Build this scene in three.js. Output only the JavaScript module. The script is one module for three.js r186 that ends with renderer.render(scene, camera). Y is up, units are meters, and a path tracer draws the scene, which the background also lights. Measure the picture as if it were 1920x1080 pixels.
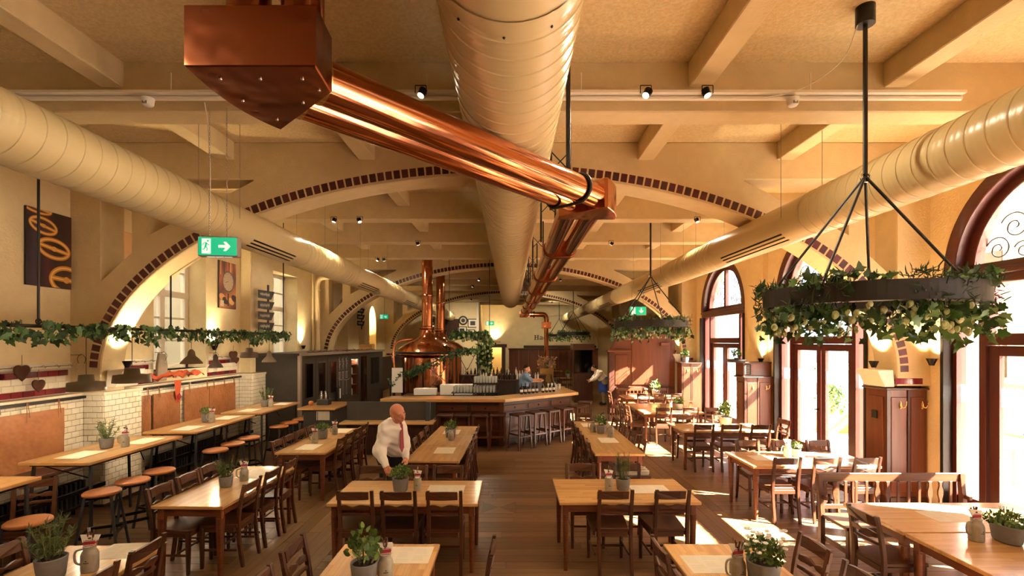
import * as THREE from 'three';
import { mergeGeometries } from 'three/addons/utils/BufferGeometryUtils.js';
import { MarchingCubes } from 'three/addons/objects/MarchingCubes.js';
import { RectAreaLightUniformsLib } from 'three/addons/lights/RectAreaLightUniformsLib.js';
RectAreaLightUniformsLib.init();

// ---------------------------------------------------------------- camera, sky, sun, exposure
const scene = new THREE.Scene();
const renderer = new THREE.WebGLRenderer();
renderer.toneMapping = THREE.LinearToneMapping;
renderer.toneMappingExposure = 0.68;
renderer.shadowMap.enabled = true;
const EYE = 2.45;                                                  // lens height; depths below are metres in front of it
const camera = new THREE.PerspectiveCamera(2 * Math.atan(540 / 900) * 180 / Math.PI, 1920 / 1080, 0.1, 300);
camera.position.set(0, EYE, 0);
camera.lookAt(0, EYE, -10);
camera.setViewOffset(1920, 1080, 3, -100, 1920, 1080);             // shift lens: horizon below the middle of the picture
scene.background = new THREE.Color(0.80, 0.90, 1.0);
scene.backgroundIntensity = 4.0;
const sun = new THREE.DirectionalLight(new THREE.Color(1.0, 0.90, 0.80), 310);
sun.position.set(30, 27.5, 3.2); sun.target.position.set(0, 0, -7);
sun.castShadow = true; sun.shadow.mapSize.set(4096, 4096);
Object.assign(sun.shadow.camera, { left: -30, right: 30, top: 30, bottom: -30, near: 1, far: 120 });
scene.add(sun, sun.target);
const WARM = new THREE.Color(1.0, 0.80, 0.54);

// ---------------------------------------------------------------- helpers
const V = (x, y, d) => new THREE.Vector3(x, y, -d);                // d = depth in front of the camera
const PI = Math.PI;
function rng(s) { return () => { s |= 0; s = s + 0x6D2B79F5 | 0; let t = Math.imul(s ^ s >>> 15, 1 | s); t = t + Math.imul(t ^ t >>> 7, 61 | t) ^ t; return ((t ^ t >>> 14) >>> 0) / 4294967296; }; }
const used = {};
function numbered(n) { if (!(n in used)) { used[n] = 0; return n; } used[n]++; return n + '_' + String(used[n]).padStart(3, '0'); }
function clean(g) {
  if (g.index) g = g.toNonIndexed();
  for (const k of Object.keys(g.attributes)) if (!['position', 'normal', 'uv'].includes(k)) g.deleteAttribute(k);
  if (!g.attributes.uv) g.setAttribute('uv', new THREE.BufferAttribute(new Float32Array(g.attributes.position.count * 2), 2));
  g.morphAttributes = {}; return g;
}
const merge = (list) => list.length === 1 ? list[0] : mergeGeometries(list.map(clean), false);
const T = (g, x, y, z, rx = 0, ry = 0, rz = 0, s = 1) => {
  const m = new THREE.Matrix4().compose(new THREE.Vector3(x, y, z), new THREE.Quaternion().setFromEuler(new THREE.Euler(rx, ry, rz)), Array.isArray(s) ? new THREE.Vector3(...s) : new THREE.Vector3(s, s, s));
  return g.clone().applyMatrix4(m);
};
// box with chamfered edges; uv in metres, u along the longest side
function bx(w, h, d, x = 0, y = 0, z = 0, c = 0.004) {
  const H = [w / 2, h / 2, d / 2]; c = Math.min(c, H[0] * 0.6, H[1] * 0.6, H[2] * 0.6);
  const P = [], N = [], U = [];
  const long = w >= h && w >= d ? 0 : h >= d ? 1 : 2;
  const ctr = [x, y, z];
  const put = (vs, n) => {
    const a = vs[0], b = vs[1], e = vs[2];
    const cr = [(b[1] - a[1]) * (e[2] - a[2]) - (b[2] - a[2]) * (e[1] - a[1]), (b[2] - a[2]) * (e[0] - a[0]) - (b[0] - a[0]) * (e[2] - a[2]), (b[0] - a[0]) * (e[1] - a[1]) - (b[1] - a[1]) * (e[0] - a[0])];
    if (cr[0] * n[0] + cr[1] * n[1] + cr[2] * n[2] < 0) vs.reverse();
    const l = Math.hypot(...n); const ax = Math.abs(n[0]) >= Math.abs(n[1]) && Math.abs(n[0]) >= Math.abs(n[2]) ? 0 : Math.abs(n[1]) >= Math.abs(n[2]) ? 1 : 2;
    let iu, iv; if (ax === long) { iu = (long + 1) % 3; iv = (long + 2) % 3; } else { iu = long; iv = 3 - long - ax; }
    const tri = vs.length === 4 ? [0, 1, 2, 0, 2, 3] : [0, 1, 2];
    for (const k of tri) { const p = vs[k]; P.push(p[0] + ctr[0], p[1] + ctr[1], p[2] + ctr[2]); N.push(n[0] / l, n[1] / l, n[2] / l); U.push(p[iu] + ctr[iu] * 0.37 + ctr[iv] * 1.3, p[iv] + ctr[iv]); }
  };
  const pt = (s, f) => { const q = [0, 0, 0]; for (let i = 0; i < 3; i++) q[i] = s[i] * (i === f ? H[i] : H[i] - c); return q; };
  for (let a = 0; a < 3; a++) for (const sg of [-1, 1]) {
    const b = (a + 1) % 3, e = (a + 2) % 3, n = [0, 0, 0]; n[a] = sg;
    const mk = (sb, se) => { const s = [0, 0, 0]; s[a] = sg; s[b] = sb; s[e] = se; return pt(s, a); };
    put([mk(-1, -1), mk(1, -1), mk(1, 1), mk(-1, 1)], n);
  }
  if (c > 0) {
    for (let e = 0; e < 3; e++) { const a = (e + 1) % 3, b = (e + 2) % 3; for (const sa of [-1, 1]) for (const sb of [-1, 1]) {
      const n = [0, 0, 0]; n[a] = sa; n[b] = sb; const mk = (se, f) => { const s = [0, 0, 0]; s[a] = sa; s[b] = sb; s[e] = se; return pt(s, f); };
      put([mk(-1, a), mk(1, a), mk(1, b), mk(-1, b)], n); } }
    for (const sx of [-1, 1]) for (const sy of [-1, 1]) for (const sz of [-1, 1]) put([pt([sx, sy, sz], 0), pt([sx, sy, sz], 1), pt([sx, sy, sz], 2)], [sx, sy, sz]);
  }
  const g = new THREE.BufferGeometry();
  g.setAttribute('position', new THREE.Float32BufferAttribute(P, 3)); g.setAttribute('normal', new THREE.Float32BufferAttribute(N, 3)); g.setAttribute('uv', new THREE.Float32BufferAttribute(U, 2));
  return g;
}
const box2 = (x0, x1, y0, y1, d0, d1, c = 0.004) => bx(x1 - x0, y1 - y0, d1 - d0, (x0 + x1) / 2, (y0 + y1) / 2, -(d0 + d1) / 2, c);   // by extents, depth in metres
const cyl = (r0, r1, h, x = 0, y = 0, z = 0, seg = 16, open = false) => T(new THREE.CylinderGeometry(r1, r0, h, seg, 1, open), x, y + h / 2, z);
function rod(a, b, r, seg = 8, r1 = r) {
  const d = new THREE.Vector3().subVectors(b, a), L = d.length(), g = new THREE.CylinderGeometry(r1, r, L, seg, 1);
  const m = new THREE.Matrix4().compose(new THREE.Vector3().addVectors(a, b).multiplyScalar(0.5), new THREE.Quaternion().setFromUnitVectors(new THREE.Vector3(0, 1, 0), d.normalize()), new THREE.Vector3(1, 1, 1));
  return g.applyMatrix4(m);
}
function bar(a, b, w, t = w) {                                     // square bar between two points
  const d = new THREE.Vector3().subVectors(b, a), L = d.length();
  const g = bx(w, L, t, 0, 0, 0, 0.002);
  return g.applyMatrix4(new THREE.Matrix4().compose(new THREE.Vector3().addVectors(a, b).multiplyScalar(0.5), new THREE.Quaternion().setFromUnitVectors(new THREE.Vector3(0, 1, 0), d.normalize()), new THREE.Vector3(1, 1, 1)));
}
const tube = (pts, r, n = 20, seg = 8, closed = false) => new THREE.TubeGeometry(new THREE.CatmullRomCurve3(pts, closed), n, r, seg, closed);
const lathe = (prof, seg = 24) => new THREE.LatheGeometry(prof.map(([r, y]) => new THREE.Vector2(r, y)), seg);
function ext(pts, depth, bevel = 0, holes = []) {                  // plan in x,y extruded along +z
  const s = new THREE.Shape(pts.map(([a, b]) => new THREE.Vector2(a, b)));
  for (const h of holes) s.holes.push(new THREE.Path(h.map(([a, b]) => new THREE.Vector2(a, b))));
  return new THREE.ExtrudeGeometry(s, { depth, bevelEnabled: bevel > 0, bevelThickness: bevel, bevelSize: bevel, bevelOffset: -bevel, bevelSegments: 1, curveSegments: 6 });
}
const flat = (pts, y0, y1, bevel = 0) => T(ext(pts.map(([x, d]) => [x, d]), y1 - y0, bevel), 0, y0, 0, -PI / 2, 0, 0);   // plan (x, depth) extruded upwards: z = -depth
function mesh(name, geos, mat, parent) {
  const g = Array.isArray(geos) ? merge(geos) : geos;
  const m = new THREE.Mesh(g, mat); m.castShadow = m.receiveShadow = true;
  m.name = parent && parent !== scene ? name : numbered(name);
  (parent || scene).add(m); return m;
}
function tag(o, label, category, group, kind) { o.userData.label = label; if (category) o.userData.category = category; if (group) o.userData.group = group; if (kind) o.userData.kind = kind; return o; }
function thing(name, label, category, pos = new THREE.Vector3(), turn = 0, group) {
  const o = new THREE.Group(); o.name = numbered(name); o.position.copy(pos); o.rotation.y = turn; scene.add(o); return tag(o, label, category, group);
}
function struct(name, label) { const o = new THREE.Group(); o.name = name; scene.add(o); o.userData = { label, kind: 'structure' }; return o; }
function part(name, geos, mat, parent, label) { const m = mesh(name, geos, mat, parent); if (label) m.userData.label = label; return m; }
function stuffPart(m) { m.userData.kind = 'stuff'; return m; }
function dup(root, pos, turn, label, group) { const r = root.clone(); r.name = numbered(root.name.replace(/_\d{3}$/, '')); scene.add(r); r.position.copy(pos); r.rotation.set(0, turn, 0); r.userData = { ...root.userData, label }; if (group) r.userData.group = group; return r; }
function lamp(light, pos, parent) { light.position.copy(pos); light.castShadow = true; light.shadow.radius = 2.5; (parent || scene).add(light); return light; }

// ---------------------------------------------------------------- procedural textures
function noiseField(seed) { const R = rng(seed), t = new Float32Array(65536).map(() => R()); return (x, y, px, py) => { const X = Math.floor(x), Y = Math.floor(y), fx = x - X, fy = y - Y, sx = fx * fx * (3 - 2 * fx), sy = fy * fy * (3 - 2 * fy); const at = (a, b) => t[((((b % py) + py) % py) & 255) * 256 + ((((a % px) + px) % px) & 255)]; return (at(X, Y) * (1 - sx) + at(X + 1, Y) * sx) * (1 - sy) + (at(X, Y + 1) * (1 - sx) + at(X + 1, Y + 1) * sx) * sy; }; }
const NZ = noiseField(7), NZ2 = noiseField(31);
function dataTex(w, h, fn, srgb = true, rx = 1, ry = 1) {
  const a = new Uint8Array(w * h * 4);
  for (let j = 0; j < h; j++) for (let i = 0; i < w; i++) { const c = fn(i / w, j / h), k = (j * w + i) * 4; for (let q = 0; q < 3; q++) a[k + q] = Math.max(0, Math.min(255, c[q] * 255)); a[k + 3] = 255; }
  const t = new THREE.DataTexture(a, w, h); t.magFilter = THREE.LinearFilter; t.minFilter = THREE.LinearMipmapLinearFilter; t.generateMipmaps = true;
  t.wrapS = t.wrapT = THREE.RepeatWrapping; t.repeat.set(rx, ry); if (srgb) t.colorSpace = THREE.SRGBColorSpace; t.needsUpdate = true; return t;
}
const hex = (h) => [(h >> 16 & 255) / 255, (h >> 8 & 255) / 255, (h & 255) / 255];
const lerp3 = (a, b, t) => [a[0] + (b[0] - a[0]) * t, a[1] + (b[1] - a[1]) * t, a[2] + (b[2] - a[2]) * t];
function woodTex(light, dark, { staves = 0, rows = 6, seed = 0, mu = 1.6, mv = 0.5 } = {}) {
  const L = hex(light), D = hex(dark), R = rng(seed + 5), tone = Array.from({ length: 400 }, () => R());
  return dataTex(512, 512, (u, v) => {
    let s = 0, edge = 0, du = 0;
    if (staves) { const r = Math.floor(v * staves), fv = v * staves - r, off = tone[r + 200], k = Math.floor(u * 3 + off * 3) % 3; s = tone[(r * 3 + k) % 200] - 0.5; du = r * 0.37 + k * 0.21; const fu = (u * 3 + off * 3) % 1; edge = fv < 0.03 || fu < 0.006 ? 0.35 : 0; }
    const n = NZ((u + du) * 4, v * 64 + seed, 4, 64) * 0.5 + NZ((u + du) * 16, v * 128 + seed, 16, 128) * 0.25 + NZ2(u * 3 + du, v * 16 + seed, 3, 16) * 0.35;
    return lerp3(L, D, Math.max(0, Math.min(1, (n - 0.28) * 0.9 + s * 0.55 + edge)));
  }, true, 1 / mu, 1 / mv);
}
function speckTex(c, amp, fx, fy, rx, ry, seed = 0) { const C = hex(c); return dataTex(256, 256, (u, v) => { const n = (NZ(u * fx + seed, v * fy, fx, fy) - 0.5) * amp + (NZ2(u * fx * 4, v * fy * 4 + seed, fx * 4, fy * 4) - 0.5) * amp * 0.6; return [C[0] + n, C[1] + n, C[2] + n]; }, true, rx, ry); }
const grainTex = (fx, fy, rx, ry, seed = 0) => dataTex(256, 256, (u, v) => { const n = NZ(u * fx + seed, v * fy, fx, fy) * 0.6 + NZ2(u * fx * 3, v * fy * 3, fx * 3, fy * 3) * 0.4; return [n, n, n]; }, false, rx, ry);
function canvasTex(w, h, draw) { const c = document.createElement('canvas'); c.width = w; c.height = h; draw(c.getContext('2d'), w, h); const t = new THREE.CanvasTexture(c); t.colorSpace = THREE.SRGBColorSpace; return t; }

const std = (o) => new THREE.MeshStandardMaterial(o), phy = (o) => new THREE.MeshPhysicalMaterial(o);
const lin = (r, g, b) => new THREE.Color(r, g, b);
const plasterBump = grainTex(40, 40, 1.2, 1.2), fineBump = grainTex(64, 64, 4, 4, 9);
const M = {
  cream: std({ map: speckTex(0xeedcaf, 0.035, 8, 8, 0.5, 0.5), roughness: 0.85, bumpMap: plasterBump, bumpScale: 0.003 }),
  ceil: std({ map: speckTex(0xd2ba8a, 0.07, 60, 60, 0.8, 0.8, 3), roughness: 0.95, bumpMap: grainTex(64, 64, 2, 2, 4), bumpScale: 0.004 }),
  rib: std({ map: speckTex(0xd3bd90, 0.04, 7, 7, 0.4, 0.4, 5), roughness: 0.85, bumpMap: plasterBump, bumpScale: 0.003 }),
  yellow: std({ map: speckTex(0xe6cfa2, 0.035, 8, 8, 0.5, 0.5, 2), roughness: 0.8, bumpMap: plasterBump, bumpScale: 0.003 }),
  niche: std({ color: 0xeedcaf, roughness: 0.85 }),
  duct: phy({ color: 0xd0bd8d, roughness: 0.34, metalness: 0.0, clearcoat: 0.25, clearcoatRoughness: 0.25 }),
  black: std({ color: 0x14120f, roughness: 0.5 }),
  blackMetal: std({ color: 0x151312, roughness: 0.38, metalness: 0.6 }),
  steel: std({ color: 0x4b4f54, roughness: 0.42, metalness: 0.7 }),
  chrome: std({ color: 0xc9c7c2, roughness: 0.2, metalness: 1 }),
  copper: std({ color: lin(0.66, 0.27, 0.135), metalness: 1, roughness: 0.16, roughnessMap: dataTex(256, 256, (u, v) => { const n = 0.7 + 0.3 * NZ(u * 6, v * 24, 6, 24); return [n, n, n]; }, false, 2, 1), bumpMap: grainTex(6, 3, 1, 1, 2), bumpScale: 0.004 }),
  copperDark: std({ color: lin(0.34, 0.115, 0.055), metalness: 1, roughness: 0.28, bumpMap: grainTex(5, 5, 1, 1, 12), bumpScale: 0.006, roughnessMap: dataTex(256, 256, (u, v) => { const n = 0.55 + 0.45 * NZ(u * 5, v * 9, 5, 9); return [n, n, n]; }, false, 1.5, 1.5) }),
  brass: std({ color: lin(0.85, 0.6, 0.25), metalness: 1, roughness: 0.25 }),
  oak: phy({ map: woodTex(0xd2a262, 0xa6743a, { staves: 10, seed: 1 }), roughness: 0.4, clearcoat: 1, clearcoatRoughness: 0.14 }),
  oakB: phy({ map: woodTex(0xd8ab6c, 0xae7c42, { staves: 10, seed: 4 }), roughness: 0.4, clearcoat: 1, clearcoatRoughness: 0.14 }),
  chair: std({ map: woodTex(0x5f3820, 0x341b0e, { seed: 8, mu: 1, mv: 0.4 }), roughness: 0.36 }),
  chairB: std({ map: woodTex(0x54301a, 0x2d160b, { seed: 14, mu: 1, mv: 0.4 }), roughness: 0.36 }),
  leg: std({ map: woodTex(0x7c4424, 0x4a2613, { seed: 11, mu: 1, mv: 0.4 }), roughness: 0.4 }),
  panel: std({ map: woodTex(0x6b3a22, 0x43200f, { seed: 17, mu: 2, mv: 0.8 }), roughness: 0.36 }),
  panelDark: std({ map: woodTex(0x452617, 0x271208, { seed: 19, mu: 2, mv: 0.8 }), roughness: 0.4 }),
  maroon: std({ map: woodTex(0x4d1f18, 0x33120d, { seed: 23, mu: 2, mv: 0.8 }), roughness: 0.35 }),
  red: std({ color: 0xb5322a, roughness: 0.5 }),
  seatWood: std({ map: woodTex(0xb9733a, 0x8f5326, { seed: 27, mu: 1, mv: 0.5 }), roughness: 0.4 }),
  leather: std({ map: speckTex(0x9e653a, 0.06, 6, 6, 1.1, 1.1, 8), roughness: 0.5, bumpMap: grainTex(5, 5, 1.5, 1.5, 3), bumpScale: 0.012 }),
  strap: std({ color: 0x9a6636, roughness: 0.6 }),
  tile: phy({ color: 0xf2e9d2, roughness: 0.16, clearcoat: 0.4, clearcoatRoughness: 0.1 }),
  tileB: phy({ color: 0xeadfc4, roughness: 0.18, clearcoat: 0.4, clearcoatRoughness: 0.1 }),
  tileRed: phy({ color: 0x6b1420, roughness: 0.14, clearcoat: 0.5, clearcoatRoughness: 0.1 }),
  tileRedB: phy({ color: 0x571019, roughness: 0.16, clearcoat: 0.5, clearcoatRoughness: 0.1 }),
  tileArch: std({ color: 0x4a0e15, roughness: 0.42 }),
  tileArchB: std({ color: 0x3b0b11, roughness: 0.45 }),
  grout: std({ color: 0x4a3e34, roughness: 0.95 }),
  groutPale: std({ color: 0xcfbfa4, roughness: 0.95 }),
  charcoal: std({ map: speckTex(0x35302a, 0.025, 6, 6, 0.8, 0.8, 6), roughness: 0.55 }),
  screen: phy({ color: 0x0b0b0c, roughness: 0.08 }),
  glass: phy({ color: 0xffffff, roughness: 0, transmission: 1, thickness: 0, ior: 1.45 }),
  frost: phy({ color: 0xf6f6f4, roughness: 0.9, transmission: 0.6, thickness: 0 }),
  clear: phy({ color: 0xffffff, roughness: 0.02, transmission: 1, thickness: 0, ior: 1.45 }),
  whitePaint: std({ color: 0xece4d2, roughness: 0.5 }),
  white: std({ color: 0xf2efe8, roughness: 0.6 }),
  paper: std({ map: canvasTex(256, 180, (c, w, h) => { c.fillStyle = '#d8cdb8'; c.fillRect(0, 0, w, h); c.fillStyle = '#b9ae9c'; for (let i = 0; i < 3; i++) for (let k = 0; k < 13; k++) if ((k * 7 + i * 3) % 6) c.fillRect(14 + i * 80, 16 + k * 12, 40 + ((k * 31 + i * 17) % 28), 2); }), roughness: 0.8 }),
  pot: std({ map: speckTex(0x817f7b, 0.03, 10, 10, 3, 3, 2), roughness: 0.8 }),
  jug: phy({ map: speckTex(0xa79f8b, 0.05, 12, 12, 2, 2, 7), roughness: 0.3, clearcoat: 0.3, clearcoatRoughness: 0.2 }),
  soil: std({ color: 0x2c1d12, roughness: 1 }),
  napkin: std({ map: canvasTex(128, 128, (c, w, h) => { c.fillStyle = '#f4eee2'; c.fillRect(0, 0, w, h); c.fillStyle = '#3a2a24'; c.beginPath(); c.ellipse(64, 34, 12, 7, 0, 0, 7); c.fill(); c.fillRect(36, 48, 56, 3); c.strokeStyle = '#96202a'; c.lineWidth = 8; c.beginPath(); for (let i = 0; i < 24; i++) c.lineTo(22 + i * 3.6, 72 + (i % 2 ? 7 : -7)); c.stroke(); c.fillStyle = '#5a2a24'; c.fillRect(34, 94, 60, 5); }), roughness: 0.8 }),
  herb: [0x55702a, 0x6f8a38, 0x3f5a22].map((c) => std({ color: c, roughness: 0.7 })),
  rosemary: [0x5d6e3a, 0x72834a, 0x47582c].map((c) => std({ color: c, roughness: 0.75 })),
  ivy: [0x2f4f24, 0x3f6230, 0x26401e, 0x557a3c].map((c) => std({ color: c, roughness: 0.5 })),
  fir: [0x24361b, 0x31441f].map((c) => std({ color: c, roughness: 0.8 })),
  hop: [0xa9ad80, 0x98a06c].map((c) => std({ color: c, roughness: 0.8 })),
  stem: std({ color: 0x5b5a2c, roughness: 0.8 }),
  lampShade: std({ color: 0x6a5d4b, roughness: 0.55, metalness: 0.35 }),
  lampShadeDark: std({ color: 0x4a4036, roughness: 0.5, metalness: 0.4 }),
  bulb: std({ color: 0xffffff, emissive: lin(1, 0.8, 0.5), emissiveIntensity: 6 }),
  wicker: std({ map: speckTex(0x4b2a1b, 0.16, 24, 24, 3, 3, 4), roughness: 0.9 }),
  cloth: std({ color: 0xb8512c, roughness: 0.95 }),
  skin: std({ color: 0xb9795a, roughness: 0.55 }),
  skinPale: std({ color: 0xd6a07c, roughness: 0.55 }),
  shirt: std({ color: 0xf2ece0, roughness: 0.8 }),
  tie: std({ color: 0x8a1722, roughness: 0.6 }),
  trousers: std({ color: 0x17161a, roughness: 0.85 }),
  hair: std({ color: 0x1a1310, roughness: 0.7 }),
  blueShirt: std({ color: 0x7d98bc, roughness: 0.85 }),
  apron: std({ color: 0x2f4fb0, roughness: 0.85 }),
  khaki: std({ color: 0x9a8b76, roughness: 0.9 }),
  exitGreen: std({ color: 0x0a8a52, emissive: lin(0.0, 0.62, 0.30), emissiveIntensity: 1.0, roughness: 0.4 }),
  exitWhite: std({ color: 0xffffff, emissive: lin(0.9, 1.0, 0.95), emissiveIntensity: 1.0, roughness: 0.4 }),
  silver: std({ color: 0x9c8f82, roughness: 0.4, metalness: 0.4 }),
};
const FLOORW = [[0x80603f, 0x543a24, 2], [0x765536, 0x4b331e, 6], [0x8a6946, 0x5d422a, 9], [0x6a4a2d, 0x432c19, 13], [0x826343, 0x523925, 21]].map(([a, b, s]) => std({ map: woodTex(a, b, { seed: s, mu: 1.8, mv: 0.45 }), roughness: 0.34, bumpMap: grainTex(4, 64, 0.6, 2, s), bumpScale: 0.001 }));
// ---------------------------------------------------------------- the hall: floor, ceiling, arches, walls
const XL = -6.5, XR = 6.2, YC = 5.39, BACK = -9, END = 34, XC = -0.17;
const RIBS = [-1.8, 7.1, 16.0, 24.9], RIBT = 0.42;
{
  const floor = struct('floor', 'brown oak plank floor with border strips and a small bow-tie inlay');
  part('subfloor', box2(-7.2, 6.9, -0.3, -0.02, BACK - 0.4, END + 0.5, 0), M.soil, floor);
  const R = rng(11), rest = FLOORW.map(() => []), near = [];
  const put = (x0, x1, d0, d1) => {
    if (x1 - x0 < 0.01 || d1 - d0 < 0.01) return;
    const k = Math.floor(R() * FLOORW.length), g = box2(x0 + 0.0015, x1 - 0.0015, -0.03, (R() - 0.5) * 0.0012, d0 + 0.0015, d1 - 0.0015, 0.0015);
    const dm = (d0 + d1) / 2, xm = (x0 + x1) / 2;
    near.push([g, k, dm > 4.3 && Math.abs(xm) < dm * 1.05 ? 1 / (dm * dm) : 0]);
  };
  const across = (xa, xb, da, db, w) => { for (let d = da; d < db - 0.01; d += w) { let x = xa - R() * 1.6; while (x < xb) { const L = 1.3 + R() * 1.1; const a = Math.max(x, xa), b = Math.min(x + L, xb); const inlay = d + w > 6.9 && d < 7.27; if (inlay && a < 0.08 && b > -0.42) { if (a < -0.42) put(a, -0.42, d, Math.min(d + w, db)); if (b > 0.08) put(0.08, b, d, Math.min(d + w, db)); } else put(a, b, d, Math.min(d + w, db)); x += L; } } };
  const along = (xa, xb, n, da, db) => { const w = (xb - xa) / n; for (let i = 0; i < n; i++) { let d = da - R() * 1.6; while (d < db) { const L = 1.3 + R() * 1.1; put(xa + i * w, xa + (i + 1) * w, Math.max(d, da), Math.min(d + L, db)); d += L; } } };
  across(-7.1, -3.1, BACK, END, 0.17); along(-3.1, -2.1, 6, BACK, END); across(-2.1, 2.58, -9.0, END, 0.166667); along(2.58, 3.08, 3, BACK, END); across(3.08, 6.2, BACK, END, 0.17);
  near.sort((a, b) => b[2] - a[2]);
  near.forEach(([g, k, s], i) => { if (i < 290) part('plank', g, FLOORW[k], floor); else rest[k].push(g); });
  rest.forEach((l, k) => stuffPart(part('far_planks', l, FLOORW[k], floor)));
  // bow-tie inlay: four triangles
  const a = [-0.42, 6.834], b = [0.08, 6.834], c = [0.08, 7.332], d = [-0.42, 7.332], o = [-0.17, 7.083];
  [[a, b, o, 2], [b, c, o, 3], [c, d, o, 2], [d, a, o, 3]].forEach(([p, q, r, k]) => part('inlay', flat([p, q, r].map(([x, dd]) => [o[0] + (x - o[0]) * 0.994, o[1] + (dd - o[1]) * 0.994]), -0.02, 0.0005), FLOORW[k], floor));
}
{
  const ceiling = struct('ceiling', 'cream coffered ceiling with deep cross beams and lighter joists');
  part('slab', box2(-7.2, 6.9, YC, YC + 0.3, BACK - 0.4, END + 0.5, 0), M.ceil, ceiling);
  const beams = []; for (let k = -4; k < 14; k++) { const c = 7.44 + 2.225 * k; if ((k % 4 + 4) % 4 !== 0) beams.push(c); }
  for (const c of beams) { if (c > END || c < BACK) continue; part('beam', box2(XL, XR, 4.87, YC + 0.02, c - 0.15, c + 0.15, 0.012), M.rib, ceiling); }
  for (const x of [-4.2, -2.12, -0.06, 2.0, 4.06]) part('joist', box2(x - 0.12, x + 0.12, 5.13, YC + 0.02, BACK, END, 0.01), M.rib, ceiling);
}
// arched cross walls (ribs) with burgundy tile bands and open spandrels
const ARX = 5.88, ARY = 2.9, ARS = 2.0;
const archAt = (t, grow = 0) => [XC + (ARX + grow) * Math.cos(t), ARS + (ARY + grow) * Math.sin(t)];
RIBS.forEach((d0, ri) => {
  const rib = struct(ri === 1 ? 'wall_arch' : 'wall_arch_00' + (ri === 0 ? 3 : ri - 1), ri === 1 ? 'cream arch wall with a burgundy tile band, first in front of the hanging ducts' : 'cream arch wall with burgundy tile band further along the hall');
  const pts = [[-6.7, YC], [-6.7, 1.69], [XC - ARX, 1.69]];
  const N = 64; for (let i = 0; i <= N; i++) pts.push(archAt(PI - PI * i / N));
  pts.push([XC + ARX, 1.79], [6.5, 1.79], [6.5, YC]);
  const mir = (p) => p.map(([x, y]) => [2 * XC - x, y]).reverse();
  const A = [[-6.05, 4.84], [-6.05, 3.34], [-5.6, 3.76], [-5.6, 4.84]], B = [[-5.33, 4.84], [-5.33, 4.03], [-3.8, 4.82], [-3.8, 4.84]];
  const g = T(ext(pts, RIBT, 0.012, [A, B, mir(A), mir(B)]), 0, 0, -d0 - RIBT);
  part('arch_wall', g, M.rib, rib);
  // tile band on the face towards the camera: each tile a piece
  const tg = bx(0.096, 0.125, 0.014, 0, 0, 0, 0.003), step = 0.118;
  const band = []; let t = 0.015, acc = 0; const pos = [];
  while (t < PI) { pos.push(t); const dx = ARX * Math.sin(t), dy = ARY * Math.cos(t); t += step / Math.hypot(dx, dy); }
  const gp = []; { const p = []; for (let i = 0; i <= 60; i++) p.push(archAt(PI * i / 60, 0.03)); for (let i = 60; i >= 0; i--) p.push(archAt(PI * i / 60, 0.19)); part('grout_band', T(ext(p, 0.006), 0, 0, -d0 - 0.002), M.groutPale, rib); }
  pos.forEach((tt, i) => {
    const [x, y] = archAt(tt, 0.11), [x1, y1] = archAt(tt + 0.001, 0.11), m = part(ri < 3 && ri > 0 ? 'tile' : 'tile', tg, i % 3 ? M.tileArch : M.tileArchB, rib);
    m.position.set(x, y, -d0 + 0.007); m.rotation.z = Math.atan2(y1 - y, x1 - x);
  });
  for (const [x, s] of [[XC - ARX - 0.11, -1], [XC + ARX + 0.11, 1]]) { for (let k = 0; k < 2; k++) { const m = part('tile', bx(0.2, 0.09, 0.014, 0, 0, 0, 0.003), M.tileRed, rib); m.position.set(x + s * (k * 0.21 - 0.04), 1.84 + (s > 0 ? 0.02 : -0.06), -d0 + 0.007); } }
});

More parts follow.
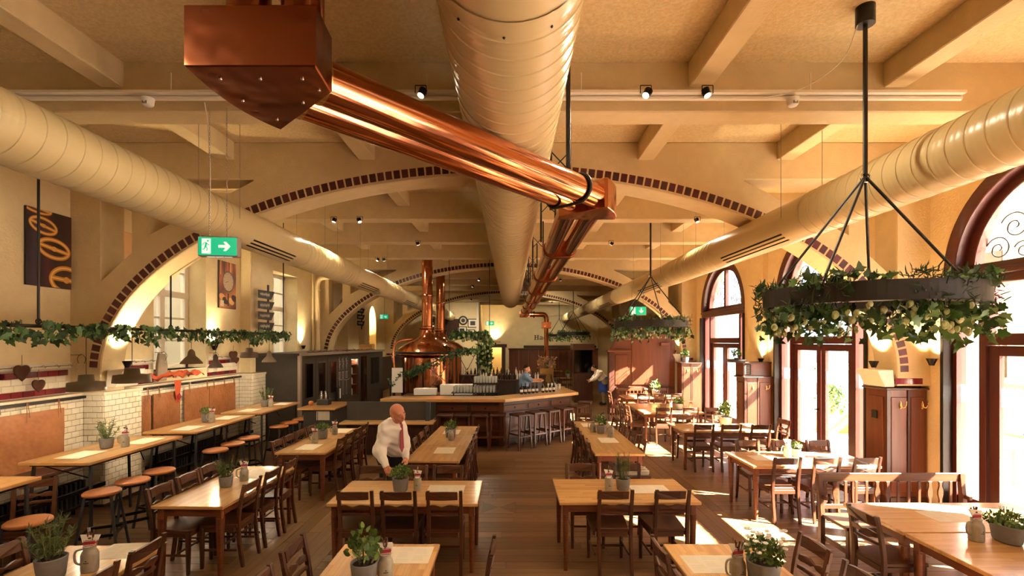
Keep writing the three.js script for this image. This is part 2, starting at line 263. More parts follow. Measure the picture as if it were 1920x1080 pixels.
// left wall: upper wall with deep window recesses, tiled lower wall with a ledge
{
  const wl = struct('wall_left', 'cream left wall with tiled lower part and deep window recesses');
  const holes = []; for (const c of [9.5, 13.9]) holes.push([[c - 0.75, 1.9], [c - 0.75, 4.4], [c + 0.75, 4.4], [c + 0.75, 1.9]]);
  const niche = (c) => { const p = [[c - 0.62, 1.9]]; for (let i = 0; i <= 16; i++) p.push([c - 0.62 * Math.cos(PI * i / 16), 3.1 + 1.0 * Math.sin(PI * i / 16)]); p.push([c + 0.62, 1.9]); return p; };
  holes.push(niche(22.6), niche(18.6));
  const outline = [[BACK - 0.3, 1.6], [END + 0.3, 1.6], [END + 0.3, YC], [BACK - 0.3, YC]];
  // extruded along +z then turned so that the plan's x runs along depth
  const g = T(ext(outline, 0.55, 0, holes), XL - 0.55, 0, 0, 0, PI / 2, 0);
  part('upper_wall', g, M.cream, wl);
  part('niche_back', box2(XL - 0.62, XL - 0.5, 1.7, 4.4, 17.6, 24.0, 0), M.niche, wl);
  part('lower_wall', box2(-7.1, -6.315, 0, 1.66, BACK - 0.3, END + 0.3, 0.002), M.grout, wl);
  part('ledge', box2(-6.56, -6.29, 1.655, 1.69, BACK, 11.15, 0.006), M.tileB, wl);
  // mid pilaster and rib pilaster strips
  for (const d of [11.55, 20.6]) part('pilaster', box2(XL - 0.02, -6.25, 1.69, YC, d, d + 0.7, 0.01), M.cream, wl);
  // dado above the ledge: burgundy / white / white / burgundy rows and a cream cap
  const dado = (da, db) => {
    part('dado_back', box2(XL - 0.01, XL + 0.006, 1.69, 2.06, da, db, 0), M.groutPale, wl);
    part('dado_cap', box2(XL - 0.01, XL + 0.035, 2.06, 2.14, da, db, 0.008), M.whitePaint, wl);
  };
  const spans = [[5.0, 7.08], [7.8, 8.72], [10.28, 11.5]]; spans.forEach((s) => dado(...s)); dado(BACK, 4.99);
  const tg = bx(0.012, 0.081, 0.15, 0, 0, 0, 0.004); let n = 0;
  for (const [da, db] of spans) for (let r = 0; r < 4; r++) { const y = 1.735 + r * 0.085 + 0.005; let d = da + (r % 2 ? 0.04 : 0.0) + 0.075; for (; d < db - 0.07; d += 0.154) { const red = r === 0 || r === 3; const m = part('tile', tg, red ? (n % 3 ? M.tileRed : M.tileRedB) : (n % 4 ? M.tile : M.tileB), wl); n++; m.position.set(XL + 0.011, y, -d); } }
  // field tiles of the lower wall, with the tiled piers under the arches
  const th = 0.085, tw = 0.13, field = [], gx = bx(0.016, th - 0.005, tw - 0.005, 0, 0, 0, 0.004), gz = bx(tw - 0.005, th - 0.005, 0.016, 0, 0, 0, 0.004);
  const rows = 19;
  const piers = [[7.09, 7.8, -6.0], [11.15, 11.75, -6.0]];
  for (let r = 0; r < rows; r++) {
    const y = 1.655 - th * (r + 0.5);
    for (let d = 1.5 + (r % 2 ? tw / 2 : 0); d < 12.2; d += tw) { let lo = d - tw / 2, up = d + tw / 2, cut = false; for (const [a, b] of piers) { if (lo < a && up > a) { up = a; cut = true; } else if (lo >= a && up <= b) { up = lo; } else if (lo < b && up > b) { lo = b; cut = true; } } if (up - lo < 0.015) continue; if (cut) { field.push([bx(0.016, th - 0.005, up - lo - 0.005, 0, 0, 0, 0.004), -6.309, y, (lo + up) / 2, false]); continue; } field.push([gx, -6.309, y, d, /*hidden by leather*/ d < 4.7 || (y < 1.5 && y > 0.75 && !(d > 6.72 && d < 8.05))]); }
    for (const [a, b, x] of piers) {
      const run = (L) => { const o = []; let t = 0, w = r % 2 ? tw / 2 : tw; while (t < L - 0.012) { w = Math.min(w, L - t); o.push([t + w / 2, w]); t += w; w = tw; } return o; };
      for (const [c, w] of run(x + 6.3)) field.push([bx(w - 0.005, th - 0.005, 0.016, 0, 0, 0, 0.004), -6.3 + c, y, a - 0.002, false]);
      for (const [c, w] of run(b - a)) field.push([bx(0.016, th - 0.005, w - 0.005, 0, 0, 0, 0.004), x + 0.002, y, a + c, false]);
    }
  }
  for (const [a, b, x] of piers) { part('pier', box2(-6.6, x - 0.004, 0, 1.655, a, b, 0.01), M.grout, wl); part('pier_cap', box2(-6.6, x + 0.02, 1.65, 1.7, a - 0.02, b + 0.02, 0.008), M.tileB, wl); }
  field.forEach((f) => { f.push(f[4] ? 0 : 1 / (f[3] * f[3])); }); field.sort((p, q) => q[5] - p[5]);
  const restA = [], restB = [];
  field.forEach(([g, x, y, d], i) => { const mat = i * 7 % 5 ? M.tile : M.tileB; if (i < 270) { const m = part('tile', g, mat, wl); m.position.set(x, y, -d); } else (i * 7 % 5 ? restA : restB).push(T(g, x, y, -d)); });
  stuffPart(part('more_tiles', restA, M.tile, wl)); stuffPart(part('more_tiles', restB, M.tileB, wl));
}
// left windows: white casements in the recesses
[[9.5], [13.9]].forEach(([c], i) => {
  const w = struct('window_' + (i + 1), 'cream wooden casement window in a deep recess of the left wall');
  const X = XL - 0.42, y0 = 1.9, y1 = 4.4, F = [];
  for (const s of [-1, 1]) F.push(box2(X - 0.04, X + 0.04, y0, y1, c + s * 0.7 - 0.05, c + s * 0.7 + 0.05));
  F.push(box2(X - 0.04, X + 0.04, y0, y1, c - 0.06, c + 0.06), box2(X - 0.04, X + 0.04, y0, y0 + 0.1, c - 0.75, c + 0.75), box2(X - 0.04, X + 0.04, y1 - 0.08, y1, c - 0.75, c + 0.75), box2(X - 0.05, X + 0.05, 3.35, 3.47, c - 0.75, c + 0.75));
  part('window_frame', F, M.whitePaint, w);
  for (const s of [-1, 1]) for (const [a, b] of [[2.45, 2.49], [2.9, 2.94], [3.85, 3.89]]) part('glazing_bar', box2(X - 0.02, X + 0.02, a, b, c + s * 0.36 - 0.3, c + s * 0.36 + 0.3), M.whitePaint, w);
  for (const s of [-1, 1]) for (const [a, b] of [[2.0, 3.35], [3.47, 4.32]]) part('pane', box2(X - 0.003, X + 0.003, a, b, c + s * 0.36 - 0.3, c + s * 0.36 + 0.3, 0), M.glass, w);
  part('window_sill', box2(XL - 0.45, XL + 0.02, 1.86, 1.9, c - 0.75, c + 0.75), M.whitePaint, w);
});

// right wall with five arched doorways
const DOORS = [-3.45, 1.0, 5.42, 9.78, 14.15], DR = 1.45, DS = 3.4;
{
  const wr = struct('wall_right', 'warm yellow right wall pierced by arched glazed doorways');
  const holes = DOORS.map((c) => { const p = [[c - DR, 0.001]]; for (let i = 0; i <= 24; i++) p.push([c - DR * Math.cos(PI * i / 24), DS + DR * Math.sin(PI * i / 24)]); p.push([c + DR, 0.001]); return p; });
  part('wall_face', T(ext([[BACK - 0.3, -0.2], [END + 0.3, -0.2], [END + 0.3, YC], [BACK - 0.3, YC]], 0.55, 0, holes), XR, 0, 0, 0, PI / 2, 0), M.yellow, wr);
  for (const d of [2.9, 7.1, 11.5, 16.0, 20.4, 24.9]) part('pilaster', box2(XR - 0.14, XR + 0.02, 1.9, YC, d + 0.05, d + 0.75, 0.01), M.yellow, wr);
}
DOORS.forEach((c, i) => {
  const dr = struct('door_' + (i + 1), 'arched maroon doorway with glazed double doors, sidelights and a lunette');
  const X = 6.36, ring = (ro, ri, t, x) => { const p = []; for (let k = 0; k <= 32; k++) p.push([c - ro * Math.cos(PI * k / 32), DS + ro * Math.sin(PI * k / 32)]); for (let k = 32; k >= 0; k--) p.push([c - ri * Math.cos(PI * k / 32), DS + ri * Math.sin(PI * k / 32)]); return T(ext(p, t, 0.01), x, 0, 0, 0, PI / 2, 0); };
  part('arch_frame', [ring(1.45, 1.27, 0.2, X - 0.16)], M.maroon, dr); part('arch_bead', [ring(1.29, 1.14, 0.12, X - 0.02)], M.maroon, dr);
  part('transom', [box2(X - 0.14, X + 0.08, DS - 0.2, DS, c - 1.45, c + 1.45, 0.012), box2(X - 0.18, X + 0.02, DS - 0.09, DS - 0.03, c - 1.45, c + 1.45, 0.01)], M.maroon, dr);
  part('lunette_rail', box2(X - 0.04, X + 0.05, DS, DS + 0.09, c - 1.2, c + 1.2), M.maroon, dr);
  part('mullion', box2(X - 0.04, X + 0.05, DS, DS + 1.16, c - 0.055, c + 0.055), M.maroon, dr);
  const lg = []; for (let k = 0; k <= 24; k++) lg.push([c - 1.15 * Math.cos(PI * k / 24), DS + 0.05 + 1.1 * Math.sin(PI * k / 24)]);
  part('lunette_pane', T(ext(lg, 0.006), X + 0.0, 0, 0, 0, PI / 2, 0), M.glass, dr);
  // wrought scrolls outside the lunette
  const sc = (z0, y0, r, s) => { const p = []; for (let k = 0; k <= 26; k++) { const a = k / 26 * PI * 3.2, q = r * (1 - k / 30); p.push(V(X + 0.1, y0 + q * Math.sin(a * s + 0.4), z0 + q * Math.cos(a * s + 0.4))); } return tube(p, 0.009, 40, 5); };
  for (const s of [-1, 1]) for (const [z, y, r] of [[0.93, 0.24, 0.17], [0.72, 0.5, 0.19], [0.4, 0.75, 0.2], [0.32, 0.26, 0.2], [0.62, 0.18, 0.12]]) part('scroll', sc(c + s * z, DS + y + 0.03, r, s), M.blackMetal, dr);
  // uprights, head rail, sidelights
  for (const [z, w] of [[-1.4, 0.1], [1.4, 0.1], [-0.98, 0.1], [0.98, 0.1]]) part('post', box2(X - 0.07, X + 0.07, 0, DS - 0.2, c + z - w / 2, c + z + w / 2), M.maroon, dr);
  part('head_rail', box2(X - 0.08, X + 0.07, 2.4, 2.55, c - 0.93, c + 0.93), M.maroon, dr);
  part('toplight_pane', box2(X - 0.003, X + 0.003, 2.55, DS - 0.2, c - 0.93, c + 0.93, 0), M.glass, dr);
  for (const s of [-1, 1]) {
    part('sidelight_pane', box2(X - 0.003, X + 0.003, 0.3, DS - 0.2, Math.min(c + s * 1.03, c + s * 1.35), Math.max(c + s * 1.03, c + s * 1.35), 0), M.glass, dr);
    part('plinth', box2(X - 0.05, X + 0.05, 0, 0.3, Math.min(c + s * 1.03, c + s * 1.35), Math.max(c + s * 1.03, c + s * 1.35)), M.maroon, dr);
    part('frosted_strip', box2(X - 0.006, X - 0.0035, 1.6, 1.84, Math.min(c + s * 1.03, c + s * 1.35), Math.max(c + s * 1.03, c + s * 1.35), 0), M.frost, dr);
    // door leaf
    const a = Math.min(c + s * 0.01, c + s * 0.92), b = Math.max(c + s * 0.01, c + s * 0.92), leaf = new THREE.Group(); leaf.name = 'door_leaf'; dr.add(leaf);
    part('leaf_frame', [box2(X - 0.035, X + 0.035, 0.02, 2.39, a, a + 0.13), box2(X - 0.035, X + 0.035, 0.02, 2.39, b - 0.13, b), box2(X - 0.034, X + 0.034, 0.02, 0.27, a, b), box2(X - 0.034, X + 0.034, 2.26, 2.39, a, b)], M.maroon, leaf);
    part('leaf_pane', box2(X - 0.003, X + 0.003, 0.27, 2.26, a + 0.13, b - 0.13, 0), M.glass, leaf);
    part('frosted_strip', box2(X - 0.006, X - 0.0035, 1.6, 1.84, a + 0.13, b - 0.13, 0), M.frost, leaf);
    if (s > 0) part('door_handle', [rod(V(X - 0.035, 1.05, c + 0.07), V(X - 0.09, 1.05, c + 0.07), 0.01), rod(V(X - 0.09, 1.05, c + 0.07), V(X - 0.09, 1.05, c + 0.2), 0.01)], M.blackMetal, leaf);
  }
  for (const s of [-1, 1]) part('jamb_lining', box2(XR - 0.05, X - 0.05, 0, 3.2, c + s * 1.43 - 0.025, c + s * 1.43 + 0.025), M.black, dr);
  for (const z of [-1.41, -0.98, 0.98, 1.41]) part('outer_casing', box2(6.43, 6.52, 0, 3.2, c + z - 0.04, c + z + 0.04), M.red, dr);
});

// end of the hall
{
  const we = struct('wall_end', 'cream end wall with dark wainscot, a doorway and an arched recess');
  const p = [[-2.05, -0.2], [6.5, -0.2], [6.5, YC], [-2.05, YC]];
  const nb = [[0.9, 2.0]]; for (let i = 0; i <= 20; i++) nb.push([3.5 - 2.6 * Math.cos(PI * i / 20), 2.3 + 2.0 * Math.sin(PI * i / 20)]); nb.push([6.1, 2.0]);
  part('end_face', T(ext(p, 0.3, 0, [nb, [[-1.55, 0], [-1.55, 2.0], [-0.55, 2.0], [-0.55, 0]]]), 0, 0, -END - 0.3), M.cream, we);
  part('recess_back', box2(0.6, 6.4, 1.9, 4.6, END + 0.28, END + 0.34, 0), M.cream, we);
  part('passage', box2(-2.0, -0.2, 0, 2.4, END + 1.3, END + 1.5, 0), M.niche, we);
  part('passage_shell', [box2(-2.0, -1.95, 0, 2.4, END + 0.25, END + 1.4, 0), box2(-0.25, -0.2, 0, 2.4, END + 0.25, END + 1.4, 0), box2(-2.0, -0.2, 2.35, 2.4, END + 0.25, END + 1.4, 0), box2(-2.0, -0.2, -0.05, 0, END + 0.25, END + 1.4, 0)], M.niche, we);
  part('door_case', [box2(-1.75, -1.5, 0, 2.2, END - 0.12, END + 0.02), box2(-0.62, -0.35, 0, 2.2, END - 0.12, END + 0.02), box2(-1.85, -0.25, 2.02, 2.25, END - 0.18, END + 0.02)], M.panelDark, we);
  for (let k = 0; k < 9; k++) { const a = -0.1 + k * 0.7; part('wainscot_panel', [box2(a, a + 0.69, 0, 1.85, END - 0.06, END, 0.006), box2(a + 0.08, a + 0.61, 0.4, 1.72, END - 0.085, END - 0.05, 0.012)], M.panel, we); }
  part('wainscot_cap', box2(-0.15, 6.2, 1.85, 1.95, END - 0.14, END, 0.01), M.panelDark, we);
  part('recess_shelf', box2(0.95, 6.05, 2.0, 2.16, END - 0.1, END + 0.25, 0.01), M.panelDark, we);
  const wb = struct('wall_side', 'cream wall stepping forward beside the brew kettles');
  part('side_face', [box2(-6.6, -2.0, -0.1, YC, 30, 30.3, 0), box2(-2.3, -2.0, -0.1, YC, 30.2, END + 0.2, 0)], M.cream, wb);
  part('pilaster', box2(-2.12, -1.95, 0, YC, 29.9, 30.15, 0.01), M.whitePaint, wb);
  const wk = struct('wall_back', 'plain cream wall behind the viewer'); part('back_face', box2(-7.2, 6.9, -0.2, YC, BACK - 0.4, BACK, 0), M.cream, wk);
  const script = (txt, w, h, font, col) => canvasTex(w, h, (c) => { c.clearRect(0, 0, w, h); c.font = font; c.fillStyle = col; c.textBaseline = 'middle'; c.fillText(txt, 6, h / 2); });
  const t1 = script('Hac', 256, 128, 'bold 92px serif', '#4d4430'), t2 = script('Toiletten', 256, 64, 'bold 48px serif', '#a98a55');
  const lt = thing('wall_lettering', 'dark blackletter word painted in the arched recess of the end wall', 'lettering'); mesh('letters', T(new THREE.PlaneGeometry(1.3, 0.65), 2.3, 2.72, -END - 0.272), std({ map: t1, transparent: true, roughness: 0.8 }), lt);
  const l2 = thing('wall_lettering', 'small faded word painted above the end wall doorway', 'lettering'); mesh('letters', T(new THREE.PlaneGeometry(0.95, 0.24), -1.05, 2.42, -END + 0.004), std({ map: t2, transparent: true, roughness: 0.8 }), l2);
}
// ---------------------------------------------------------------- ventilation ducts
function spiralTube(r, L, pitch = 0.16, seg = 44) {                // axis along -z from 0 to -L, helical lock seam
  const prof = [[0, 0], [0.01, 0.007], [0.022, 0.007], [0.03, -0.002], [0.36, 0], [0.42, 0.003], [0.48, 0], [0.68, 0], [0.74, 0.003], [0.8, 0], [0.985, 0]];
  const S = []; for (let k = -1; k * pitch < L + pitch; k++) for (const [f, h] of prof) S.push([(k + f) * pitch, h]);
  const P = [], U = [], I = [];
  for (const [s, h] of S) for (let j = 0; j <= seg; j++) { const a = j / seg * 2 * PI, q = Math.max(0, Math.min(L, s + pitch * j / seg)), rr = r + (q <= 0 || q >= L ? 0 : h); P.push(rr * Math.cos(a), rr * Math.sin(a), -q); U.push(j / seg, q); }
  for (let i = 0; i < S.length - 1; i++) for (let j = 0; j < seg; j++) { const a = i * (seg + 1) + j, b = a + seg + 1; if (P[a * 3 + 2] === P[b * 3 + 2] && P[a * 3 + 5] === P[b * 3 + 5]) continue; I.push(a, a + 1, b, b, a + 1, b + 1); }
  const g = new THREE.BufferGeometry(); g.setAttribute('position', new THREE.Float32BufferAttribute(P, 3)); g.setAttribute('uv', new THREE.Float32BufferAttribute(U, 2)); g.setIndex(I); g.computeVertexNormals(); return g;
}
const zc = (r, L, seg = 44, a0 = 0, a1 = 2 * PI) => T(new THREE.CylinderGeometry(r, r, L, seg, 1, true, a0, a1 - a0), 0, 0, -L / 2, PI / 2, 0, 0);
{
  const d = thing('ventilation_duct', 'large cream spiral ventilation duct hung along the middle of the ceiling', 'duct', V(0, EYE + 2.0, 0));
  const R = 0.418;
  const put = (m, s) => { m.position.z = -s; return m; };
  put(part('spiral_section', spiralTube(R, 10.05), M.duct, d), 2.42); put(part('plain_section', zc(R + 0.002, 5.0), M.duct, d), -2.6);
  put(part('joint_collar', [zc(R + 0.01, 0.07)], M.duct, d), 2.37);
  put(part('spiral_section', spiralTube(R, 10.2), M.duct, d), 12.5); put(part('joint_collar', zc(R + 0.01, 0.1), M.duct, d), 12.44);
  put(part('end_reducer', T(lathe([[0.24, -0.9], [0.25, -0.2], [0.3, -0.12], [R, 0.0], [R, 0.05]], 32), 0, 0, 0, PI / 2), M.duct, d), 22.75);
  put(part('end_stub', T(new THREE.CircleGeometry(0.24, 24), 0, 0, 0, 0, PI), M.steel, d), 23.6);
  for (let k = 0; k < 3; k++) part('screw', T(new THREE.SphereGeometry(0.008, 8, 6), R * 1.005 * Math.sin(-0.7 + k * 0.62), -R * 1.005 * Math.cos(-0.7 + k * 0.62), -2.5), M.black, d);
}
function sideDuct(x, end, label, slots) {
  const R = 0.262, d = thing('ventilation_duct', label, 'duct', V(x, EYE + 1.555, 0));
  let s = -3;
  const inner = [];
  for (const [a, b] of slots) {
    const a0 = a - 0.45, b0 = b + 0.3;
    if (a0 > s) { const m = part('spiral_section', spiralTube(R, a0 - s), M.duct, d); m.position.z = -s; }
    // smooth section, its side towards the floor cut by three slots
    const side = x < 0 ? 1 : -1, gaps = [0.34, 0.58, 0.80].map((g) => (side > 0 ? g : -g - 0.1)).sort((p, q) => p - q), w = 0.1, G = [];
    G.push(T(zc(R, a - a0), 0, 0, -a0), T(zc(R, b0 - b), 0, 0, -b));
    // cylinder angle measured from the bottom; turned tube keeps theta 0 at +x' so build from a lathe of arcs
    const arc = (t0, t1) => { const n = Math.max(2, Math.ceil((t1 - t0) * 10)), P = [], I = [], U = []; for (let i = 0; i <= n; i++) { const t = t0 + (t1 - t0) * i / n; for (const q of [a, b]) { P.push(R * Math.sin(t), -R * Math.cos(t), -q); U.push(t, q); } } for (let i = 0; i < n; i++) { const k = i * 2; I.push(k, k + 2, k + 1, k + 1, k + 2, k + 3); } const g = new THREE.BufferGeometry(); g.setAttribute('position', new THREE.Float32BufferAttribute(P, 3)); g.setAttribute('uv', new THREE.Float32BufferAttribute(U, 2)); g.setIndex(I); g.computeVertexNormals(); return g; };
    let t = gaps[0]; const arcs = []; for (let i = 0; i < gaps.length; i++) { const nx = i + 1 < gaps.length ? gaps[i + 1] : gaps[0] + 2 * PI; arcs.push(arc(gaps[i] + w, nx)); }
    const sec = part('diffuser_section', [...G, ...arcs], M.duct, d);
    part('slot_shade_core', T(zc(R - 0.03, b - a + 0.04), 0, 0, -a + 0.02), M.black, sec, 'black tube standing in for the shade inside the slots');  // black colour stands in for the shade behind the open slots
    for (const q of [a0, b0 - 0.03]) part('joint_collar', T(zc(R + 0.005, 0.03), 0, 0, -q), M.duct, d);
    s = b0;
  }
  const m = part('spiral_section', spiralTube(R, end - s), M.duct, d); m.position.z = -s;
  part('end_cap', T(new THREE.CircleGeometry(R - 0.02, 24), 0, 0, -end + 0.02, 0, PI), M.steel, d);
  // hanger wires up to the ceiling
  for (const q of [6.1, 8.9, 11.0, 13.4, 18.5]) for (const k of [-1, 1]) part('hanger_wire', rod(V(k * R, 0, q), V(k * R, 1.38, q), 0.004, 5), M.silver, d);
}
sideDuct(-3.7, 30, 'cream spiral duct with slotted outlets on the tiled wall side', [[6.55, 7.85], [11.35, 12.85], [16.2, 17.7], [21.2, 22.7]]);
sideDuct(3.7, 32.6, 'cream spiral duct with slotted outlets on the glazed door side', [[6.2, 8.0], [11.4, 13.3], [17.0, 19.0], [22.5, 24]]);

// ---------------------------------------------------------------- copper vapour pipes
{
  const c = thing('copper_vapour_pipe', 'polished copper twin pipes with angular junction boxes crossing under the ceiling', 'pipe');
  const h0 = EYE + 1.32, h1 = EYE + 1.605, hp = EYE + 1.462;
  const b1 = [[-1.559, 2.293], [-0.93, 2.293], [-0.945, 2.54], [-1.426, 2.985]];
  const q = []; for (let i = 1; i < 8; i++) { const t = i / 8, a = [-1.426, 2.985], b = [-1.559, 2.293], m = [-1.60, 2.72]; q.push([(1 - t) ** 2 * a[0] + 2 * t * (1 - t) * m[0] + t * t * b[0], (1 - t) ** 2 * a[1] + 2 * t * (1 - t) * m[1] + t * t * b[1]]); }
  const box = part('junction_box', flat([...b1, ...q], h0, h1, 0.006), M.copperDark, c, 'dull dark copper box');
  part('access_plate', flat([[-1.47, 2.37], [-1.02, 2.37], [-0.99, 2.52], [-1.405, 2.89], [-1.5, 2.65]], h0 - 0.004, h0 - 0.0005), M.copperDark, box);
  for (const [x, d] of [[-1.45, 2.4], [-1.25, 2.4], [-1.04, 2.4], [-1.0, 2.51], [-1.14, 2.64], [-1.38, 2.84], [-1.46, 2.62]]) part('bolt', T(new THREE.SphereGeometry(0.009, 8, 6), x, h0 - 0.008, -d), M.chrome, box);
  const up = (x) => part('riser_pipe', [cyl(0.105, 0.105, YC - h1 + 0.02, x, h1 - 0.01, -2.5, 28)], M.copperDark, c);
  up(-1.36); up(-1.08);
  // diagonal pair
  const dir = new THREE.Vector3(0.674, 0, -0.739), per = new THREE.Vector3(0.739, 0, 0.674);
  const A = V(-1.19, hp, 2.76), B = V(0.745, hp, 4.88);
  for (const s of [-1, 1]) { const a = A.clone().addScaledVector(per, s * 0.132).addScaledVector(dir, -0.05), b = B.clone().addScaledVector(per, s * 0.132).addScaledVector(dir, 0.05); part('copper_tube', rod(a, b, 0.122, 40), M.copper, c); part('brass_collar', rod(A.clone().addScaledVector(per, s * 0.132).addScaledVector(dir, 0.0), A.clone().addScaledVector(per, s * 0.132).addScaledVector(dir, 0.05), 0.127, 40), M.brass, c); }
  // black clamp round the pair near the second box
  const K = B.clone().addScaledVector(dir, -0.28), ringPts = []; for (let i = 0; i < 28; i++) { const a = i / 28 * 2 * PI, ca = Math.cos(a), sa = Math.sin(a); ringPts.push(K.clone().addScaledVector(per, Math.sign(ca) * 0.132 + 0.135 * ca).add(new THREE.Vector3(0, 0.135 * sa, 0))); }
  part('pipe_clamp', tube(ringPts, 0.016, 70, 8, true), M.black, c, 'black pipe clamp');
  // second box
  const b2 = [[0.51, 5.19], [0.51, 5.07], [0.925, 4.71], [0.96, 4.71]]; for (let i = 1; i <= 5; i++) { const t = i / 5; b2.push([0.96 + 0.17 * Math.sin(t * PI / 2), 4.71 + 0.46 * t]); } b2.push([1.1, 5.19]);
  part('junction_box', [flat(b2, h0, h1 - 0.0, 0.006)], M.copper, c, 'bright copper junction box');
  for (const x of [0.645, 0.915]) part('copper_tube', rod(V(x, hp, 5.15), V(x, hp, 26.2), 0.112, 36), M.copper, c);
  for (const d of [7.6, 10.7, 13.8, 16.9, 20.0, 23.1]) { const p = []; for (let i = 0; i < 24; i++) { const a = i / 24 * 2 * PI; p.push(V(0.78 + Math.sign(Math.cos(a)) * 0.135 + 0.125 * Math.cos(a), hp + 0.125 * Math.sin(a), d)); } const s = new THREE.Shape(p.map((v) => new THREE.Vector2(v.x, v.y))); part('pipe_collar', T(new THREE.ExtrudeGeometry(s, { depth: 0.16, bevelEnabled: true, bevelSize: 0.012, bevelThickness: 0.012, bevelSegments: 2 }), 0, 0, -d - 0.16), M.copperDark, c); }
  // far end: elbow to the tap column
  part('end_box', box2(0.5, 1.05, hp - 0.16, hp + 0.16, 26.1, 26.45), M.copper, c);
  part('elbow_pipe', tube([V(0.95, hp, 26.25), V(1.5, hp, 26.25), V(1.85, hp - 0.02, 26.25), V(1.96, hp - 0.2, 26.25), V(1.96, hp - 0.5, 26.25)], 0.13, 30, 20), M.copper, c);
  part('flange', [rod(V(1.25, hp, 26.25), V(1.31, hp, 26.25), 0.19, 24)], M.copperDark, c);
  const col = thing('tap_column', 'slim copper column with a square collar box rising from the flower-decked tap stand', 'column', V(1.96, 0, 26.25));
  part('column_shaft', cyl(0.12, 0.12, 2.4, 0, 1.0, 0, 24), M.copper, col); part('collar_box', bx(0.5, 0.34, 0.5, 0, 3.32, 0, 0.01), M.copper, col); part('tap_stand', [bx(0.75, 1.0, 0.7, 0, 0.5, 0, 0.01), bx(0.5, 0.35, 0.5, 0, 1.15, 0, 0.02)], M.brass, col);
}
// black lattice hangers beside the copper pipes
for (const [i, d] of [5.32, 7.0, 9.45, 11.68, 13.9, 15.9].entries()) {
  const top = i === 0 ? YC : d === 7.0 ? 5.2 : d === 15.9 ? 5.1 : 4.87, y0 = EYE + 1.56, h = thing('lattice_hanger', 'black steel lattice hanger to the copper pipes ' + ['just behind the junction box', 'at the first tiled arch', 'first beam past the first arch', 'second beam past the first arch', 'beam just before the second arch', 'at the second tiled arch'][i], 'hanger', new THREE.Vector3(), 0, 'lattice hangers along the copper pipes');
  const dd = i === 0 ? d : d + (i === 1 || i === 5 ? 0.05 : 0.22);
  const tp = i === 0 ? YC : 4.87; const t2 = (i === 1 || i === 5) ? 4.95 : tp;
  for (const x of [0.45, 0.66]) part('upright', box2(x - 0.014, x + 0.014, y0 - 0.1, i === 0 ? YC : t2 + 0.02, dd, dd + 0.028, 0.002), M.black, h);
  const ym = y0 + 0.33; part('cross_brace', [bar(V(0.45, ym, dd + 0.014), V(0.66, ym + 0.22, dd + 0.014), 0.012), bar(V(0.45, ym + 0.22, dd + 0.014), V(0.66, ym, dd + 0.014), 0.012)], M.black, h);
}
{ const h = thing('hanger_bar', 'thick black steel bar holding the crossing copper pipes below the ceiling', 'hanger'); part('bar', box2(0.53, 0.57, EYE + 1.58, YC, 4.55, 4.59, 0.003), M.black, h); }
// ---------------------------------------------------------------- lighting rail, spots, sconces, signs
const spotBody = merge([cyl(0.036, 0.044, 0.07, 0, 0, 0, 14)]), spotGlass = cyl(0.034, 0.034, 0.006, 0, -0.007, 0, 14);
function spot(x, y, d, aim, power, label, up) {
  const s = thing('ceiling_spotlight', label, 'spotlight', V(x, y, d), 0, 'ceiling spotlights on the beams');
  const head = new THREE.Group(); head.name = 'lamp_head'; s.add(head);
  part('housing', spotBody, M.blackMetal, head); part('lamp_glass', spotGlass, M.bulb, head);
  part('yoke', [bar(new THREE.Vector3(-0.055, 0.02, 0), new THREE.Vector3(-0.055, 0.1, 0), 0.008), bar(new THREE.Vector3(0.055, 0.02, 0), new THREE.Vector3(0.055, 0.1, 0), 0.008), bar(new THREE.Vector3(-0.055, 0.1, 0), new THREE.Vector3(0.055, 0.1, 0), 0.008)], M.blackMetal, s);
  const dirv = aim.clone().sub(s.position).normalize();
  head.quaternion.setFromUnitVectors(new THREE.Vector3(0, -1, 0), dirv);
  const l = new THREE.SpotLight(WARM, power, 0, 1.15, 0.9, 2); l.position.copy(s.position).addScaledVector(dirv, 0.03); l.target.position.copy(aim); l.castShadow = true; l.shadow.radius = 2.5; scene.add(l, l.target);
}
const ORD = ['first', 'second', 'third', 'fourth', 'fifth', 'sixth', 'seventh', 'eighth', 'ninth'];
const spots = [[-0.9, 4.98, -2.5, 3.4], [1.36, 4.98, -1.2, 3.2], [1.98, 4.98, 3.2, 3.4], [-3.4, 9.4, -4.5, 8.5], [-2.9, 9.4, -1.2, 8.2], [1.1, 9.4, 1.6, 10], [3.6, 9.4, 4.6, 8.0], [-2.2, 11.6, -1.6, 13], [2.4, 11.6, 0.2, 13], [-3.8, 13.85, -5.6, 12], [1.0, 13.85, 2.9, 16], [-3.6, 13.85, -3, 16.0], [-1.2, 18.3, -2.6, 17], [1.9, 18.3, 3, 20], [-1.6, 20.4, -4, 22.6], [1.2, 22.7, 2, 27], [-2.2, 27, -3.5, 30], [2.5, 29, 3, 33], [-3.0, 0.6, -3.5, 3.4], [2.5, 0.6, 3, 3]];
const beamsOf = [...new Set(spots.map((q) => q[1]))].sort((a, b) => a - b), spotLabel = (x, d) => 'black spotlight on the ' + ORD[beamsOf.indexOf(d)] + ' lit beam, ' + ORD[spots.filter((q) => q[1] === d && q[0] > x).length] + ' from the window wall';
spots.forEach(([x, d, ax, ad], i) => spot(x, i < 3 ? 4.92 : 4.75, d - 0.16, V(ax, 0.7, ad), d > 18 ? 50 : d < 2 ? 16 : 26, spotLabel(x, d)));
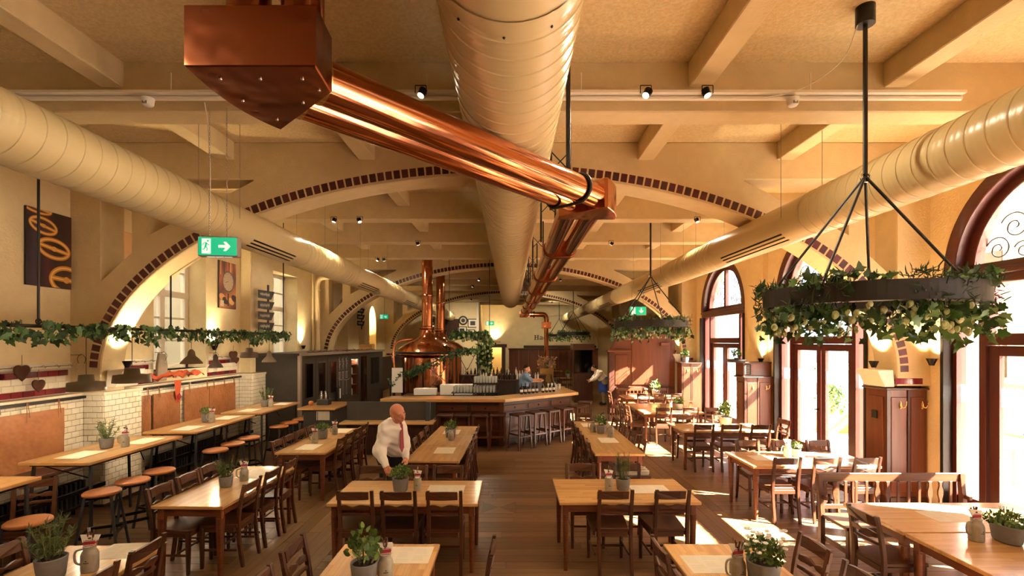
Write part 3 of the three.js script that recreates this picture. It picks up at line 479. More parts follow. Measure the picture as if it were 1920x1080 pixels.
{
  const r = thing('cable_rail', 'pale metal service rail carrying detectors under the first cross beam', 'rail');
  part('rail_tube', rod(V(-5.6, 4.93, 4.9), V(4.6, 4.93, 4.9), 0.022, 10), M.whitePaint, r); part('rail_tray', box2(-5.6, 4.6, 4.955, 4.985, 4.83, 4.95, 0.003), M.whitePaint, r);
  for (const x of [-3.45, -0.85, 0.72, 3.05]) part('drop_rod', rod(V(x, 4.95, 4.88), V(x, 5.18, 4.88), 0.006, 6), M.whitePaint, r);
  for (const [x, l] of [[-3.67, 'white round smoke detector on the rail beside the copper box'], [2.86, 'white round smoke detector on the rail by the ring planter cable']]) { const s = thing('smoke_detector', l, 'detector', V(x, 4.85, 4.86)); part('base', cyl(0.055, 0.06, 0.03, 0, 0.03, 0, 20), M.white, s); part('sensor_head', lathe([[0, -0.02], [0.04, -0.018], [0.052, 0.0], [0.055, 0.03]], 20), M.white, s); part('vent_slots', [-1, 0, 1].map((k) => bx(0.05, 0.006, 0.004, 0, 0.002 + k * 0.01, 0.05, 0.001)), M.black, s); }
}
// uplights on the arch feet and wall sconces
function uplight(pos, aim, power, label, horn, dist) {
  const u = thing('wall_uplight', label, 'uplight', pos);
  part('shade', lathe([[0.03, -0.1], [0.045, -0.06], [0.07, 0.0], [0.066, 0.0], [0.04, -0.06]], 18), M.blackMetal, u); part('lamp_glass', cyl(0.05, 0.05, 0.008, 0, -0.03, 0, 14), M.bulb, u);
  if (horn) part('bracket', horn, M.cream, u);
  const l = new THREE.SpotLight(new THREE.Color(1, 0.74, 0.40), power * 2.6, 0, 0.85, 0.9, 2); l.position.copy(pos).add(new THREE.Vector3(0, 0.01, 0)); l.target.position.copy(aim); l.castShadow = true; l.shadow.radius = 2; scene.add(l, l.target);
}
const wedge = (s) => T(ext([[0, -0.28], [0.16 * s, -0.28], [0.3 * s, -0.02], [0, -0.02]].sort(() => 0), 0.3, 0.006), 0, -0.02, -0.15);
uplight(V(-5.84, 2.15, 7.32), V(-5.62, 4.2, 7.32), 15, 'black uplight on the tiled pier washing the first arch', null);
uplight(V(5.54, 2.15, 7.32), V(5.3, 4.2, 7.32), 15, 'black uplight on the panelled pier washing the first arch', null);
uplight(V(5.54, 2.15, 16.22), V(5.3, 4.2, 16.22), 15, 'black uplight on the pier washing the second arch', null);
uplight(V(6.1, 2.2, 6.95), V(6.15, 3.6, 7.0), 9, 'small black lamp on the tall coat cabinet by the near doorway');
uplight(V(6.0, 2.04, 11.5), V(6.1, 3.5, 11.6), 9, 'small black lamp on the coat cabinet between two doorways');
uplight(V(-6.42, 2.36, 10.42), V(-6.42, 4.2, 10.42), 12, 'black cone sconce glowing beside the casement window', null);
uplight(V(-6.4, 2.32, 14.85), V(-6.4, 4.2, 14.85), 12, 'black cone sconce glowing above the dark cabinet room', null);
uplight(V(-6.72, 2.15, 22.6), V(-6.95, 4, 22.6), 40, 'lamp glowing at the foot of the round-headed wall niche', null);
{ const pl = thing('added_passage_lamp', 'added round lamp for the warm glow in the end wall passage', 'lamp', V(-1.05, 2.27, 34.8)); part('lamp_glass', lathe([[0, 0], [0.1, 0.01], [0.12, 0.05], [0.12, 0.08]], 20), M.bulb, pl); lamp(new THREE.PointLight(new THREE.Color(1, 0.66, 0.28), 5, 0, 2), V(-1.05, 2.22, 34.8)); }  // lamp added to give the passage its warm light
uplight(V(-1.05, 2.35, 33.7), V(-1.05, 5, 33.9), 24, 'lamp above the end wall door case');
// brackets under the arch-foot lamps
for (const [x, d, s, l] of [[-5.98, 7.1, 1, 'cream wedge bracket at the foot of the first arch by the tiles'], [5.68, 7.1, -1, 'cream wedge bracket at the foot of the first arch by the doors'], [5.68, 16, -1, 'cream wedge bracket at the foot of the second arch']]) {
  const b = thing('arch_bracket', l, 'bracket', V(x, 1.775, d + 0.22)); part('wedge', T(ext([[0, 0], [0.14 * s, 0], [0.26 * s, 0.25], [0.02 * s, 0.25]], 0.42, 0.005), 0, 0, -0.2), M.whitePaint, b);
}
// exit signs
function exitSign(pos, turn, w, arrow, label) {
  const e = thing('exit_sign', label, 'sign', pos, turn), h = w * 0.5;
  part('sign_case', bx(w + 0.02, h + 0.02, 0.09, 0, 0, -0.047, 0.008), M.silver, e); part('lit_face', bx(w, h, 0.006, 0, 0, 0, 0.001), M.exitGreen, e);
  const man = new THREE.Group(); man.name = 'pictogram'; e.add(man);
  part('door_panel', bx(h * 0.46, h * 0.82, 0.004, -w * 0.29, 0, 0.005, 0), M.exitWhite, man);
  const k = h, mx = -w * 0.29; const L = (x0, y0, x1, y1, t) => bar(new THREE.Vector3(mx + x0 * k, y0 * k, 0.0095), new THREE.Vector3(mx + x1 * k, y1 * k, 0.0095), t * k, 0.003);
  part('running_figure', [T(new THREE.CylinderGeometry(0.055 * k, 0.055 * k, 0.003, 14), mx + 0.1 * k, 0.29 * k, 0.0095, PI / 2), L(0.02, 0.2, -0.03, -0.05, 0.1), L(-0.03, -0.04, 0.08, -0.14, 0.055), L(0.08, -0.13, 0.03, -0.28, 0.05), L(-0.04, -0.04, -0.1, -0.18, 0.055), L(-0.1, -0.18, -0.2, -0.2, 0.05), L(0.01, 0.19, -0.13, 0.16, 0.045), L(-0.13, 0.16, -0.17, 0.04, 0.045), L(0.03, 0.17, 0.12, 0.06, 0.045), L(0.12, 0.06, 0.19, 0.1, 0.04)], M.exitGreen, man);
  const a = arrow, ax = w * 0.2, q = (pts) => T(ext(pts, 0.004), ax, 0, 0.003, 0, 0, a);
  part('arrow', q([[-0.34, -0.07], [0.05, -0.07], [-0.08, -0.25], [0.06, -0.25], [0.28, 0], [0.06, 0.25], [-0.08, 0.25], [0.05, 0.07], [-0.34, 0.07]].map(([x, y]) => [x * h, y * h])), M.exitWhite, e);
  return e;
}
{
  const e1 = exitSign(V(-3.02, 3.43, 4.95), 0.12, 0.37, 0, 'lit green exit sign with an arrow pointing right, hung on chains');
  const lk = []; for (const x of [-0.1, 0.07]) for (let k = 0; k < 52; k++) lk.push(T(new THREE.TorusGeometry(0.009, 0.0022, 4, 8), x, 0.1 + k * 0.0262, -0.045, 0, k % 2 ? PI / 2 : 0, 0, [0.8, 1.7, 1]));
  part('chain', lk, M.silver, e1); part('supply_cable', tube([new THREE.Vector3(-0.1, 0.1, -0.05), new THREE.Vector3(-0.1, 0.8, -0.06), new THREE.Vector3(-0.12, 1.3, -0.05), new THREE.Vector3(-0.15, 1.5, -0.05)], 0.005, 20, 5), M.whitePaint, e1);
  for (let k = 0; k < 3; k++) part('lens_window', bx(0.07, 0.008, 0.03, -0.08 + k * 0.085, -0.101, -0.04, 0.001), M.exitWhite, e1);
  const e2 = exitSign(V(3.35, 3.25, 12.6), 0, 0.42, -PI / 2, 'lit green exit sign with a downward arrow under the window-side duct'); for (const x of [-0.15, 0.15]) part('suspension_wire', rod(new THREE.Vector3(x, 0.1, -0.04), new THREE.Vector3(x, 0.55, -0.04), 0.004, 5), M.steel, e2);
  const e3 = exitSign(V(-1.25, 3.55, 29.2), 0, 0.5, PI, 'lit green exit sign before the end wall doorway'); part('suspension_wire', [0].map((x) => rod(new THREE.Vector3(x, 0.1, -0.04), new THREE.Vector3(x, 1.8, -0.04), 0.006, 5)), M.steel, e3);
  const e4 = exitSign(V(-5.4, 3.5, 20.5), 0, 0.36, 0, 'small lit green exit sign beside the round-headed niche'); part('suspension_wire', [0].map((x) => rod(new THREE.Vector3(x, 0.1, -0.04), new THREE.Vector3(x, 1.9, -0.04), 0.006, 5)), M.steel, e4);
}
// ---------------------------------------------------------------- chairs
const sidePost = (() => {                                          // side view (z, y): rear leg running on into the leaning back post
  const c = [[-0.245, 0], [-0.215, 0.2], [-0.195, 0.42], [-0.2, 0.55], [-0.225, 0.72], [-0.262, 0.9]], w = 0.036, L = [], Rr = [];
  const cv = new THREE.CatmullRomCurve3(c.map(([z, y]) => new THREE.Vector3(z, y, 0)));
  for (let i = 0; i <= 10; i++) { const p = cv.getPoint(i / 10), q = w * (i < 1 ? 0.8 : i > 8 ? 0.8 : 1) / 2; L.push([p.x - q, p.y]); Rr.push([p.x + q, p.y]); }
  return T(ext([...L, ...Rr.reverse()], 0.03, 0.003), -0.015, 0, 0, 0, -PI / 2, 0);   // z of the plan -> +z after the turn
})();
const CG = (() => {
  const zAt = (y) => y < 0.55 ? -0.198 : -0.2 - 0.062 * ((y - 0.55) / 0.35) ** 1.2;
  const rail = (y0, y1, bow, t, scal) => { // curved back rail between the posts
    const n = 10, P = [], Tt = []; const pts = [];
    const g = []; const top = [], bot = [];
    for (let i = 0; i <= n; i++) { const u = i / n * 2 - 1; top.push([u * 0.165, y1 + (scal ? -0.012 * Math.exp(-25 * u * u) - 0.006 * Math.cos(u * PI * 2) : 0.008 * (1 - u * u))]); bot.push([u * 0.165, y0 + (scal ? 0.004 * Math.cos(u * PI * 4) + 0.016 * Math.exp(-25 * u * u) : 0)]); }
    const s = ext([...bot, ...top.reverse()], t, 0.002); const p = s.attributes.position;
    for (let i = 0; i < p.count; i++) { const x = p.getX(i) / 0.165; p.setZ(i, p.getZ(i) - t / 2 - bow * (1 - x * x) + zAt(p.getY(i))); }
    s.computeVertexNormals(); return s;
  };
  const leg = T(cyl(0.02, 0.029, 0.44, 0, 0, 0, 4), 0, 0, 0, 0, PI / 4, 0);
  const seatP = []; [[-0.18, -0.2], [0.18, -0.2], [0.215, 0.16], [0.2, 0.21], [-0.2, 0.21], [-0.215, 0.16]].forEach((p) => seatP.push(p));
  const seat = T(ext(seatP.map(([x, z]) => [x, -z]), 0.024, 0.006), 0, 0.446, 0, -PI / 2, 0, 0);
  return {
    post: sidePost, leg, seat, top: rail(0.80, 0.885, 0.018, 0.02), mid: rail(0.69, 0.74, 0.016, 0.016, true), low: rail(0.625, 0.65, 0.014, 0.014),
    apronF: bx(0.37, 0.05, 0.018, 0, 0.418, 0.18), apronB: bx(0.33, 0.055, 0.018, 0, 0.415, -0.195), apronS: bx(0.018, 0.05, 0.36, 0, 0.418, 0), stretch: bx(0.016, 0.026, 0.38, 0, 0.2, -0.01), cross: bx(0.36, 0.024, 0.016, 0, 0.2, 0.02),
  };
})();
function makeChair(mat) {
  const c = thing('dining_chair', 'x', 'chair');
  part('seat', CG.seat, mat, c); part('top_rail', CG.top, mat, c); part('shaped_rail', CG.mid, mat, c); part('lower_rail', CG.low, mat, c);
  for (const s of [-1, 1]) { part('back_post', CG.post, mat, c).position.x = s * 0.17; part('front_leg', CG.leg, mat, c).position.set(s * 0.185, 0, 0.17); part('seat_apron', CG.apronS, mat, c).position.x = s * 0.185; part('side_stretcher', CG.stretch, mat, c).position.x = s * 0.18; }
  part('front_apron', CG.apronF, mat, c); part('back_apron', CG.apronB, mat, c); part('cross_stretcher', CG.cross, mat, c);
  return c;
}
let chairProto = [makeChair(M.chair), makeChair(M.chairB)], chairUsed = [false, false], chairN = 0; const RC = rng(77);
function chair(x, d, turn, label, group) {
  const k = chairN++ % 2, j = (RC() - 0.5) * 0.09, pos = V(x + (RC() - 0.5) * 0.02, 0, d + (RC() - 0.5) * 0.02);
  if (!chairUsed[k]) { chairUsed[k] = true; const c = chairProto[k]; c.position.copy(pos); c.rotation.y = turn + j; tag(c, label, 'chair', group); return c; }
  return dup(chairProto[k], pos, turn + j, label, group);
}
const FACE = { cam: 0, away: PI, right: PI / 2, left: -PI / 2 };
const G_CH = 'wooden dining chairs';

// ---------------------------------------------------------------- tables
const tleg = (() => { const a = T(cyl(0.026, 0.042, 0.6, 0, 0, 0, 4), 0, 0, 0, 0, PI / 4, 0), b = bx(0.066, 0.012, 0.066, 0, 0.605, 0, 0.003), c = bx(0.06, 0.11, 0.06, 0, 0.665, 0, 0.003); return merge([a, b, c]); })();
function table(x0, x1, d0, d1, label, turn = 0, mat = M.oak, joints = []) {
  const w = x1 - x0, l = d1 - d0, t = thing('dining_table', label, 'table', V((x0 + x1) / 2, 0, (d0 + d1) / 2), turn);
  const cuts = [0, ...joints, l];
  for (let i = 0; i < cuts.length - 1; i++) part('table_top', bx(w, 0.034, cuts[i + 1] - cuts[i] - 0.004, 0, 0.733, l / 2 - (cuts[i] + cuts[i + 1]) / 2, 0.005), i % 2 ? M.oakB : mat, t);
  for (const s of [-1, 1]) { part('apron', bx(w - 0.16, 0.09, 0.022, 0, 0.67, s * (l / 2 - 0.07)), M.leg, t); part('apron', bx(0.022, 0.09, l - 0.16, s * (w / 2 - 0.07), 0.67, 0), M.leg, t); for (const q of [-1, 1]) part('leg', tleg, M.leg, t).position.set(s * (w / 2 - 0.07), 0, q * (l / 2 - 0.07)); }
  return t;
}
table(-3.69, -2.93, 4.94, 6.54, 'oak dining table with a rosemary pot beside the tall stools', -0.03);
table(-3.6, -2.82, 7.32, 9.4, 'long oak dining table before the black service cabinet', 0.0, M.oakB, [1.04]);
table(-1.46, -0.67, 6.83, 9.62, 'long oak dining table right behind the waiter', -0.04, M.oak, [1.0, 1.9]);
table(-1.93, -0.34, 5.02, 5.86, 'oak dining table the waiter leans over', 0.0, M.oakB);
table(0.52, 2.02, 5.07, 5.93, 'oak dining table with a tall dill plant and cutlery jar by the aisle', 0.0);
table(1.28, 2.04, 7.25, 10.2, 'long oak dining table with three jugs beside the bar stools', 0.0, M.oakB, [1.45]);
table(-1.39, -0.59, 2.35, 4.03, 'oak dining table with a leafy basil pot beside the aisle', 0.0);
table(-3.68, -2.88, 2.35, 4.0, 'oak dining table with a bushy rosemary pot near the tiled wall side', 0.0, M.oakB);
table(1.28, 2.06, 2.35, 4.03, 'oak dining table with a flowering oregano pot', 0.0);
table(3.5, 5.25, 4.28, 5.06, 'sunlit oak table drawn up to the slatted bench', 0.0, M.oakB);
table(3.5, 5.25, 3.47, 4.26, 'sunlit oak table carrying two napkin jugs and an oval pot', 0.0);
table(3.3, 5.05, 6.52, 7.4, 'sunlit oak table with white napkins beside the panelled pier', 0.0);
table(3.27, 5.0, 9.1, 9.94, 'sunlit oak table with a yellow-green plant before the middle doorway', 0.0, M.oakB);
table(3.17, 4.62, 11.4, 12.25, 'sunlit oak table with two jugs behind the yellow-green plant', 0.0);
table(3.17, 4.62, 12.28, 13.15, 'oak table pushed behind the one with two jugs', 0.0, M.oakB);
table(3.45, 5.1, 14.42, 15.22, 'oak table in front of the slatted booth bench', 0.0);

// chairs by table side
const row = (xs, ds, turn, label) => {
  xs = [].concat(xs); ds = [].concat(ds); const n = xs.length * ds.length, m = label.match(/^(.*?chair) (.*)$/);
  xs.forEach((x, i) => ds.forEach((d, j) => chair(x, d, turn, n === 1 ? label : (m[1] + ' ' + (xs.length > 1 ? ORD[xs.length - 1 - i] + ' from window wall, ' : ORD[ds.length - 1 - j] + ' from bar end, ') + m[2]).replace(/ the /g, ' '), G_CH)));
};
row(-3.14, [5.35, 5.83, 6.28], FACE.left, 'dark wooden chair on the aisle side of the rosemary table beside the stools');
row(-3.55, [5.22, 5.68, 6.1], FACE.right, 'dark wooden chair between the tall stools and the rosemary table');
row(-3.42, [7.58, 8.02, 8.44, 8.86], FACE.right, 'dark wooden chair on the stool side of the table before the service cabinet');
row(-3.0, [7.8, 8.22, 8.64, 9.06], FACE.left, 'dark wooden chair on the aisle side of the table before the service cabinet');
row(-1.27, [7.14, 7.72, 8.22, 8.75], FACE.right, 'dark wooden chair on the wall side of the long table behind the waiter');
row(-0.86, [7.1, 7.65, 8.2, 8.75], FACE.left, 'dark wooden chair on the aisle side of the long table behind the waiter');
row([-1.65, -1.19, -0.72], 5.24, FACE.away, 'dark wooden chair on the near side of the table the waiter leans over');
row([-1.7, -1.2, -0.75], 5.76, FACE.cam, 'dark wooden chair across the table where the waiter stands');
row([1.08, 1.66], 5.27, FACE.away, 'brown wooden chair on the near side of the dill plant table');
row([0.92, 1.48], 5.85, FACE.cam, 'dark wooden chair on the far side of the dill plant table');
row(1.47, [7.55, 8.15, 8.85, 9.5], FACE.right, 'dark wooden chair on the aisle side of the long three-jug table');
row(1.86, [7.62, 8.25, 9.05, 9.65], FACE.left, 'dark wooden chair on the window side of the long three-jug table');
row(1.62, 10.2, FACE.cam, 'dark wooden chair at the bar end of the three-jug table');
row(-1.42, [3.72, 3.22], FACE.right, 'brown wooden chair on the wall side of the basil pot table');
row(-0.4, 3.65, FACE.left, 'dark wooden chair pulled out on the aisle side of the basil pot table');
row(1.4, [3.72, 3.2], FACE.right, 'dark wooden chair on the aisle side of the oregano pot table');
row(2.12, [3.7, 3.2], FACE.left, 'dark wooden chair on the window side of the oregano pot table');
row(-3.62, 3.65, FACE.right, 'brown wooden chair on the tiled wall side of the bushy rosemary table');
row(-3.05, [3.68, 3.2], FACE.left, 'dark wooden chair on the aisle side of the bushy rosemary table');
row([3.68, 4.22, 4.74], 6.68, FACE.away, 'sunlit wooden chair on the near side of the white napkin table');
row([3.75, 4.33, 4.86], 7.3, FACE.cam, 'wooden chair on the doorway side of the white napkin table');
row([3.6, 4.12, 4.65], 9.22, FACE.away, 'wooden chair on the near side of the yellow-green plant table');
row([3.7, 4.45], 9.85, FACE.cam, 'wooden chair on the far side of the yellow-green plant table');
row(5.2, 9.5, FACE.left, 'wooden chair at the doorway end of the yellow-green plant table');
row([3.6, 4.23, 4.75], 11.55, FACE.away, 'wooden chair on the near side of the two-jug table');
row(3.1, [11.75, 12.25, 12.8], FACE.right, 'wooden chair at the aisle end of the two joined tables');
row([3.95, 4.44, 4.95], 14.6, FACE.away, 'wooden chair on the near side of the booth table');
row(3.3, 14.85, FACE.right, 'wooden chair at the aisle end of the booth table');
row(3.5, 4.45, FACE.right, 'dark wooden chair at the aisle end of the tables by the slatted bench');
row(-5.22, 5.22, 0.5, 'dark wooden chair standing between two tall tables');

// slatted benches
function bench(x0, x1, d, label) {
  const w = x1 - x0, b = thing('slatted_bench', label, 'bench', V((x0 + x1) / 2, 0, d));
  for (const s of [-1, 1]) { part('back_post', T(ext([[-0.03, 0], [0.03, 0], [0.03, 0.45], [-0.02, 0.92], [-0.07, 0.92], [-0.03, 0.45]], 0.045, 0.003), s * (w / 2 - 0.03) - 0.0225 + 0.0225, 0, 0, 0, -PI / 2, 0), M.chair, b); part('front_leg', bx(0.05, 0.44, 0.05, s * (w / 2 - 0.03), 0.22, 0.42), M.chair, b); part('side_rail', bx(0.035, 0.05, 0.42, s * (w / 2 - 0.03), 0.2, 0.2), M.chair, b); part('arm_rail', bx(0.04, 0.04, 0.12, s * (w / 2 - 0.03), 0.66, 0.0), M.chair, b); }
  part('seat', bx(w, 0.03, 0.46, 0, 0.455, 0.2, 0.006), M.chair, b); part('seat_apron', bx(w - 0.08, 0.07, 0.02, 0, 0.4, 0.4), M.chair, b);
  part('top_rail', bx(w, 0.1, 0.03, 0, 0.875, -0.045, 0.006), M.chair, b); part('lower_rail', bx(w - 0.06, 0.05, 0.025, 0, 0.55, -0.01), M.chair, b);
  const n = Math.round(w / 0.125);
  for (let i = 0; i < n; i++) { const x = -w / 2 + (i + 0.5) * w / n; const k = i % 5 < 2; const g = k ? ext([[-0.018, 0.56], [0.018, 0.56], [0.014, 0.62], [0.03, 0.68], [0.03, 0.72], [0.014, 0.78], [0.02, 0.83], [-0.02, 0.83], [-0.014, 0.78], [-0.03, 0.72], [-0.03, 0.68], [-0.014, 0.62]], 0.016, 0.002) : bx(0.03, 0.28, 0.014, 0, 0.695, 0.008, 0.002); part('slat', T(g, x, 0, -0.035, 0, 0, 0), M.chair, b); }
  return b;
}
bench(3.57, 5.27, 5.52, 'reddish wooden slatted bench facing the sunlit tables by the near doorway');
bench(3.5, 5.2, 15.72, 'dark wooden slatted bench against the panelled booth partition');

// ---------------------------------------------------------------- tall tables and stools along the tiled wall
function highTable(d0, d1, label) {
  const x0 = -5.68, x1 = -4.86, w = x1 - x0, l = d1 - d0, t = thing('tall_table', label, 'table', V((x0 + x1) / 2, 0, (d0 + d1) / 2));
  part('table_top', bx(w, 0.036, l, 0, 1.032, 0, 0.004), M.oak, t);
  part('top_frame', [bx(w - 0.1, 0.03, 0.03, 0, 0.998, l / 2 - 0.1), bx(w - 0.1, 0.03, 0.03, 0, 0.998, -l / 2 + 0.1), bx(0.03, 0.03, l - 0.2, w / 2 - 0.06, 0.998, 0), bx(0.03, 0.03, l - 0.2, -w / 2 + 0.06, 0.998, 0)], M.blackMetal, t);
  const v = (x, y, z) => new THREE.Vector3(x, y, z);
  for (const q of [-1, 1]) { for (const s of [-1, 1]) part('leg', bar(v(s * (w / 2 - 0.06), 0, q * (l / 2 - (s < 0 ? 0.02 : 0.1))), v(s * (w / 2 - 0.06) * (s < 0 ? 0.9 : 1), 0.99, q * (l / 2 - 0.1)), 0.028), M.steel, t); part('cross_brace', [bar(v(-0.2, 0.985, q * (l / 2 - 0.1)), v(0.1, 0.78, q * (l / 2 - 0.35)), 0.012)], M.blackMetal, t); }
  part('foot_rail', bar(v(-w / 2 + 0.06, 0.3, l / 2 - 0.1), v(-w / 2 + 0.06, 0.3, -l / 2 + 0.1), 0.025), M.blackMetal, t);
}
highTable(3.35, 4.98, 'tall oak table cut off beside the heart wreaths'); highTable(5.53, 7.12, 'tall oak table with the big rosemary pot in front of the tiled pier'); highTable(7.41, 9.15, 'tall oak table with the small parsley pot under leather cushions'); highTable(9.4, 11.1, 'tall oak table next to the black cabinet room');
const stoolProto = (() => {
  const s = thing('round_stool', 'x', 'stool');
  part('seat', lathe([[0, 0.70], [0.165, 0.70], [0.18, 0.712], [0.18, 0.728], [0.168, 0.74], [0, 0.74]], 28), M.seatWood, s);
  const v = (x, y, z) => new THREE.Vector3(x, y, z);
  for (const [a, b] of [[-1, -1], [1, -1], [1, 1], [-1, 1]]) part('leg', bar(v(a * 0.2, 0, b * 0.2), v(a * 0.12, 0.7, b * 0.12), 0.024), M.steel, s);
  part('foot_shelf', [bx(0.31, 0.035, 0.02, 0, 0.27, 0.165), bx(0.31, 0.035, 0.02, 0, 0.27, -0.165), bx(0.02, 0.035, 0.31, 0.165, 0.27, 0), bx(0.02, 0.035, 0.31, -0.165, 0.27, 0)], M.blackMetal, s);
  part('seat_frame', [bx(0.25, 0.03, 0.02, 0, 0.685, 0.11), bx(0.25, 0.03, 0.02, 0, 0.685, -0.11), bx(0.02, 0.03, 0.25, 0.11, 0.685, 0), bx(0.02, 0.03, 0.25, -0.11, 0.685, 0)], M.blackMetal, s);
  return s;
})();
[[-4.62, 4.6, 'cut-off tall table'], [-4.68, 5.5, 'tall table with the big rosemary pot'], [-4.68, 5.95, 'tall table with the big rosemary pot'], [-4.68, 6.4, 'tall table with the big rosemary pot'], [-4.68, 7.62, 'tall table with the parsley pot'], [-4.68, 8.1, 'tall table with the parsley pot'], [-4.68, 8.6, 'tall table with the parsley pot'], [-4.7, 9.75, 'tall table next to the cabinet room'], [-4.7, 10.2, 'tall table next to the cabinet room'], [-4.65, 10.65, 'tall table next to the cabinet room'], [-4.62, 11.1, 'tall table next to the cabinet room']].forEach(([x, d, w], i) => {
  const same = [['cut-off', 4.6], ['rosemary', 5.5, 5.95, 6.4], ['parsley', 7.62, 8.1, 8.6], ['cabinet', 9.75, 10.2, 10.65, 11.1]].find((q) => w.includes(q[0])).slice(1), l = 'round wooden stool ' + (same.length > 1 ? ORD[same.length - 1 - same.indexOf(d)] + ' from the bar side ' : 'on steel legs ') + ('at the ' + w).replace(/ the /g, ' '); if (!i) { stoolProto.position.copy(V(x, 0, d)); tag(stoolProto, l, 'stool', 'round stools along the tall tables'); } else dup(stoolProto, V(x, 0, d), i * 0.4, l, 'round stools along the tall tables');
});
// wall bench, leather cushions on a black rail, radiators
{
  for (const [a, b, l] of [[4.2, 7.05, 'brown wooden wall bench below the leather cushions by the heart wreaths'], [7.85, 11.1, 'brown wooden wall bench below the leather cushions by the window']]) { const w = thing('wall_bench', l, 'bench'); part('seat', box2(-6.29, -5.86, 0.72, 0.77, a, b, 0.006), M.panelDark, w); for (let d = a + 0.2; d < b; d += 0.9) part('bracket', [bar(V(-5.92, 0.72, d), V(-6.0, 0.0, d), 0.03)], M.blackMetal, w); part('foot_bar', box2(-5.98, -5.94, 0.34, 0.4, a, b), M.blackMetal, w); }
  for (const [a, b, l] of [[4.6, 7.06, 'black cushion rail on the tiled wall by the heart wreaths'], [7.72, 9.35, 'black cushion rail below the orange net cloth'], [9.42, 11.2, 'black cushion rail ending at the second tiled pier']]) { const r = thing('cushion_rail', l, 'rail'); part('rail_bar', box2(-6.27, -6.235, 1.615, 1.655, a, b), M.black, r); for (const d of [a + 0.15, b - 0.15]) part('rail_fixing', box2(-6.31, -6.27, 1.625, 1.645, d - 0.02, d + 0.02), M.black, r); }
  const C = [[4.3, 5.62, 'next to the cut-off tall table'], [5.66, 6.72, 'under the hanging heart wreaths'], [7.85, 8.34, 'just past the first tiled pier, narrow'], [8.4, 9.08, 'under the orange net cloth'], [9.2, 9.95, 'beside the seam under the window, wider'], [9.97, 10.9, 'nearest the second tiled pier']];
  for (const [a, b, l] of C) {
    const c = thing('leather_cushion', 'tan leather back cushion strapped to the rail ' + l, 'cushion'), w = b - a, h = 0.84;
    const g = new THREE.BoxGeometry(0.06, h, w, 2, 10, 14), p = g.attributes.position;
    for (let i = 0; i < p.count; i++) { const y = p.getY(i) / h * 2, z = p.getZ(i) / w * 2, e = (1 - y ** 6) * (1 - z ** 6); p.setX(i, p.getX(i) * (0.35 + 0.65 * e) + (p.getX(i) > 0 ? 0.008 * (NZ(z * 3 + a * 9, y * 3 + 5, 64, 64) - 0.5) : 0)); }
    g.computeVertexNormals(); part('pad', T(g, -6.255, 1.1, -(a + b) / 2), M.leather, c);
    const n = w > 0.8 ? 3 : 2; for (let k = 0; k < n; k++) { const d = a + 0.1 + (w - 0.2) * k / (n - 1); part('strap', [bar(V(-6.222, 1.665, d), V(-6.215, 1.46, d + 0.02), 0.022, 0.006), bar(V(-6.225, 1.665, d - 0.01), V(-6.21, 1.40, d - 0.02), 0.016, 0.005)], M.strap, c); }
  }
  for (const [a, b, l] of [[5.0, 6.9, 'black radiator under the wall bench by the heart wreaths'], [8.3, 10.2, 'black radiator under the wall bench by the window']]) { const r = thing('radiator', l, 'radiator'); for (let d = a; d < b; d += 0.07) part('fin', box2(-6.24, -6.12, 0.12, 0.46, d, d + 0.035, 0.008), M.steel, r); part('feed_pipe', [box2(-6.2, -6.16, 0.44, 0.47, a, b), box2(-6.2, -6.16, 0.09, 0.12, a, b)], M.blackMetal, r); part('foot', [box2(-6.2, -6.16, 0, 0.1, a + 0.1, a + 0.13), box2(-6.2, -6.16, 0, 0.1, b - 0.13, b - 0.1)], M.blackMetal, r); }
}
// ---------------------------------------------------------------- leaves
const leafGeo = (pts, fold = 0.15, w = 1) => { const s = new THREE.Shape(pts.map(([x, y]) => new THREE.Vector2(x, y))), g = new THREE.ShapeGeometry(s), p = g.attributes.position; for (let i = 0; i < p.count; i++) p.setZ(i, Math.abs(p.getX(i)) * fold - p.getY(i) * p.getY(i) * 0.25); g.computeVertexNormals(); return clean(g); };
const half = [[0, 0], [0.18, -0.1], [0.34, 0.02], [0.28, 0.2], [0.5, 0.38], [0.3, 0.48], [0.2, 0.56], [0.14, 0.78]];
const ivyLeaf = leafGeo([...half, [0, 1], ...half.slice(1).reverse().map(([x, y]) => [-x, y])], 0.25);
const ovalLeaf = leafGeo([[0, 0], [0.22, 0.2], [0.28, 0.5], [0.17, 0.82], [0, 1], [-0.17, 0.82], [-0.28, 0.5], [-0.22, 0.2]], 0.3);
const needle = leafGeo([[-0.05, 0], [0.05, 0], [0.045, 0.6], [0, 1], [-0.045, 0.6]], 0.2);
const cone = (() => { const g = new THREE.IcosahedronGeometry(0.5, 2), p = g.attributes.position; for (let i = 0; i < p.count; i++) { const x = p.getX(i), y = p.getY(i), z = p.getZ(i), a = Math.atan2(z, x), b = 1 + 0.14 * Math.sin(a * 4 + Math.floor(y * 8) * 1.6) * Math.cos(y * 22), t = y < 0 ? 1 - 1.4 * y * y : 1; p.setXYZ(i, x * b * t * 0.85, y * 1.2, z * b * t * 0.85); } g.computeVertexNormals(); return clean(g); })();
const QT = new THREE.Quaternion(), EU = new THREE.Euler();
const mat4 = (p, e, s) => new THREE.Matrix4().compose(p, QT.setFromEuler(EU.set(...e)), Array.isArray(s) ? new THREE.Vector3(...s) : new THREE.Vector3(s, s, s));
function scatter(name, geo, mats, mtx, parent) {                   // uncountable leaves: instanced, one part for each tone
  const by = mats.map(() => []); mtx.forEach((m, i) => by[i % mats.length].push(m));
  by.forEach((l, k) => { if (!l.length) return; const im = new THREE.InstancedMesh(geo, mats[k], l.length); l.forEach((m, i) => im.setMatrixAt(i, m)); im.name = name; im.castShadow = im.receiveShadow = true; im.userData.kind = 'stuff'; parent.add(im); });
}
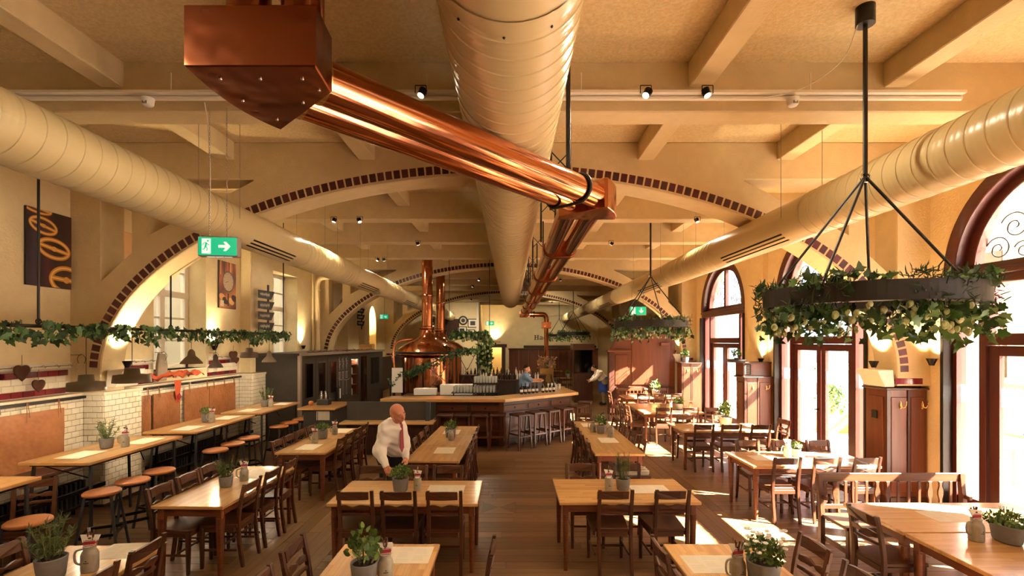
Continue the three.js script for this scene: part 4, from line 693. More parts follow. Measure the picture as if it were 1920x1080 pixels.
const rv = (R, s = 1) => (R() - 0.5) * 2 * s;

// ---------------------------------------------------------------- ring planters hung from the ceiling
function ringPlanter(x, d, label, nLeaf, nPart, seed, y = 2.83, hang = YC) {
  const R = rng(seed), g = thing('ring_planter', label, 'planter', V(x, y, d), 0, 'round hop planters hung over the window tables'), r = 0.8;
  const band = (ro, ri, h) => { const s = new THREE.Shape(); s.absarc(0, 0, ro, 0, 2 * PI); const hl = new THREE.Path(); hl.absarc(0, 0, ri, 0, 2 * PI, true); s.holes.push(hl); return T(new THREE.ExtrudeGeometry(s, { depth: h, bevelEnabled: false, curveSegments: 40 }), 0, -h / 2, 0, -PI / 2); };
  part('ring_band', band(r, r - 0.012, 0.15), M.black, g); part('ring_floor', T(band(r - 0.01, r - 0.2, 0.012), 0, -0.065, 0), M.black, g); part('inner_band', band(r - 0.19, r - 0.2, 0.1), M.black, g);
  const v = (a, b, c) => new THREE.Vector3(a, b, c), top = v(0, 1.07, 0);
  for (const a of [0.35, 2.6, 3.75, 5.4]) { const q = v((r - 0.05) * Math.cos(a), 0.05, (r - 0.05) * Math.sin(a)); part('hanging_rod', rod(q, top, 0.012, 8), M.black, g); }
  part('drop_pole', rod(top, v(0, hang - y, 0), 0.019, 10), M.black, g); part('shackle', T(new THREE.TorusGeometry(0.04, 0.008, 6, 14), 0, 1.06, 0), M.chrome, g);
  part('ceiling_plate', cyl(0.075, 0.075, 0.16, 0, hang - y - 0.16, 0, 20), M.blackMetal, g);
  const M4 = [], F4 = [];
  for (let i = 0; i < nLeaf; i++) {
    const a = R() * 2 * PI, hangs = R() < 0.6, rr = r - 0.1 + rv(R, 0.16) + (hangs ? 0.02 : 0), bunch = 0.5 + 0.5 * Math.sin(a * 5 + seed);
    if (!hangs && Math.sin(a * 2 + seed) ** 2 < 0.5) continue;
    const yy = hangs ? -0.09 - R() * 0.22 * (0.35 + bunch) : 0.02 + R() * 0.14 * (0.3 + 0.7 * Math.sin(a * 2 + seed) ** 2), s = 0.06 + R() * 0.05;
    M4.push([mat4(v(rr * Math.cos(a), yy, rr * Math.sin(a)), [rv(R, 1.4), R() * 6.3, rv(R, 1.4) + (hangs ? PI : 0)], s), rr]);
  }
  M4.sort((p, q) => q[1] - p[1]);
  for (let i = 0; i < nPart && i < M4.length; i++) { const m = part('leaf', ivyLeaf, M.ivy[i % 4], g); M4[i][0].decompose(m.position, m.quaternion, m.scale); }
  scatter('leaves', ivyLeaf, M.ivy, M4.slice(nPart).map((q) => q[0]), g);
  for (let i = 0; i < nLeaf * 2.2; i++) { const k = Math.floor(R() * 6), a = k / 6 * 2 * PI + 0.5 + rv(R, 0.3), rr = r - 0.1 + rv(R, 0.17), yy = 0.0 + rv(R, 0.15); F4.push(mat4(v(rr * Math.cos(a), yy, rr * Math.sin(a)), [rv(R, 1.2), R() * 6.3, rv(R, 1.5)], [0.09, 0.05 + R() * 0.04, 0.09])); }
  scatter('sprigs', needle, M.fir, F4, g);
  const nc = Math.round(nLeaf / 9); for (let i = 0; i < nc; i++) { const a = R() * 2 * PI, rr = r - 0.06 + rv(R, 0.12), yy = -0.1 - R() * 0.22; const m = part('hop_cone', cone, M.hop[i % 2], g); m.position.set(rr * Math.cos(a), yy, rr * Math.sin(a)); m.scale.setScalar(0.04 + R() * 0.02); m.rotation.set(rv(R, 0.4), R() * 6, rv(R, 0.4)); }
  return g;
}
{
  const p1 = ringPlanter(3.12, 4.22, 'black ring planter with hop leaves, fixed to the ceiling panel by the first beam', 900, 240, 3);
  part('supply_cable', tube([new THREE.Vector3(-0.06, 2.42, 0), new THREE.Vector3(-0.1, 2.2, -0.1), new THREE.Vector3(-0.13, 2.15, -0.35), new THREE.Vector3(-0.3, 2.12, -0.6), new THREE.Vector3(-0.55, 2.1, -0.66)], 0.006, 24, 6), M.whitePaint, p1);
  ringPlanter(3.14, 10.75, 'black ring planter with hop leaves in front of the booth partition', 620, 60, 9);
  ringPlanter(3.12, 23.8, 'black ring planter with hop leaves before the end wall lettering', 400, 0, 15);
  ringPlanter(3.15, 31, 'black ring planter with hop leaves hanging last in the row', 300, 0, 21);
}
// ---------------------------------------------------------------- ivy garland bar over the tall tables, with pendant lamps
{
  const R = rng(41), X = -5.25, Y = 2.62, g = thing('garland_bar', 'long black bar wound with green ivy above the tall tables', 'garland');
  part('bar', rod(V(X, Y, 3.4), V(X, Y, 11.3), 0.02, 10), M.black, g);
  for (const d of [5.34, 7.42, 11.1]) { part('drop_rod', rod(V(X, Y, d), V(X, YC, d), 0.013, 8), M.black, g); part('shackle', T(new THREE.TorusGeometry(0.03, 0.006, 6, 14), X, Y + 0.05, -d), M.blackMetal, g); }
  const L = []; for (let i = 0; i < 900; i++) { const d = 3.6 + R() * 7.75, b = 0.5 + 0.5 * Math.sin(d * 6.1) * Math.sin(d * 2.3 + 1); const up = R() < 0.25; L.push([mat4(V(X + rv(R, 0.08), Y + (up ? R() * 0.06 : -R() * (0.05 + 0.17 * b)), d), [rv(R, 0.8), rv(R, 1.8), PI + rv(R, 0.9)], 0.055 + R() * 0.05), d]); }
  L.sort((a, b) => a[1] - b[1]); const vis = L.filter((q) => q[1] > 4.85);
  vis.slice(0, 280).forEach(([m4], i) => { const m = part('leaf', ivyLeaf, M.ivy[i % 4], g); m4.decompose(m.position, m.quaternion, m.scale); });
  scatter('leaves', ivyLeaf, M.ivy, [...vis.slice(280), ...L.filter((q) => q[1] <= 4.85)].map((q) => q[0]), g);
  const drum = (r) => lathe([[0.0, 0.2], [0.03, 0.2], [r * 0.38, 0.195], [r * 0.42, 0.12], [r * 0.94, 0.105], [r, 0.0], [r - 0.006, 0.0], [r * 0.92, 0.1], [0, 0.11]], 36);
  const bell = (r) => lathe([[0, 0.24], [0.02, 0.24], [r * 0.3, 0.2], [r * 0.36, 0.13], [r * 0.62, 0.09], [r * 0.95, 0.025], [r, 0], [r - 0.006, 0], [r * 0.6, 0.08], [r * 0.33, 0.12], [0, 0.12]], 36);
  const P = [[4.62, 1.72, drum, 0.24, 'wide grey drum pendant cut off beside the heart wreaths'], [5.94, 1.84, drum, 0.195, 'wide grey drum pendant in front of the tiled pier'], [6.66, 1.88, drum, 0.225, 'widest grey drum pendant covering the arch foot glow'], [7.9, 2.08, bell, 0.165, 'grey bell pendant before the casement window'], [8.55, 1.98, bell, 0.12, 'small dark bell pendant above the parsley table'], [9.65, 2.12, drum, 0.165, 'grey drum pendant before the second tiled pier'], [10.45, 2.0, bell, 0.15, 'grey bell pendant before the cabinet room']];
  for (const [d, y, sh, r, l] of P) {
    const p = thing('pendant_lamp', l, 'lamp', V(X, y, d)); part('shade', sh(r), l.includes('dark') ? M.lampShadeDark : M.lampShade, p); part('cord', rod(new THREE.Vector3(0, 0.2, 0), new THREE.Vector3(0, Y - y, 0), 0.004, 6), M.black, p); part('bulb', T(new THREE.SphereGeometry(0.035, 14, 10), 0, 0.05, 0), M.bulb, p);
    const pl = new THREE.PointLight(WARM, 3.2, 0, 2); pl.position.copy(V(X, y + 0.0, d)); pl.castShadow = true; pl.shadow.radius = 2; scene.add(pl);
  }
}
// ---------------------------------------------------------------- herb pots
const potGeo = lathe([[0, 0], [0.062, 0], [0.068, 0.01], [0.082, 0.125], [0.082, 0.132], [0.075, 0.132], [0.07, 0.11], [0, 0.11]], 26), soilGeo = cyl(0.068, 0.07, 0.012, 0, 0.104, 0, 18);
function herbPot(x, y, d, kind, label, s = 1, seed = 1, detail = 0, oval = false) {
  const p = thing('herb_pot', label, 'potted plant', V(x, y, d), seed), R = rng(seed * 13 + 7); p.scale.setScalar(s);
  const pt = part('pot', potGeo, M.pot, p); part('soil', soilGeo, M.soil, pt); if (oval) pt.scale.set(1.5, 1, 1);
  const v = (a, b, c) => new THREE.Vector3(a, b, c), L = [], st = [];
  if (kind === 'rosemary' || kind === 'dill') {
    const n = kind === 'dill' ? 26 : 15; for (let k = 0; k < n; k++) { const a = R() * 6.28, h = (kind === 'dill' ? 0.2 : 0.13) + R() * 0.12, sp = (kind === 'dill' ? 0.06 : 0.1) * (0.3 + R()), b = v(0.04 * Math.cos(a) * R(), 0.1, 0.04 * Math.sin(a) * R()), e = v(b.x + sp * Math.cos(a), 0.12 + h, b.z + sp * Math.sin(a)); st.push(rod(b, e, 0.0022, 4)); for (let i = 0; i < (kind === 'dill' ? 26 : 34); i++) { const t = 0.15 + 0.85 * R(), q = b.clone().lerp(e, t); L.push(mat4(q, [rv(R, 1.0), R() * 6.3, rv(R, 1.0)], kind === 'dill' ? [0.02, 0.045, 0.02] : [0.045, 0.038, 0.045])); } }
    part('stems', st, M.stem, p).userData.kind = 'stuff'; scatter('leaves', needle, M.rosemary, L, p);
  } else {
    const flat0 = kind === 'thyme', n = kind === 'basil' ? 110 : 330; for (let i = 0; i < n; i++) { const a = R() * 6.28, q = Math.sqrt(R()), w = (oval ? 0.14 : 0.1), yy = flat0 ? 0.12 + (1 - q * q) * 0.08 * R() + 0.02 : 0.13 + Math.sqrt(1 - q * q * 0.8) * (kind === 'basil' ? 0.2 : 0.12) * (0.25 + 0.75 * R()), sc = kind === 'basil' ? 0.035 + R() * 0.025 : 0.02 + R() * 0.012; L.push(mat4(v(w * q * Math.cos(a) * (oval ? 1.2 : 1), yy, w * q * Math.sin(a)), [0.6 + rv(R, 0.9), a, rv(R, 1.0)], sc)); }
    for (let k = 0; k < 12; k++) { const a = R() * 6.28; st.push(rod(v(0.02 * Math.cos(a), 0.1, 0.02 * Math.sin(a)), v(0.07 * Math.cos(a), 0.24, 0.07 * Math.sin(a)), 0.002, 4)); } part('stems', st, M.stem, p).userData.kind = 'stuff';
    const nd = Math.min(detail, L.length); for (let i = 0; i < nd; i++) { const m = part('leaf', ovalLeaf, M.herb[i % 3], p); L[i].decompose(m.position, m.quaternion, m.scale); }
    if (nd < L.length) scatter('leaves', ovalLeaf, M.herb, L.slice(nd), p);
    if (kind === 'flower') for (let i = 0; i < 26; i++) { const a = R() * 6.28, q = Math.sqrt(R()) * 0.1; part('blossom', T(new THREE.IcosahedronGeometry(0.012, 0), q * Math.cos(a), 0.2 + R() * 0.1, q * Math.sin(a), 0, 0, 0, [1.2, 0.6, 1.2]), M.white, p); }
  }
}
const TY = 0.75, HY = 1.05;
herbPot(-5.3, HY, 6.3, 'rosemary', 'grey pot of tall rosemary on the tall table before the tiled pier', 1.0, 2); herbPot(-5.32, HY, 8.4, 'parsley', 'grey pot of low parsley on the tall table under the cushions', 1, 3); herbPot(-5.26, HY, 10.3, 'rosemary', 'grey pot of herbs on the tall table next to the cabinet room', 1.15, 4);
herbPot(-3.29, TY, 8.42, 'parsley', 'grey pot of parsley on the table before the service cabinet', 1.1, 5); herbPot(-1.06, TY, 8.5, 'parsley', 'grey pot of parsley on the long table behind the waiter', 1.2, 6); herbPot(-3.33, TY, 5.62, 'rosemary', 'grey pot of rosemary on the table beside the tall stools', 0.95, 7); herbPot(-1.25, TY, 5.46, 'parsley', 'grey pot of thick green herbs the waiter reaches for', 1.15, 8);
herbPot(1.29, TY, 5.5, 'dill', 'grey pot of feathery dill beside the cutlery jar', 1.0, 9); herbPot(1.68, TY, 8.9, 'basil', 'grey pot of basil between the three jugs', 1.1, 10); herbPot(-1.03, TY, 3.38, 'basil', 'grey pot of leafy basil on the table by the aisle', 1.15, 11, 110); herbPot(-3.3, TY, 3.45, 'rosemary', 'grey pot of bushy spreading rosemary beside a pale jug', 1.15, 12);
herbPot(1.76, TY, 3.34, 'flower', 'grey pot of oregano with white blossoms', 1.35, 13, 120); herbPot(4.22, TY, 4.08, 'thyme', 'oval grey pot of thyme between two napkin jugs', 1.15, 14, 150, true); herbPot(4.22, TY, 7.1, 'parsley', 'pale pot of herbs on the white napkin table', 0.9, 15); herbPot(4.28, TY, 9.55, 'basil', 'pot of bright yellow-green leaves on the table before the middle doorway', 1.5, 16); herbPot(4.2, TY, 11.95, 'parsley', 'grey pot of herbs between two pale jugs', 1.2, 17); herbPot(4.5, TY, 14.85, 'basil', 'tall potted herb on the booth table', 1.5, 18);
// ---------------------------------------------------------------- stoneware jugs with cutlery and napkins
const jugGeo = lathe([[0, 0], [0.047, 0], [0.05, 0.006], [0.05, 0.11], [0.044, 0.13], [0.034, 0.145], [0.036, 0.165], [0.039, 0.17], [0.034, 0.17], [0.031, 0.15], [0, 0.148]], 26), tallGeo = lathe([[0, 0], [0.042, 0], [0.046, 0.006], [0.046, 0.15], [0.043, 0.155], [0.04, 0.15], [0, 0.14]], 24);
const jugHandle = tube([[0.036, 0.15], [0.075, 0.14], [0.085, 0.1], [0.075, 0.06], [0.048, 0.045]].map(([a, b]) => new THREE.Vector3(-a, b, 0)), 0.007, 20, 8);
const jugMark = new THREE.CylinderGeometry(0.0508, 0.0508, 0.03, 20, 1, true, -0.45, 0.9);
const jugMarkMat = std({ map: canvasTex(128, 64, (c, w, h) => { c.clearRect(0, 0, w, h); c.fillStyle = '#2e2a26'; c.beginPath(); c.ellipse(64, 18, 11, 9, 0, 0, 7); c.fill(); c.strokeStyle = '#2e2a26'; c.lineWidth = 5; c.beginPath(); for (let i = 0; i < 22; i++) c.lineTo(22 + i * 4, 46 + (i % 2 ? 4 : -4)); c.stroke(); }), transparent: true, roughness: 0.5 });
const fork = merge([bx(0.006, 0.1, 0.002, 0, 0.05, 0, 0.0005), bx(0.016, 0.02, 0.002, 0, 0.11, 0, 0.0005), ...[-1, 0, 1].map((k) => bx(0.003, 0.03, 0.002, k * 0.006, 0.135, 0, 0.0005))]), handleK = bx(0.012, 0.07, 0.008, 0, 0.035, 0, 0.003);
const napGeo = (() => { const s = ext([[-0.022, 0], [0.022, 0], [0.05, 0.085], [-0.055, 0.1]], 0.003); const p = s.attributes.position, u = s.attributes.uv; for (let i = 0; i < p.count; i++) { u.setXY(i, (p.getX(i) + 0.055) / 0.11, p.getY(i) / 0.1); p.setZ(i, p.getZ(i) + 0.012 - 8 * p.getX(i) ** 2); } s.computeVertexNormals(); return s; })();
function jug(x, y, d, turn, label, fill = 'napkin', tall = false, s = 1) {
  const j = thing('stoneware_jug', label, 'jug', V(x, y, d), turn); j.scale.setScalar(s);
  part('body', tall ? tallGeo : jugGeo, M.jug, j); if (!tall) part('handle', jugHandle, M.jug, j); part('stamp', T(jugMark, 0, 0.075, 0), jugMarkMat, j);
  const R = rng(Math.round((x + 9) * 100 + d * 37)); if (fill !== 'none') { part('napkin', T(napGeo, 0, 0.145, 0.005), M.napkin, j, 'printed paper napkin'); part('napkin', T(napGeo, 0.0, 0.143, -0.006, -0.15, 0.3), M.napkin, j); for (let k = 0; k < 5; k++) part('cutlery', T(k % 2 ? fork : handleK, rv(R, 0.016), 0.13 + (k % 2 ? 0 : 0.06), rv(R, 0.014) - 0.01, rv(R, 0.2), R() * 6, rv(R, 0.35), 1), k % 2 ? M.chrome : M.panel, j); }
}
jug(-5.12, HY, 6.38, 0.3, 'stoneware jug with a napkin beside the tall rosemary'); jug(-5.16, HY, 8.3, 0.3, 'stoneware jug beside the low parsley on the tall table'); jug(-5.13, HY, 10.28, 0.3, 'stoneware jug beside the herbs next to the cabinet room');
jug(-3.28, TY, 8.05, 0.2, 'stoneware jug on the near side of the parsley before the cabinet'); jug(-3.2, TY, 8.75, 0.2, 'stoneware jug behind the parsley before the service cabinet'); jug(-1.02, TY, 8.25, 0.1, 'stoneware jug on the long table behind the waiter', 'none'); jug(-3.25, TY, 5.86, 0.4, 'stoneware jug with a napkin beside the rosemary by the stools'); jug(-1.06, TY, 5.48, 0, 'stoneware jar of napkins beside the waiter’s herb pot'.replace('’s', ''), 'napkin', true, 0.95);
jug(1.12, TY, 5.46, 0, 'tall stoneware jar of white cutlery beside the dill', 'napkin', true); jug(1.78, TY, 8.5, 0, 'pale jug standing alone on the bar side of the basil', 'none', false, 1.15); jug(1.55, TY, 9.0, 0.2, 'pale jug behind the basil on the three-jug table', 'none', false, 1.15); jug(1.82, TY, 9.1, -0.2, 'pale jug partly hidden by the basil leaves', 'none', false, 1.1); jug(-0.89, TY, 3.42, 0.3, 'pale jug with forks beside the leafy basil', 'napkin', false, 1.1); jug(-3.12, TY, 3.56, 0.3, 'pale jug with a napkin behind the bushy rosemary', 'napkin', false, 1.1);
jug(1.61, TY, 3.4, 0.2, 'beige jug of cutlery with a round handle beside the oregano', 'napkin', false, 1.1); jug(3.98, TY, 4.1, 0.1, 'beige napkin jug on the aisle side of the oval pot', 'napkin', false, 1.1); jug(4.45, TY, 4.08, 0.1, 'beige napkin jug on the window side of the oval pot', 'napkin', false, 1.1); jug(4.07, TY, 7.05, 0.1, 'jug overflowing with white napkins on the sunlit table', 'napkin', false, 1.1); jug(3.95, TY, 11.85, 0, 'pale jug on the aisle side of the two-jug table'); jug(4.45, TY, 11.85, 0, 'pale jug on the doorway side of the two-jug table'); jug(4.2, TY, 14.85, 0, 'white napkin jug on the booth table');
// menu sheets
const sheet = (() => { const g = bx(0.42, 0.0012, 0.3, 0, 0.0006, 0, 0); const u = g.attributes.uv, p = g.attributes.position; for (let i = 0; i < p.count; i++) u.setXY(i, p.getX(i) / 0.42 + 0.5, 0.5 - p.getZ(i) / 0.3); return g; })();
[[-5.3, HY, 5.93, 1.57, 'on the tall table before the tiled pier, near end'], [-5.15, HY, 6.75, 1.57, 'on the tall table behind the tall rosemary'], [-5.2, HY, 7.75, 1.57, 'on the tall table under the cushions'], [-5.2, HY, 8.8, 1.57, 'on the tall table behind the low parsley'], [-5.3, HY, 9.75, 1.57, 'on the tall table next to the cabinet room'], [-5.1, HY, 10.75, 1.57, 'behind the herbs next to the cabinet room'], [-3.24, TY, 7.72, 1.57, 'on the stool end of the service cabinet table'], [-3.2, TY, 9.12, 1.57, 'on the far end of the service cabinet table'], [-1.02, TY, 7.48, 1.57, 'on the near end of the table behind the waiter'], [-1.1, TY, 9.0, 1.57, 'on the far end of the table behind the waiter'], [-3.28, TY, 6.18, 1.5, 'on the rosemary table beside the stools'], [-0.74, TY, 5.52, 0, 'on the table the waiter leans over'], [1.6, TY, 5.52, 0.02, 'beside the dill pot'], [1.68, TY, 8.25, 1.57, 'on the near end of the three-jug table'], [1.6, TY, 9.75, 1.57, 'on the bar end of the three-jug table'], [-0.84, TY, 3.82, 0, 'beside the leafy basil'], [-3.1, TY, 3.9, 0.1, 'behind the bushy rosemary'], [1.55, TY, 3.66, 0, 'beside the oregano'], [4.25, TY, 4.66, 0, 'on the sunlit table at the bench'], [4.35, TY, 3.72, 0, 'on the sunlit table with the oval pot'], [3.72, TY, 7.0, 0, 'on the white napkin table']].forEach(([x, y, d, t, l]) => { const m = mesh('menu_sheet', sheet, M.paper); m.position.copy(V(x, y + 0.0005, d)); m.rotation.y = t; tag(m, 'printed paper menu sheet ' + l, 'menu', 'menu sheets'); });
// ---------------------------------------------------------------- bar
const up3 = (x, y, z) => new THREE.Vector3(x, y, z);
{
  const bar1 = thing('bar_counter', 'long angled bar with a thick oak top and dark panelled front', 'bar');
  const front = [[-3.0, 11.05], [-0.12, 10.98], [1.77, 12.5], [1.5, 14.2]], inn = [[0.95, 14.1], [1.1, 12.85], [-0.4, 11.62], [-2.9, 11.66]];
  part('counter_top', flat([front[0], [-0.12, 10.98], [-0.4, 11.62], inn[3]], 1.06, 1.12, 0.006), M.oak, bar1); part('counter_top', flat([front[1], front[2], inn[1], inn[2]], 1.06, 1.12, 0.006), M.oakB, bar1); part('counter_top', flat([front[2], front[3], inn[0], inn[1]], 1.06, 1.12, 0.006), M.oakB, bar1);
  const wall = (a, b, n, inset) => { const dx = b[0] - a[0], dd = b[1] - a[1], L = Math.hypot(dx, dd), ang = Math.atan2(dd, dx), g = new THREE.Group(); g.name = 'bar_front'; g.position.copy(V(a[0], 0, a[1])); g.rotation.y = ang; bar1.add(g); const z = -inset; part('front_board', bx(L, 1.06, 0.05, L / 2, 0.53, z - 0.025, 0.002), M.panelDark, g); for (let k = 0; k < n; k++) { const w = L / n; part('front_panel', bx(w - 0.14, 0.5, 0.022, w * (k + 0.5), 0.42, z + 0.006, 0.008), M.panel, g); part('frieze_panel', bx(w - 0.1, 0.13, 0.02, w * (k + 0.5), 0.88, z + 0.006, 0.006), M.panel, g); part('rosette', T(new THREE.CylinderGeometry(0.02, 0.024, 0.012, 10), w * (k + 0.5), 0.88, z + 0.022, PI / 2), M.blackMetal, g); } part('rail_moulding', bx(L, 0.03, 0.03, L / 2, 0.77, z + 0.012, 0.006), M.panelDark, g); part('skirting', bx(L, 0.12, 0.025, L / 2, 0.06, z + 0.01), M.panelDark, g); };
  wall([-1.75, 11.28], [-0.2, 11.22], 2, 0); wall([-0.2, 11.22], [1.58, 12.66], 3, 0); wall([1.58, 12.66], [1.32, 14.2], 2, 0);
  part('corner_post', box2(-0.27, -0.15, 0, 1.06, 11.18, 11.3), M.panel, bar1);
  const sideW = thing('bar_screen', 'low black screen with an oak drip shelf at the kettle end of the bar', 'screen');
  part('screen_panel', box2(-3.55, -1.8, 0.74, 1.14, 10.42, 10.47), M.charcoal, sideW); part('end_post', box2(-1.84, -1.74, 0.7, 1.14, 10.36, 10.5), M.steel, sideW); part('shelf', box2(-3.62, -1.62, 0.69, 0.73, 10.12, 10.5, 0.005), M.oak, sideW); part('lower_board', box2(-3.55, -1.7, 0, 0.69, 10.38, 10.44), M.panelDark, sideW); part('end_board', box2(-1.76, -1.7, 0, 0.69, 10.3, 11.25), M.panelDark, sideW); for (let k = 0; k < 3; k++) part('board_panel', box2(-3.45 + k * 0.58, -2.97 + k * 0.58, 0.12, 0.6, 10.36, 10.385, 0.008), M.panelDark, sideW);
  // square bar stools
  const mk = (pos, t, label) => { const s = thing('bar_stool', label, 'stool', pos, t, 'square wooden bar stools'); part('seat', bx(0.36, 0.05, 0.36, 0, 0.775, 0, 0.008), M.panelDark, s); for (const [a, b] of [[-1, -1], [1, -1], [1, 1], [-1, 1]]) part('leg', bar(up3(a * 0.19, 0, b * 0.19), up3(a * 0.15, 0.75, b * 0.15), 0.036), M.chair, s); part('foot_rest', bx(0.34, 0.04, 0.025, 0, 0.3, 0.175), M.chair, s); part('foot_rest', bx(0.34, 0.04, 0.025, 0, 0.38, -0.17), M.chair, s); part('side_rest', bx(0.025, 0.04, 0.34, 0.175, 0.34, 0), M.chair, s); part('side_rest', bx(0.025, 0.04, 0.34, -0.175, 0.34, 0), M.chair, s); };
  const an = Math.atan2(1.52, 1.89); for (let k = 0; k < 5; k++) mk(V(0.22 + k * 0.37, 0, 10.98 + k * 0.33), an, 'square wooden stool ' + ORD[4 - k] + ' from the sunny end along the angled bar side'); for (let k = 0; k < 4; k++) mk(V(-1.48 + k * 0.4, 0, 10.9 + (k % 2) * 0.03), 0, 'square wooden stool ' + ORD[3 - k] + ' from the corner along the straight shaded bar side');
  mk(V(2.05, 0, 13.2), 1.3, 'square wooden stool standing in the sun at the bar end'); 
  // things on the bar
  const G = 'drinking glasses racked behind the bar', gl = lathe([[0, 0], [0.03, 0], [0.037, 0.15], [0.034, 0.15], [0.028, 0.008], [0, 0.008]], 10), gm = phy({ color: 0xf4f6f4, roughness: 0.06, transmission: 0.65, thickness: 0, ior: 1.5 });
  const rack = thing('glass_rack', 'black two-tier rack crowded with clear glasses on the bar', 'rack'); part('shelf', box2(-0.95, -0.32, 1.36, 1.39, 12.2, 12.7), M.black, rack); part('shelf', box2(-1.5, -0.3, 1.13, 1.15, 12.15, 12.8), M.black, rack); for (const [x, d] of [[-0.34, 12.2], [-0.34, 12.68], [-0.94, 12.68], [-0.94, 12.2]]) part('post', box2(x - 0.015, x + 0.015, 0, 1.4, d, d + 0.03), M.black, rack); for (const x of [-1.48, -0.34]) part('post', box2(x - 0.015, x + 0.015, 0, 1.13, 12.5, 12.53), M.black, rack);
  for (let i = 0; i < 8; i++) for (let k = 0; k < 4; k++) { const m = mesh('drinking_glass', gl, gm); m.position.copy(V(-0.9 + i * 0.075, 1.39, 12.26 + k * 0.11)); tag(m, 'clear drinking glass upright on the top tier of the rack', 'glass', G); }
  for (let i = 0; i < 13; i++) for (let k = 0; k < 4; k++) { const m = mesh('drinking_glass', gl, gm); m.position.copy(V(-1.42 + i * 0.083, 1.15, 12.22 + k * 0.13)); tag(m, 'clear drinking glass upright on the lower tier of the rack', 'glass', G); }
  const bt = lathe([[0, 0], [0.034, 0], [0.036, 0.01], [0.036, 0.15], [0.03, 0.18], [0.014, 0.21], [0.013, 0.27], [0.016, 0.275], [0, 0.277]], 12), bl = cyl(0.0368, 0.0368, 0.06, 0, 0.06, 0, 12, true), bm = phy({ color: 0x14100c, roughness: 0.1 });
  for (let k = 0; k < 9; k++) { const b = thing('beer_bottle', 'dark bottle with a pale label lined up on the angled bar top', 'bottle', V(0.28 + k * 0.1 + (k > 4 ? 0.06 : 0), 1.12, 12.02 + k * 0.075), k, 'dark bottles on the bar top'); part('body', bt, bm, b); part('label', bl, M.white, b); }
  for (let k = 0; k < 7; k++) { const m = mesh('drinking_glass', gl, gm); m.position.copy(V(1.06 + (k % 4) * 0.1, 1.12, 12.95 + k * 0.12)); tag(m, 'clear glass standing at the sunny end of the bar top', 'glass', G); }
  const sink = thing('bar_sink', 'white enamel drainer behind the bar before the kettles', 'sink'); part('basin', box2(-1.9, -0.95, 1.0, 1.28, 12.95, 13.25, 0.01), M.white, sink); part('cabinet', box2(-2.9, -0.95, 0, 1.0, 12.88, 13.4), M.charcoal, sink); part('tray', box2(-2.6, -2.0, 1.0, 1.18, 12.9, 13.15, 0.01), M.white, sink);
  const back = thing('back_counter', 'curved grey back counter crowded with bottles behind the bar', 'counter'); const bp = []; for (let i = 0; i <= 12; i++) { const t = i / 12; bp.push([-1.1 + t * 2.2, 16.2 - 0.35 * Math.sin(t * PI)]); } part('body', flat([...bp, [1.1, 16.9], [-1.1, 16.9]], 0, 1.12, 0.004), M.charcoal, back); part('top', flat([...bp.map(([x, d]) => [x * 1.02, d - 0.04]), [1.12, 16.92], [-1.12, 16.92]], 1.12, 1.16, 0.004), M.panelDark, back);
  const R = rng(5), gmb = [phy({ color: 0x20301c, roughness: 0.1 }), phy({ color: 0x5b3313, roughness: 0.1 }), phy({ color: 0xd8d2c4, roughness: 0.12 }), phy({ color: 0x101010, roughness: 0.1 })];
  for (let k = 0; k < 46; k++) { const m = mesh('spirit_bottle', bt, gmb[Math.floor(R() * 4)]); m.position.copy(V(-1.0 + (k % 23) * 0.088, 1.16, 16.3 + Math.floor(k / 23) * 0.22 + R() * 0.05)); m.scale.set(0.9, 0.8 + R() * 0.35, 0.9); tag(m, 'bottle among the crowd on the curved back counter', 'bottle', 'bottles on the back counter'); }
  for (let k = 0; k < 30; k++) { const m = mesh('spirit_bottle', bt, gmb[Math.floor(R() * 4)]); m.position.copy(V(-2.0 + (k % 15) * 0.16, 1.03, 20.5 + Math.floor(k / 15) * 0.3)); m.scale.setScalar(0.9 + R() * 0.3); tag(m, 'bottle on the low counter farther behind the bar', 'bottle', 'bottles on the far counter'); }
  const fc = thing('far_counter', 'low dark counter of bottles behind the curved counter', 'counter'); part('body', box2(-2.2, 1.5, 0, 1.0, 20.3, 21.0), M.panelDark, fc); part('top', box2(-2.25, 1.55, 1.0, 1.03, 20.25, 21.05), M.panel, fc);
}
